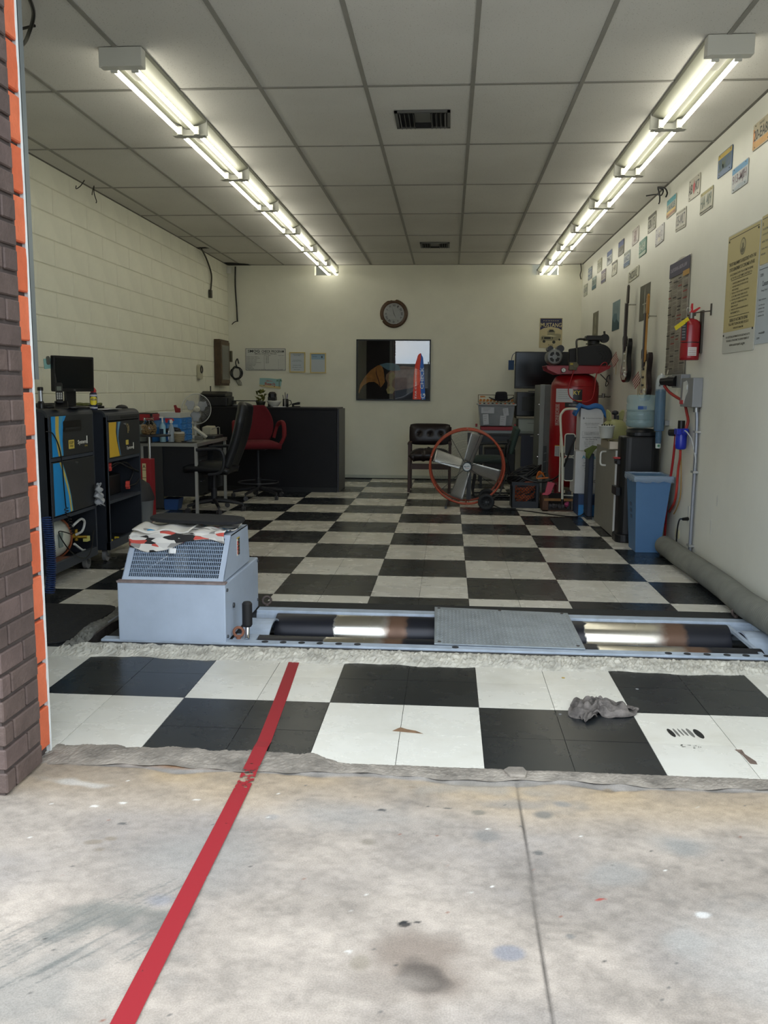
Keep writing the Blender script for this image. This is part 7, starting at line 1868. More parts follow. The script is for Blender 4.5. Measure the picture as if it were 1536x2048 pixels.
# ---- water cooler
wc2 = thing('water_cooler', 'tall black bottled water cooler standing by the right wall', 'water cooler', (2.11, 1.7, 0))
BKC = mat('#0f1013', .38)
def rr(x0_, y0_, x1_, y1_, r_, z0_, z1_): return (x0_, y0_, x1_, y1_, r_, z0_, z1_)
q = MB(); q.rbox(1.918, 1.54, 2.245, 1.78, .08, .06, .90, k=6); q.build('body', [BKC], wc2, bev=.012)
q = MB(); q.rbox(1.90, 1.52, 2.25, 1.78, .08, .0, .07, k=6); q.build('base', [BKC], wc2, bev=.01)
q = MB(); q.rbox(1.98, 1.55, 2.24, 1.77, .09, .90, .94, k=6); q.lathe([(.12, .935), (.11, .96), (.07, .965)], (2.09, 1.66, 0), 28); q.build('collar', [BKC], wc2, bev=.008)
q = MB(); q.box(1.895, 1.60, .66, 1.925, 1.72, .70); q.box(1.88, 1.63, .685, 1.94, 1.66, .70); q.build('tap', [BKC], wc2, bev=.003)
q = MB(); q.box(1.87, 1.60, .708, 1.93, 1.66, .722); q.build('red_tap_lever', [mat('#a3262a', .4)], wc2, bev=.003)
q = MB(); q.box(1.89, 1.56, .40, 1.925, 1.76, .47); q.build('drip_tray', [BKC], wc2, bev=.003)
BTL = mat('#9fbcc2', .08, alpha=.42, spec=.7)
wbo = thing('water_bottle', 'pale blue five gallon water bottle upside down on the cooler', 'bottle', (2.09, 1.66, .966))
q = MB(); q.lathe([(.03, .966), (.10, .972), (.122, .99), (.124, 1.03), (.117, 1.04), (.124, 1.05), (.124, 1.10), (.117, 1.11), (.124, 1.12), (.124, 1.165), (.117, 1.175), (.124, 1.185), (.124, 1.215), (.115, 1.24), (.09, 1.247), (.0, 1.243)], (2.09, 1.66, 0), 36); q.build('bottle', [BTL], wbo)
q = MB(); q.lathe([(.028, .97), (.097, .976), (.118, .992), (.118, 1.12), (.0, 1.12)], (2.09, 1.66, 0), 32); q.build('water', [mat('#5f8088', .1, alpha=.45)], wbo)
q = MB(); q.tube(spline([(2.20, 1.60, 1.17), (2.225, 1.585, 1.15), (2.225, 1.585, 1.09), (2.20, 1.60, 1.07)]), .01, 8); q.build('handle', [BTL], wbo)
q = MB(on_back(2.07, 1.536, 1.14)); q.box(-.035, -.014, -.003, .035, .014, -.001); q.build('label', [mat('#2c4f93', .5)], wbo)
cd_ = thing('cup_dispenser', 'clear blue upside-down fluid bottle mounted on the wall next to the cooler', 'dispenser', (2.205, 1.42, .8))
cx, cy = 2.198, 1.47
q = MB(); q.lathe([(.026, .95), (.043, .965), (.043, 1.30), (.040, 1.33)], (cx, cy, 0), 24); q.build('bottle', [mat('#6d879c', .12, alpha=.6)], cd_)
q = MB(); q.lathe([(.038, .955), (.040, .97), (.040, 1.28), (0, 1.28)], (cx, cy, 0), 20); q.build('fluid', [mat('#3c5f85', .2)], cd_)
q = MB(); q.lathe([(.041, 1.28), (.044, 1.30), (.044, 1.35), (.030, 1.40), (.020, 1.41)], (cx, cy, 0), 24); q.build('shoulder', [mat('#c9ced0', .15, alpha=.6)], cd_)
q = MB(); q.lathe([(.010, 1.34), (.012, 1.39), (.009, 1.42), (0, 1.422)], (cx, cy, 0), 14); q.build('core', [mat('#dcdedd', .3)], cd_)
q = MB(on_back(cx, cy - .0445, 1.33)); q.text('&', -.022, -.005, .018, 0); q.text('3', .02, .004, .026, 1); q.build('print', [INK, REDP], cd_)
q = MB(); q.lathe([(.024, .85), (.026, .95)], (cx, cy, 0), 20); q.build('neck', [mat('#4f6f8c', .15, alpha=.65)], cd_)
q = MB(); q.lathe([(.018, .81), (.021, .815), (.021, .85)], (cx, cy, 0), 20, 0); q.build('cap', [mat('#c9d2cc', .4)], cd_)
q = MB(on_back(cx, cy - .0215, .832)); q.poly([(.016 * cos(2 * pi * k / 16) * (1 if k % 2 else .5), .016 * sin(2 * pi * k / 16) * (1 if k % 2 else .5)) for k in range(16)], 0, .001); q.build('emblem', [mat('#2f6b4c', .5)], cd_)
q = MB(); q.box(2.235, 1.43, 1.0, 2.269, 1.51, 1.04); q.build('wall_clip', [STEEL], cd_)

# ---- bin
wbk = thing('waste_bin', 'tall blue rectangular waste bin with a clear liner by the right wall', 'waste bin', (2.07, 1.2, 0))
BB = mat('#4c7199', .45, bump=.2, bs=200, var=.05)
q = MB(Matrix.Identity(4)); z0, z1 = 0.0, .60
a = (1.975, 1.10, 2.165, 1.36); b_ = (1.945, 1.06, 2.222, 1.42)
def shell(q, a, b_, z0, z1, t):
    ai = (a[0] + t, a[1] + t, a[2] - t, a[3] - t); bi = (b_[0] + t, b_[1] + t, b_[2] - t, b_[3] - t)
    V = [(a[0], a[1], z0), (a[2], a[1], z0), (a[2], a[3], z0), (a[0], a[3], z0), (b_[0], b_[1], z1), (b_[2], b_[1], z1), (b_[2], b_[3], z1), (b_[0], b_[3], z1),
         (bi[0], bi[1], z1), (bi[2], bi[1], z1), (bi[2], bi[3], z1), (bi[0], bi[3], z1), (ai[0], ai[1], z0 + .01), (ai[2], ai[1], z0 + .01), (ai[2], ai[3], z0 + .01), (ai[0], ai[3], z0 + .01)]
    q.add(V, [(3, 2, 1, 0), (0, 1, 5, 4), (1, 2, 6, 5), (2, 3, 7, 6), (3, 0, 4, 7), (4, 5, 9, 8), (5, 6, 10, 9), (6, 7, 11, 10), (7, 4, 8, 11), (8, 9, 13, 12), (9, 10, 14, 13), (10, 11, 15, 14), (11, 8, 12, 15), (12, 13, 14, 15)])
shell(q, a, b_, z0, z1, .004); q.build('body', [BB], wbk, bev=.004)
q = MB()
bb_ = (b_[0] - .012, b_[1] - .012, b_[2] + .012, b_[3] + .012)
shell(q, (bb_[0] + .003, bb_[1] + .003, bb_[2] - .003, bb_[3] - .003), bb_, .597, .612, .012); q.build('rim', [BB], wbk, bev=.003)
q = MB(); pts = []
rg = random.Random(21)
per = [(b_[0] - .016, b_[1] - .016), (b_[2] + .016, b_[1] - .016), (b_[2] + .016, b_[3] + .016), (b_[0] - .016, b_[3] + .016)]
V = []; Fc = []; nn_ = 80
for k in range(nn_):
    t = k / nn_ * 4; i = int(t); f_ = t - i; p0, p1 = per[i], per[(i + 1) % 4]; x = p0[0] + (p1[0] - p0[0]) * f_; y = p0[1] + (p1[1] - p0[1]) * f_
    j_ = rg.uniform(-.003, .003); V += [(x, y, .57 + rg.uniform(-.008, .008)), (x + j_, y + j_, .617), ((x - 2.08) * .88 + 2.08, (y - 1.24) * .88 + 1.24, .618), ((x - 2.08) * .84 + 2.08, (y - 1.24) * .84 + 1.24, .50)]
for k in range(nn_):
    k2 = (k + 1) % nn_
    for j in range(3): Fc.append((k * 4 + j, k2 * 4 + j, k2 * 4 + j + 1, k * 4 + j + 1))
q.add(V, Fc, 0, True); q.build('liner', [mat('#a9bcd0', .25, alpha=.35)], wbk, solid=.001)
q = MB(on_right(1.952, 1.24, .32)); 
for k in range(3): q.cut(); q.rbox(-.03, -.06 + k * .05, .03, -.03 + k * .05, .01, 0, .003)
q.v = [(x + (z_ - .3) * -.083 + .006, y, z_) for x, y, z_ in q.v]; q.build('sticker', [mat('#4a5a72', .6)], wbk)
q = MB(); q.rbox(1.50, 2.15, 1.70, 2.9, .02, 0.001, .008); one(q, 'floor_pad', [mat('#26272a', .85)], 'small dark grey pad lying on the floor left of the grey cabinet', 'pad')

# ================================================================== RIGHT WALL
XW = XR
def plate(cy, cz, base, lines, label, tilt=0, w_=.305, h_=.152, group='licence plates on the right wall', n_=0):
    t = thing('licence_plate', label, 'licence plate', (XW - .004, cy, cz - h_ / 2), group=group)
    F = on_right(XW - .002, cy, cz) @ Matrix.Rotation(tilt, 4, 'Z')
    q = MB(F); q.rbox(-w_ / 2, -h_ / 2, w_ / 2, h_ / 2, .012, 0, .004, 0)
    pl_ = q.build('plate', [mat(base, .35, metal=.2)], t, bev=.001)
    q = MB(F); q.rbox(-w_ / 2 + .004, -h_ / 2 + .004, w_ / 2 - .004, h_ / 2 - .004, .01, .004, .0045, 0)
    ms_ = []
    for i, ln in enumerate(lines):
        kind_ = ln[0]
        if kind_ == 'band': q.box(-w_ / 2 + .006, ln[1], .0045, w_ / 2 - .006, ln[2], .005, i + 1); ms_.append(mat(ln[3], .45, var=.12, vs_=20))
        elif kind_ == 'text': q.text(ln[1], ln[5] if len(ln) > 5 else 0, ln[2], ln[3], i + 1, w=min(w_ * .86, len(ln[1]) * ln[3] * .72), z=.0056 + .0002 * i); ms_.append(mat(ln[4], .5))
        elif kind_ == 'disc': q.disc((ln[1], ln[2]), ln[3], .005, .0056, 14, i + 1); ms_.append(mat(ln[4], .5))
        elif kind_ == 'poly': q.poly(ln[1], .005, .0055, i + 1); ms_.append(mat(ln[2], .5, var=.15, vs_=20))
    q.build('print', [mat(base, .4, var=.08, vs_=25)] + ms_, pl_)
    s_ = MB(F)
    for a in (-1, 1):
        for b2_ in (-1, 1): s_.cut(); s_.cyl((a * w_ * .36, b2_ * h_ * .40, .004), (a * w_ * .36, b2_ * h_ * .40, .007), .004, n=8)
    s_.build('screw', [mat('#4f4a42', .5)], pl_)
U, Lw = 2.785, 2.62
WHT, CRMc, BLc = '#b5b3a2', '#b8b08e', '#2c4a78'
plate(6.23, 2.61, '#a9aa9c', [('text', 'KL 4271', 0, .055, '#3c4660')], 'grey-white licence plate in the lower row, closest to the back corner')
plate(5.90, U, '#7f8a94', [('band', -.03, .04, '#44587a'), ('text', '482 JX', 0, .055, '#c2c4bc')], 'grey-blue licence plate, first of the upper row from the corner')
plate(5.55, Lw, '#8fa09a', [('band', -.07, -.03, '#2f5d6a'), ('text', 'BTR 619', .01, .06, '#2a3d3c')], 'teal-edged licence plate, second of the lower row from the corner')
plate(5.18, U, '#a19f84', [('text', '5TH 093', 0, .07, '#4b4c38')], 'plain tan licence plate, second of the upper row from the corner')
plate(4.87, Lw, '#a8a3a0', [('band', .035, .07, '#5a4660'), ('band', -.07, -.04, '#4e4a70'), ('text', '3LK 772', 0, .055, '#5a2f3c')], 'purple-banded licence plate, third of the lower row from the corner')
plate(4.52, U, '#b0b5b6', [('band', .02, .07, '#2c4a86'), ('text', '7RM K21', -.02, .055, '#2d3a58')], 'white and dark blue licence plate, third of the upper row from the corner')
plate(4.19, Lw, WHT, [('disc', 0, 0, .05, '#d8d5c4'), ('band', .045, .07, '#4a4636'), ('text', 'A 4 8', 0, .06, '#5d5640')], 'cream licence plate with a pale round emblem, fourth of the lower row from the corner')
plate(3.84, U, '#5f5d50', [('band', .015, .07, '#2a3f78'), ('text', 'J 2209', -.02, .06, '#33302a')], 'dark brown and blue licence plate, fourth of the upper row from the corner')
plate(3.50, Lw, '#a7b0b0', [('band', -.07, -.03, '#3f5f84'), ('band', .045, .07, '#8a8f84'), ('text', '618 ACD', .005, .055, '#33476a')], 'pale licence plate with a blue hilly base, fifth of the lower row from the corner')
plate(3.12, U, '#aea6a0', [('text', '2ZB', .02, .055, '#8a6a68'), ('text', '490', -.035, .05, '#8a6a68')], 'pinkish faded licence plate, fifth of the upper row from the corner', .02)
plate(2.76, Lw, '#24705a', [('text', '384-KHN', .005, .075, '#b9c6b4'), ('band', -.07, -.045, '#a9b8a8')], 'green licence plate with white numbers in the lower row', .03)
plate(2.42, U, '#9c9b8c', [('band', .045, .07, '#4a473a'), ('text', 'GZK 175', -.005, .075, '#3c3a32')], 'grey licence plate with bold dark numbers, right of the pinkish plate in the upper row', .01)
plate(2.09, Lw, '#b3b1b0', [('poly', [(-.05, -.05), (.05, -.05), (.035, .02), (.0, .045), (-.04, .01)], '#cfcabc'), ('text', 'S 48 2', .0, .05, '#8a8694')], 'silvery white licence plate right of the green one in the lower row', .04)
plate(1.72, U, '#a8a998', [('band', .03, .07, '#3f8f9c'), ('band', -.07, -.045, '#8c5a2c'), ('band', -.045, -.025, '#c2a04a'), ('text', '214 KLB', .0, .05, '#4d6a74')], 'licence plate with teal sky and orange base in the upper row', .02)
plate(1.39, Lw, '#b9b6a8', [('text', '135-WLT', 0, .08, '#54545a'), ('band', -.068, -.055, '#8f8c7c'), ('band', .05, .066, '#8f8c7c')], 'white licence plate with big grey numbers, right of the silvery one, lower row', -.02)
plate(1.04, U, '#b2aea0', [('poly', [(0, -.05), (.022, -.02), (.03, .02), (.012, .03), (0, .055), (-.012, .03), (-.03, .02), (-.022, -.02)], '#b03038'), ('text', 'AB', -.0, .07, '#3c3c3e', -.09), ('text', 'K7', -.0, .07, '#3c3c3e', .09)], 'white licence plate with a red tree-like emblem in the middle', .0)
plate(.70, Lw, '#a9a793', [('text', 'HA 409', .0, .085, '#6c7a70'), ('band', .05, .07, '#9a8f52'), ('band', -.07, -.058, '#5b5a4c')], 'faded greenish licence plate just right of the one with the red emblem', .0)
plate(.31, U, '#39587c', [('band', .04, .07, '#b59a3c'), ('text', '2UMR117', -.005, .075, '#5f6a58')], 'dark blue licence plate with a yellow top edge and frame', .0)
plate(-.02, Lw, '#b4b8b9', [('band', .035, .07, '#3c86b4'), ('text', '913-MJH', -.01, .07, '#7a6670'), ('poly', [(-.12, -.07), (.13, -.07), (.13, -.05), (-.05, -.045)], '#a3adb4')], 'white licence plate with a bright blue top band', .01)
plate(-.385, U, '#b1a68c', [('band', -.07, -.03, '#c08f45'), ('poly', [(-.146, -.03), (-.10, -.03), (-.12, .04), (-.146, .05)], '#c98a52'), ('text', '20-EA88', .005, .062, '#3a3a36'), ('text', 'TEMPORARY', .055, .014, '#6a6a62')], 'beige and orange licence plate reading 20-EA88 nearest the doorway', .0)
plate(3.135, 2.42, '#b9b8a4', [('text', 'FNCSOUL', .0, .07, '#4a4a44')], 'cream vanity licence plate directly above the black guitar', .03, .50, .105)

def poster(cy, cz, wd, hg, m, label, fn_=None):
    t = thing('poster', label, 'poster', (XW - .003, cy, cz - hg / 2))
    F = on_right(XW - .001, cy, cz); q = MB(F); q.box(-wd / 2, -hg / 2, 0, wd / 2, hg / 2, .002); sh = q.build('sheet', [m], t)
    if fn_: fn_(F, sh)
    return t
def p1_(F, sh):
    q = MB(F); q.poly([(-.06, -.11), (-.02, .0), (-.05, .08), (.01, .12), (.04, .04), (.02, -.03), (.07, -.11)], .002, .003, 0); q.build('print', [mat('#8c8a74', .7)], sh)
poster(5.33, 2.09, .40, .31, mat('#6e6b58', .7, var=.3, vs_=10), 'brownish poster farthest along the right wall, above the compressor', p1_)
def p2_(F, sh):
    q = MB(F); q.poly([(-.2, -.155), (.2, -.155), (.2, -.09), (.05, -.04), (-.06, -.07), (-.2, -.02)], .002, .003, 0); q.cut(); q.poly([(-.2, -.02), (-.06, -.07), (.05, -.04), (.1, -.06), (.05, .02), (-.1, .03)], .0022, .003, 1); q.build('print', [mat('#2c4a50', .7), mat('#4f6c74', .7)], sh)
poster(3.98, 2.09, .42, .31, mat('#74898c', .7, var=.2, vs_=6), 'misty blue-grey poster left of the black guitar', p2_)
def p3_(F, sh):
    q = MB(F); q.poly([(-.03, -.10), (-.01, .0), (-.015, .08), (.0, .14), (.015, .08), (.01, .0), (.05, -.10)], .0025, .0035, 0); q.cut(); q.box(-.08, -.02, .0025, .08, -.008, .0035, 0); q.build('print', [mat('#9a9a8c', .7)], sh)
poster(2.57, 2.095, .42, .325, mat('#5d5c50', .7, var=.3, vs_=8), 'dark grey poster with a pale spire partly behind the tan guitar neck', p3_)
# long labor-law notice
ln = thing('wall_notice', 'long tall laminated notice with columns of small print and a dark header', 'notice', (XW - .003, 1.33, 1.41))
F = on_right(XW - .001, 1.33, 1.86)
q = MB(F); q.grid(lambda u_, v_: (-.31 + .62 * u_, -.45 + .90 * v_ - (.01 * sin(u_ * 9) if v_ > .95 else 0), .003 + .006 * (sin(v_ * 5) * .5 + .5) * u_), 8, 16); sh = q.build('sheet', [mat('#8f887c', .35, var=.06)], ln, solid=.001)
q = MB(F)
q.box(-.305, .33, .009, .305, .44, .0105, 0); q.box(.12, .30, .0092, .305, .34, .0107, 3)
q.text('CALIFORNIA LABOR LAW', -.02, .385, .03, 4, w=.5, z=.0112)
rg = random.Random(31)
for cx_, cw in ((-.235, .12), (-.09, .13), (.06, .13), (.22, .14)):
    y = .30
    while y > -.43:
        if rg.random() < .10:
            q.box(cx_ - cw / 2, y - .004, .0098, cx_ + cw / 2 * rg.uniform(.2, 1), y + .005, .0106, rg.choice([1, 2])); y -= .018
        q.box(cx_ - cw / 2, y, .0098, cx_ + cw / 2 * rg.uniform(.6, 1), y + .0022, .0104, 5); y -= .0085 if rg.random() > .12 else .022
tag(q.build('print', [mat('#33304a', .5), mat('#8c3a34', .6), mat('#2e2c2c', .6), mat('#b08a4a', .6), mat('#a09aa8', .6), mat('#655f58', .7)], sh), kind='stuff')

# registered repair sign
rs_ = thing('registration_sign', 'tall yellow and white automotive repair registration sign with a round seal', 'sign', (XW - .004, -.175, 1.53))
F = on_right(XW - .002, -.175, 1.90)
W2, H2 = .30, .375
q = MB(F); q.rbox(-W2, -H2, W2, H2, .012, 0, .004, 0); q.box(-W2 + .004, -H2 + .135, .004, W2 - .004, H2 - .006, .0046, 1); q.box(-W2 + .02, H2 - .028, .0046, W2 - .02, H2 - .024, .005, 2); sg2 = q.build('board', [mat('#b9b9b0', .5), mat('#b5a878', .5), INK], rs_, bev=.001)
TI = mat('#3a372c', .7)
q = MB(F); z_ = .0054
q.cyl((0, .27, .0046), (0, .27, .0052), .052, n=28, m=1); q.cyl((0, .27, .0052), (0, .27, .0056), .044, n=28, m=2); q.poly([(-.038, .25), (-.01, .27), (.01, .255), (.038, .262), (.03, .24), (.0, .228), (-.03, .238)], .0056, .006, 1); q.poly([(-.01, .29), (.012, .29), (.018, .262), (-.006, .262)], .0056, .0061, 1)
for s_, y, h, wd in [('THIS ESTABLISHMENT IS REGISTERED WITH THE', .185, .022, .50), ('STATE DEPARTMENT OF CONSUMER AFFAIRS', .150, .022, .47), ('IN ACCORDANCE WITH THE AUTOMOTIVE REPAIR', .118, .014, .43), ('ACT OF 1971. A CUSTOMER IS ENTITLED TO:', .095, .014, .40)]: q.text(s_, 0, y, h, 0, w=wd, z=z_)
q.box(-.19, .080, .0046, .19, .083, .0052, 0)
its = ['A WRITTEN ESTIMATE FOR REPAIR WORK.', 'A DETAILED INVOICE OF WORK DONE AND', 'PARTS SUPPLIED.', 'RETURN OF REPLACED PARTS, IF REQUESTED', 'AT THE TIME A WORK ORDER IS PLACED.', 'QUESTIONS CONCERNING THE ABOVE SHOULD', 'BE DIRECTED TO THE MANAGER OF THIS', 'REPAIR FACILITY.', 'UNRESOLVED QUESTIONS REGARDING SERVICE', 'MAY BE SUBMITTED TO:']
for i, s_ in enumerate(its): q.text(s_, -.16, .060 - i * .0205, .0105, 0, w=len(s_) * .0086, z=z_, align='L')
for i in (0, 1, 3, 5, 8): q.text(str([0, 1, 3, 5, 8].index(i) + 1), -.185, .060 - i * .0205, .0105, 0, z=z_)
q.box(-.19, -.148, .0046, .19, -.145, .0052, 0)
for s_, y, h, wd in [('BUREAU OF AUTOMOTIVE REPAIR', -.170, .020, .34), ('TOLL-FREE TELEPHONE (800) 952-5210', -.198, .020, .38), ('WEEKDAYS 8AM-5PM', -.222, .012, .19)]: q.text(s_, 0, y, h, 0, w=wd, z=z_)
for s_, y, h, wd in [('FOR ADDITIONAL INFORMATION OR ASSISTANCE GO TO', -.275, .013, .46), ('THE BUREAU OF AUTOMOTIVE REPAIR WEBSITE AT', -.298, .013, .44), ('www.autorepair.ca.gov', -.328, .022, .30)]: q.text(s_, 0, y, h, 0, w=wd, z=z_)
q.build('print', [TI, mat('#6d6853', .7), mat('#a69c78', .6)], sg2)
s_ = MB(F)
for a, b2_ in ((-.27, .335), (.27, .335), (-.28, -.26), (.27, -.245)): s_.cut(); s_.cyl((a, b2_, .004), (a, b2_, .008), .007, n=10)
s_.build('screw', [mat('#3c3a34', .5)], sg2)
def side_notice(y0, y1, z0, z1, c1, label, lines, cat='notice'):
    t = thing('wall_notice', label, cat, (XW - .003, (y0 + y1) / 2, z0)); F = on_right(XW - .001, (y0 + y1) / 2, (z0 + z1) / 2); w_, h_ = (y1 - y0) / 2, (z1 - z0) / 2
    q = MB(F); q.rbox(-w_, -h_, w_, h_, .008, 0, .004, 0); sh = q.build('sheet', [mat(c1, .5)], t)
    q = MB(F)
    for s_, x, y, h, wd in lines: q.text(s_, x, y, h, 0, w=wd, z=.0048, align='L')
    q.box(-w_ + .01, h_ - .02, .004, w_ - .01, h_ - .016, .0046, 0); q.build('print', [mat('#4a4f52', .6)], sh)
side_notice(-1.05, -.487, 2.01, 2.285, '#b5a878', 'yellow notice with black print right of the tall registration sign', [('1', -.26, .09, .02, .01), ('THE CUSTOMER', -.26, .06, .012, .1), ('A WRITTEN ESTIMATE', -.26, .03, .010, .12), ('INSPECTION', -.26, -.01, .012, .1), ('TOTAL PRICE', -.26, -.05, .010, .1), ('REPAIRS', -.26, -.08, .010, .07)])
side_notice(-1.05, -.49, 1.555, 2.0, '#a9b1b6', 'pale blue-white notice below the yellow one at the picture edge', [('STATION', -.25, .17, .018, .05), ('Consumer', -.21, .12, .03, .12), ('Smog Check', -.22, .08, .014, .1), ('Repair Assistance', -.25, .03, .013, .12), ('Your vehicle may', -.25, .0, .010, .1), ('qualify for help', -.25, -.02, .010, .1), ('with repairs or', -.25, -.04, .010, .1), ('retirement. Ask', -.25, -.06, .010, .1), ('www.asktheBAR', -.22, -.16, .014, .1), ('com', -.25, -.19, .012, .05)])

# ---- guitars
def guitar(base, yc, zb, zneck, zhead, dy, col, neckm, label, body_h=.46, pg='#b3ae9f', tan=False):
    t = thing('electric_guitar', label, 'guitar', base)
    M_ = frame((2.205, yc, zb), Vector((0, -1, 0)), Vector((0, dy, 1)).normalized())
    h = body_h
    out = [(0, 0), (.09, .008), (.15, .05), (.168, .12), (.145, .20), (.125, .25), (.14, .31), (.155, .37), (.13, .42), (.10, .41), (.075, .37), (.03, .36), (-.03, .36), (-.07, .40), (-.115, .46), (-.145, .44), (-.14, .36), (-.12, .28), (-.13, .20), (-.165, .13), (-.16, .06), (-.09, .01)]
    pts = [(v.x, v.y) for v in spline([(x, y * h / .46, 0) for x, y in out] + [(0, 0, 0)], 4)][:-1]
    q = MB(M_); q.poly(pts, -.02, .022); bd = q.build('body', [col], t, bev=.006)
    q = MB(M_); q.poly([(x * .72 - .005, .02 + y * .78 * h / .46) for x, y in out[1:]], .022, .025); q.build('pickguard', [mat(pg, .4)], bd)
    for yy in (.13, .20, .27): q = MB(M_); q.rbox(-.035, yy, .035, yy + .018, .006, .025, .033); q.build('pickup', [mat('#cfcdc4', .4) if not tan else BLACKP], bd)
    q = MB(M_); q.box(-.03, .07, .025, .03, .10, .036); q.build('bridge', [CHROME], bd)
    q = MB(M_); q.cut(); q.cyl((.09, .10, .025), (.09, .10, .038), .011, n=12); q.cut(); q.cyl((.11, .06, .025), (.11, .06, .038), .011, n=12); q.build('knob', [mat('#d0cdc0', .4)], bd)
    L0 = .34; L1 = zneck - zb
    q = MB(M_); q.box(-.027, L0, .012, .027, L1, .032); nk = q.build('neck', [neckm], t, bev=.004)
    q = MB(M_); q.box(-.026, L0 - .05, .032, .026, L1, .037); q.build('fretboard', [mat('#2c1d14', .5)], nk)
    hl_ = zhead - zb
    q = MB(M_); q.poly([(-.027, L1), (.027, L1), (.035, L1 + .03), (.03, hl_ - .02), (.005, hl_), (-.03, hl_ - .01), (-.045, L1 + .04)], .008, .024); q.build('headstock', [neckm], nk, bev=.003)
    q = MB(M_)
    for k in range(6): yy = L1 + .03 + k * (hl_ - L1 - .05) / 6; q.cut(); q.cyl((-.045, yy, .012), (-.062, yy, .012), .008, n=8)
    q.build('tuning_peg', [CHROME], nk)
    q = MB(M_)
    for k in range(6): x = -.02 + k * .008; q.tube([(x * 1.3, .09, .040), (x, L1 + .01, .0405)], .0006, 3)
    tag(q.build('strings', [STEEL], t), kind='stuff')
    q = MB(); yh = yc - dy * 0 + dy * (zhead - zb - .06); q.cyl((2.20, yh, zhead - .19), (2.269, yh, zhead - .19), .006, n=8); q.tube([(2.19, yh - .035, zhead - .19), (2.20, yh - .035, zhead - .19), (2.205, yh, zhead - .19), (2.20, yh + .035, zhead - .19), (2.19, yh + .035, zhead - .19)], .006, 6); q.build('hanger', [mat('#a09d8e', .5)], t)
guitar((2.2, 3.0, 1.36), 2.97, 1.36, 2.12, 2.30, -.02, mat('#0e0e10', .2), mat('#2a211a', .4), 'black electric guitar hanging on the right wall with a pale pickguard')
guitar((2.2, 2.1, 1.20), 2.08, 1.19, 1.95, 2.12, -.02, mat('#1d1012', .2), mat('#a0722e', .4), 'dark red electric guitar with a tan neck hanging on the right wall', pg='#c9bb96', tan=True)
def flag(y, z0, z1, label, lean):
    t = thing('small_flag', label, 'flag', (2.23, y, z0), group='small flags on the right wall')
    q = MB(); q.cyl((2.235, y, z0 - .05), (2.225, y - lean, z1), .003, n=6); q.build('stick', [mat('#9a8458', .6)], t)
    FW = frame((2.222, y - lean, z1 - .005), Vector((-.25, .97, 0)).normalized(), Vector((-.05, .12, 1)).normalized())
    nst = 9
    for k in range(nst):
        q = MB(FW @ Matrix.Rotation(-.55, 4, 'Z')); h = .10 / nst; q.box(0, -.10 + k * h, 0, .15, -.10 + (k + 1) * h, .001); q.build('stripe', [mat('#8a3a3e', .7) if k % 2 == 0 else mat('#b5b0a4', .7)], t)
    q = MB(FW @ Matrix.Rotation(-.55, 4, 'Z')); q.box(0, -.045, .001, .06, .0, .002, 0)
    q.build('canton', [mat('#26304a', .7)], t)
flag(3.66, 1.50, 1.69, 'small striped flag drooping left of the black guitar', .03)
flag(2.52, 1.28, 1.46, 'small striped flag drooping left of the dark red guitar', .03)

# ---- fire extinguisher
fe = thing('fire_extinguisher', 'red fire extinguisher with a yellow tag hanging on the right wall', 'fire extinguisher', (2.19, .65, 1.5))
ex, ey = 2.19, .64
q = MB(); q.lathe([(.060, 1.50), (.066, 1.503), (.067, 1.52), (.067, 1.745), (.060, 1.772), (.035, 1.79), (.018, 1.795)], (ex, ey, 0), 32); cy_ = q.build('cylinder', [mat('#8c121d', .25, spec=.6)], fe)
q = MB(); q.lathe([(.0678, 1.622), (.0678, 1.628)], (ex, ey, 0), 32); q.build('band', [BLACKP], fe)
def wrap(q, a0, a1, z0, z1, r_, m):
    v = []; n = 8
    for k in range(n + 1): a = radians(a0 + (a1 - a0) * k / n); v += [(ex + r_ * cos(a), ey + r_ * sin(a), z0), (ex + r_ * cos(a), ey + r_ * sin(a), z1)]
    q.add(v, [(2 * k, 2 * k + 2, 2 * k + 3, 2 * k + 1) for k in range(n)], m, True)
q = MB(); wrap(q, 190, 232, 1.638, 1.765, .0676, 0); 
for k in range(5): wrap(q, 198, 224, 1.655 + k * .02, 1.663 + k * .02, .068, 1)
q.build('instruction_label', [mat('#33343a', .5), mat('#7c7c80', .5)], cy_)
q = MB(); wrap(q, 246, 300, 1.53, 1.59, .0676, 0)
for k in range(4): wrap(q, 250, 296, 1.54 + k * .012, 1.543 + k * .012, .068, 1)
q.build('inspection_label', [mat('#c9c6c2', .6), mat('#8c4a4a', .6)], cy_)
q = MB(); q.cyl((ex, ey, 1.79), (ex, ey, 1.835), .02, n=16); q.cyl((ex - .03, ey, 1.825), (ex + .03, ey, 1.825), .012, n=10); q.build('valve', [mat('#77756e', .35, metal=.7)], fe)
q = MB(); q.prism_y([(ex - .02, 1.835), (ex + .05, 1.875), (ex + .06, 1.87), (ex + .02, 1.835)], ey - .012, ey + .012); q.cut(); q.prism_y([(ex - .01, 1.835), (ex - .004, 1.90), (ex + .006, 1.90), (ex + .008, 1.835)], ey - .01, ey + .01); q.build('lever', [REDP], fe)
q = MB(); q.tube([(ex - .025 + .016 * cos(t), ey - .02, 1.855 + .016 * sin(t)) for t in [2 * pi * k / 12 for k in range(12)]], .0015, 4, closed=True); q.build('pin_ring', [CHROME], fe)
q = MB(frame((ex - .03, ey - .05, 1.79), Vector((-.8, 0, -.6)).normalized(), Vector((-.45, -.3, .7)).normalized())); q.box(0, -.016, 0, .115, .016, .001); q.build('tag', [mat('#d8c431', .5)], fe)
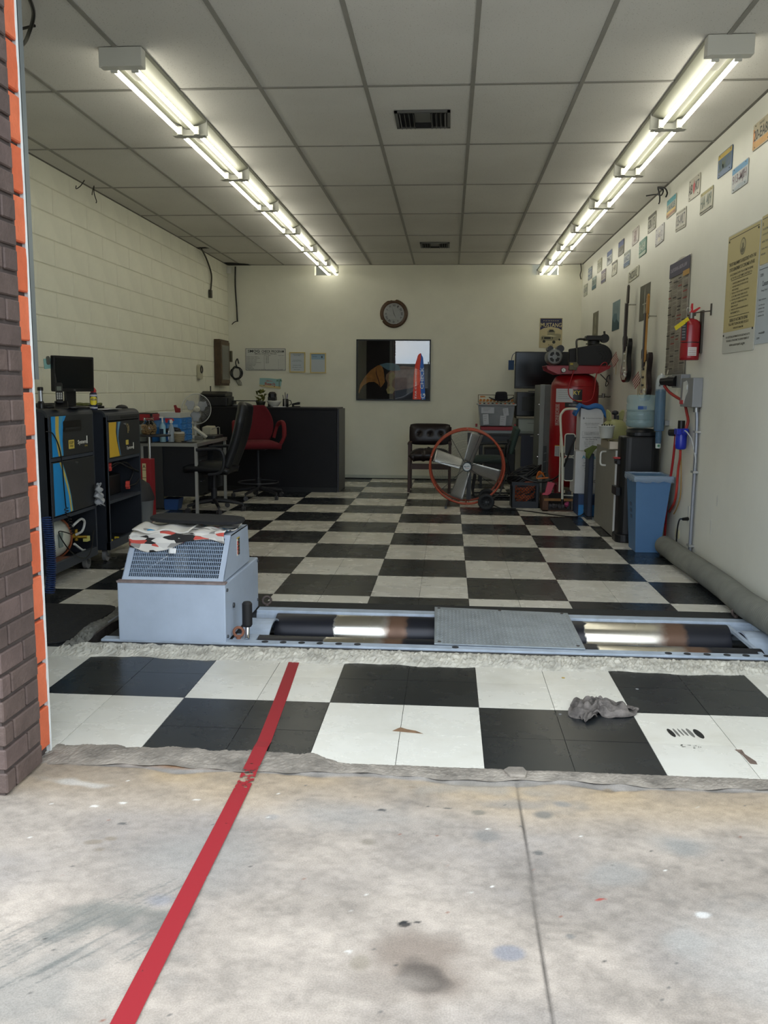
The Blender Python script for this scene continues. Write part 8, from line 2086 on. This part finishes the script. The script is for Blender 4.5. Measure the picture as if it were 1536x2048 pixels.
q = MB(); q.box(2.262, .42, 1.80, 2.269, .44, 1.88); q.tube([(2.262, .43, 1.83), (2.22, .50, 1.83), (2.20, .60, 1.83)], .004, 6); q.box(2.255, .60, 1.55, 2.269, .66, 1.85); q.build('bracket', [mat('#4b4740', .5, metal=.5)], fe)

# ---- electrical and air fittings
db = thing('disconnect_switch', 'grey metal electrical disconnect box on the right wall', 'switch box', (2.24, .65, 1.165))
GM = mat('#85878a', .45, metal=.25, var=.06)
q = MB(); q.box(2.20, .53, 1.165, 2.269, .86, 1.375); q.build('box', [GM], db, bev=.004)
q = MB(on_right(2.1995, .71, 1.27)); q.poly([(-.08, .075), (.01, .085), (.05, .055), (.045, .0), (.0, -.03), (-.04, -.085), (-.085, -.06)], 0, .002, 0); q.disc((.03, .035), .018, .002, .008, 18, 0); q.build('label_plate', [mat('#c6c8c6', .5), GM], db)
q = MB(on_right(2.1985, .80, 1.195)); q.box(-.05, -.012, 0, .03, .018, .006); q.build('red_lever', [mat('#b1222a', .4)], db, bev=.002)
rcp = thing('power_receptacle', 'grey electrical receptacle box with a black plug on the right wall', 'receptacle', (2.24, 1.1, 1.3))
q = MB(); q.box(2.20, .87, 1.305, 2.269, 1.14, 1.405); q.build('box', [GM], rcp, bev=.004)
q = MB(); q.cyl((2.20, 1.0, 1.355), (2.16, 1.05, 1.355), .040, n=20); q.cyl((2.16, 1.05, 1.355), (2.11, 1.10, 1.352), .034, .028, n=20); q.build('plug', [BLACKP], rcp)
q = MB(); q.tube(spline([(2.13, 1.08, 1.32), (2.16, 1.03, 1.27), (2.21, .95, 1.225), (2.24, .88, 1.205), (2.25, .84, 1.19)]), .011, 8); q.build('red_cord', [mat('#8e2a24', .5)], rcp)
q = MB(); q.poly([(0, 0), (.03, .012), (.045, .035), (.02, .045), (-.005, .02)], 0, .001); q.v = [(2.14 + .2 * 0 + z_, 1.06 - x, 1.40 + y) for x, y, z_ in q.v]; q.build('paper_tag', [mat('#b9b4a8', .7)], rcp)
rg_ = thing('air_regulator', 'blue air filter regulator with red hoses on the right wall', 'regulator', (2.22, .83, .85))
BLR = mat('#1c2ca0', .3)
q = MB(); q.lathe([(.028, .845), (.038, .85), (.041, .87), (.041, .955), (.036, .965)], (2.215, .83, 0), 24); q.box(2.17, .79, .955, 2.26, .87, 1.0); q.build('bowl', [BLR], rg_, bev=.004)
q = MB(on_right(2.1735, .83, .91)); q.box(-.004, -.03, 0, .004, .03, .001); q.build('mark', [mat('#a9b2dc', .5)], rg_)
q = MB(); q.cyl((2.215, .845, 1.0), (2.215, .845, 1.06), .026, n=16); q.build('knob', [BLACKP], rg_)
q = MB(); q.cyl((2.215, .75, .985), (2.215, .79, .985), .014, n=12); q.box(2.20, .73, .97, 2.235, .76, 1.005); q.build('fitting', [BLR], rg_)
q = MB(); q.cyl((2.20, .95, .965), (2.165, .98, .965), .028, n=18); q.build('gauge', [BLACKP], rg_)
q = MB(); q.tube(spline([(2.205, .955, .95), (2.21, .99, .85), (2.215, 1.04, .72), (2.22, 1.10, .60), (2.225, 1.17, .46), (2.235, 1.24, .33), (2.25, 1.30, .20), (2.255, 1.33, .05)]), .010, 8); q.build('red_hose', [mat('#9c2226', .45)], rg_)
q = MB(); q.tube(spline([(2.215, .835, .84), (2.22, .85, .78), (2.23, .92, .70), (2.235, .95, .60), (2.235, .96, .50), (2.24, 1.02, .42), (2.245, 1.12, .36), (2.25, 1.2, .32)]), .010, 8); q.build('red_hose', [mat('#a8352c', .45)], rg_)
q = MB(); q.tube(spline([(2.22, .84, .84), (2.235, .87, .72), (2.245, .88, .60), (2.25, .90, .48), (2.25, .98, .38), (2.25, 1.06, .32)]), .005, 6); q.build('tan_tube', [mat('#9a7a45', .5)], rg_)
q = MB(); q.tube(spline([(2.225, .81, 1.18), (2.235, .79, 1.12), (2.24, .76, 1.06), (2.225, .755, 1.0)]), .011, 8); q.build('supply_hose', [mat('#8e2a24', .5)], rg_)
q = MB(); q.tube(spline([(2.21, .74, .99), (2.22, .70, .98), (2.235, .62, .93), (2.24, .55, .85), (2.245, .52, .78), (2.25, .56, .68)]), .005, 6); q.build('clear_tube', [mat('#b5b9bb', .3)], rg_)
cdt = thing('conduit', 'grey metal conduit running down the right wall to the floor', 'conduit', (2.25, .55, .0))
q = MB(); q.tube(spline([(2.245, .575, 1.165), (2.25, .56, 1.05), (2.25, .545, .8), (2.25, .55, .5), (2.25, .555, .2), (2.25, .555, .01)]), .0135, 12); q.build('pipe', [mat('#8b8f98', .35, metal=.5)], cdt)
q = MB(); q.cyl((2.245, .578, 1.13), (2.245, .578, 1.168), .022, n=16); q.build('connector', [STEEL], cdt)
for z_ in (.99, .70, .16): q = MB(); q.box(2.232, .52, z_ - .008, 2.269, .59, z_ + .008); q.build('strap', [mat('#a9aaa8', .35, metal=.6)], cdt)
ot = thing('wall_outlet', 'small cream wall outlet low on the right wall', 'outlet', (2.265, .99, .14))
q = MB(on_right(2.2695, .99, .175)); q.rbox(-.055, -.035, .055, .035, .005, 0, .005); pl_ = q.build('plate', [mat('#c9c3a2', .5)], ot, bev=.001)
q = MB(on_right(2.2645, .99, .175)); q.disc((0, 0), .012, 0, .003, 14); q.build('socket', [mat('#6a6653', .5)], pl_)
o2 = thing('wall_outlet', 'white outlet strip with a black plug beside the grey conduit', 'outlet', (2.265, .71, .31))
q = MB(on_right(2.2695, .71, .37)); q.box(-.02, -.06, 0, .02, .06, .004); q.build('plate', [mat('#c3c4bf', .5)], o2)
q = MB(); q.cyl((2.262, .70, .335), (2.22, .68, .335), .015, .011, n=12); q.tube(spline([(2.22, .68, .335), (2.215, .74, .325), (2.22, .80, .28), (2.225, .84, .2), (2.23, .86, .12), (2.235, .865, .02)]), .006, 8); q.build('plug_and_cord', [BLACKP], o2)
q = MB()
for (y, z_, h) in ((.05, .555, .08), (.155, .36, .11)): q.cut(); q.M = on_right(XW - .0005, y, z_); q.poly([(-.008, -h / 2), (.01, -h / 2 + .01), (.012, h / 2 - .01), (.003, h / 2), (-.01, h / 2 - .02)], 0, .001)
q.build('paint_scrape', [mat('#c9c8c2', .6)], bpy.data.objects.get('wall_right'))
q = MB(); q.tube(spline([(2.20, 1.95, 2.985), (2.24, 1.93, 2.96), (2.24, 1.99, 2.93), (2.22, 2.10, 2.96), (2.16, 2.2, 2.97)]), .006, 6); q.tube(spline([(2.20, 1.95, 2.985), (2.235, 1.86, 2.96), (2.245, 1.80, 2.91), (2.24, 1.82, 2.88)]), .007, 6); q.tube(spline([(2.20, 1.95, 2.98), (2.22, 1.96, 2.92), (2.22, 1.95, 2.87), (2.21, 1.93, 2.85)]), .006, 6)
one(q, 'loose_wires', [BLACKP], 'tangle of short black wires hanging from the ceiling at the right wall', 'wire')
q = MB(); q.tube(spline([(2.22, 6.45, 2.985), (2.235, 6.48, 2.90), (2.225, 6.5, 2.84), (2.235, 6.47, 2.78)]), .006, 6); one(q, 'loose_wire', [mat('#3a382f', .6)], 'thin wire hanging from the ceiling in the right back corner', 'wire')

# ================================================================== OUTSIDE (seen only mirrored in the glass)
ff = thing('feather_banner', 'tall red, white and blue feather banner reading smog check, mirrored in the picture glass', 'banner', (-.6, -14, 0))
# seen from inside through the cloth, so it is lettered in reverse on this side
F = frame((-.60, -14.0, 1.45), (-1, 0, 0), (0, 0, 1)) @ Matrix.Scale(-1, 4, (1, 0, 0))
edge = [(-.30, -1.2), (.22, -1.2), (.20, -.6), (.16, .0), (.13, .6), (.09, 1.0), (.0, 1.18), (-.10, 1.1), (-.20, .75), (-.25, .3), (-.27, -.4)]
q = MB(F); q.poly(edge, 0, .004, 0); sail = q.build('sail', [mat('#2d62a8', .7)], ff)
q = MB(F); q.poly([(x if x < 0 else (x - .16 if x > .1 else x * .1), y) for x, y in edge], .004, .006, 0); q.build('red_field', [mat('#d8442c', .7)], sail)
q = MB(F @ Matrix.Rotation(radians(90), 4, 'Z'))
q.text('CHECK', .25, -.06, .13, 0, w=.8, z=.008); q.text('SMOG', -.70, -.10, .18, 0, w=.75, z=.008); q.text('STAR CERTIFIED', .0, .17, .07, 0, w=1.2, z=.008)
q.v = [(x, y + .0, z_) for x, y, z_ in q.v]; q.build('lettering', [mat('#e2e0da', .6)], sail)
q = MB(); q.cyl((-.29, -14.02, 0), (-.31, -14.02, 2.3), .018, n=10); q.build('pole', [BLACKP], ff)
fb = thing('far_building', 'low grey building across the street, mirrored in the picture glass', 'building', (-2, -43, 0))
q = MB(); q.box(-26, -45, 0, 22, -43, 2.75); q.build('wall', [mat('#5d5d5a', .8, var=.1)], fb)
q = MB(); q.box(-26.2, -45.2, 2.75, 22.2, -42.9, 3.05); q.build('roof_edge', [mat('#47443f', .8)], fb)
for k in range(8): q = MB(); q.box(-20 + k * 5, -42.99, .6, -17.5 + k * 5, -42.96, 2.1); q.build('window', [mat('#2b3036', .2)], fb)
pc_ = thing('parked_car', 'dark parked car outside, behind the viewer', 'car', (-.2, -24, 0))
q = MB(); q.prism_y([(-2.2, .35), (2.2, .35), (2.25, .75), (1.5, .92), (.9, 1.35), (-1.0, 1.38), (-1.7, .95), (-2.25, .8)], -24.85, -23.15); bdc = q.build('body', [mat('#1c1d20', .3)], pc_, bev=.08)
for x_ in (-1.4, 1.4):
    for y_ in (-24.85, -23.15): q = MB(); q.cyl((x_, y_ - .1, .33), (x_, y_ + .1, .33), .33, n=24); q.build('wheel', [RUBBER], pc_)
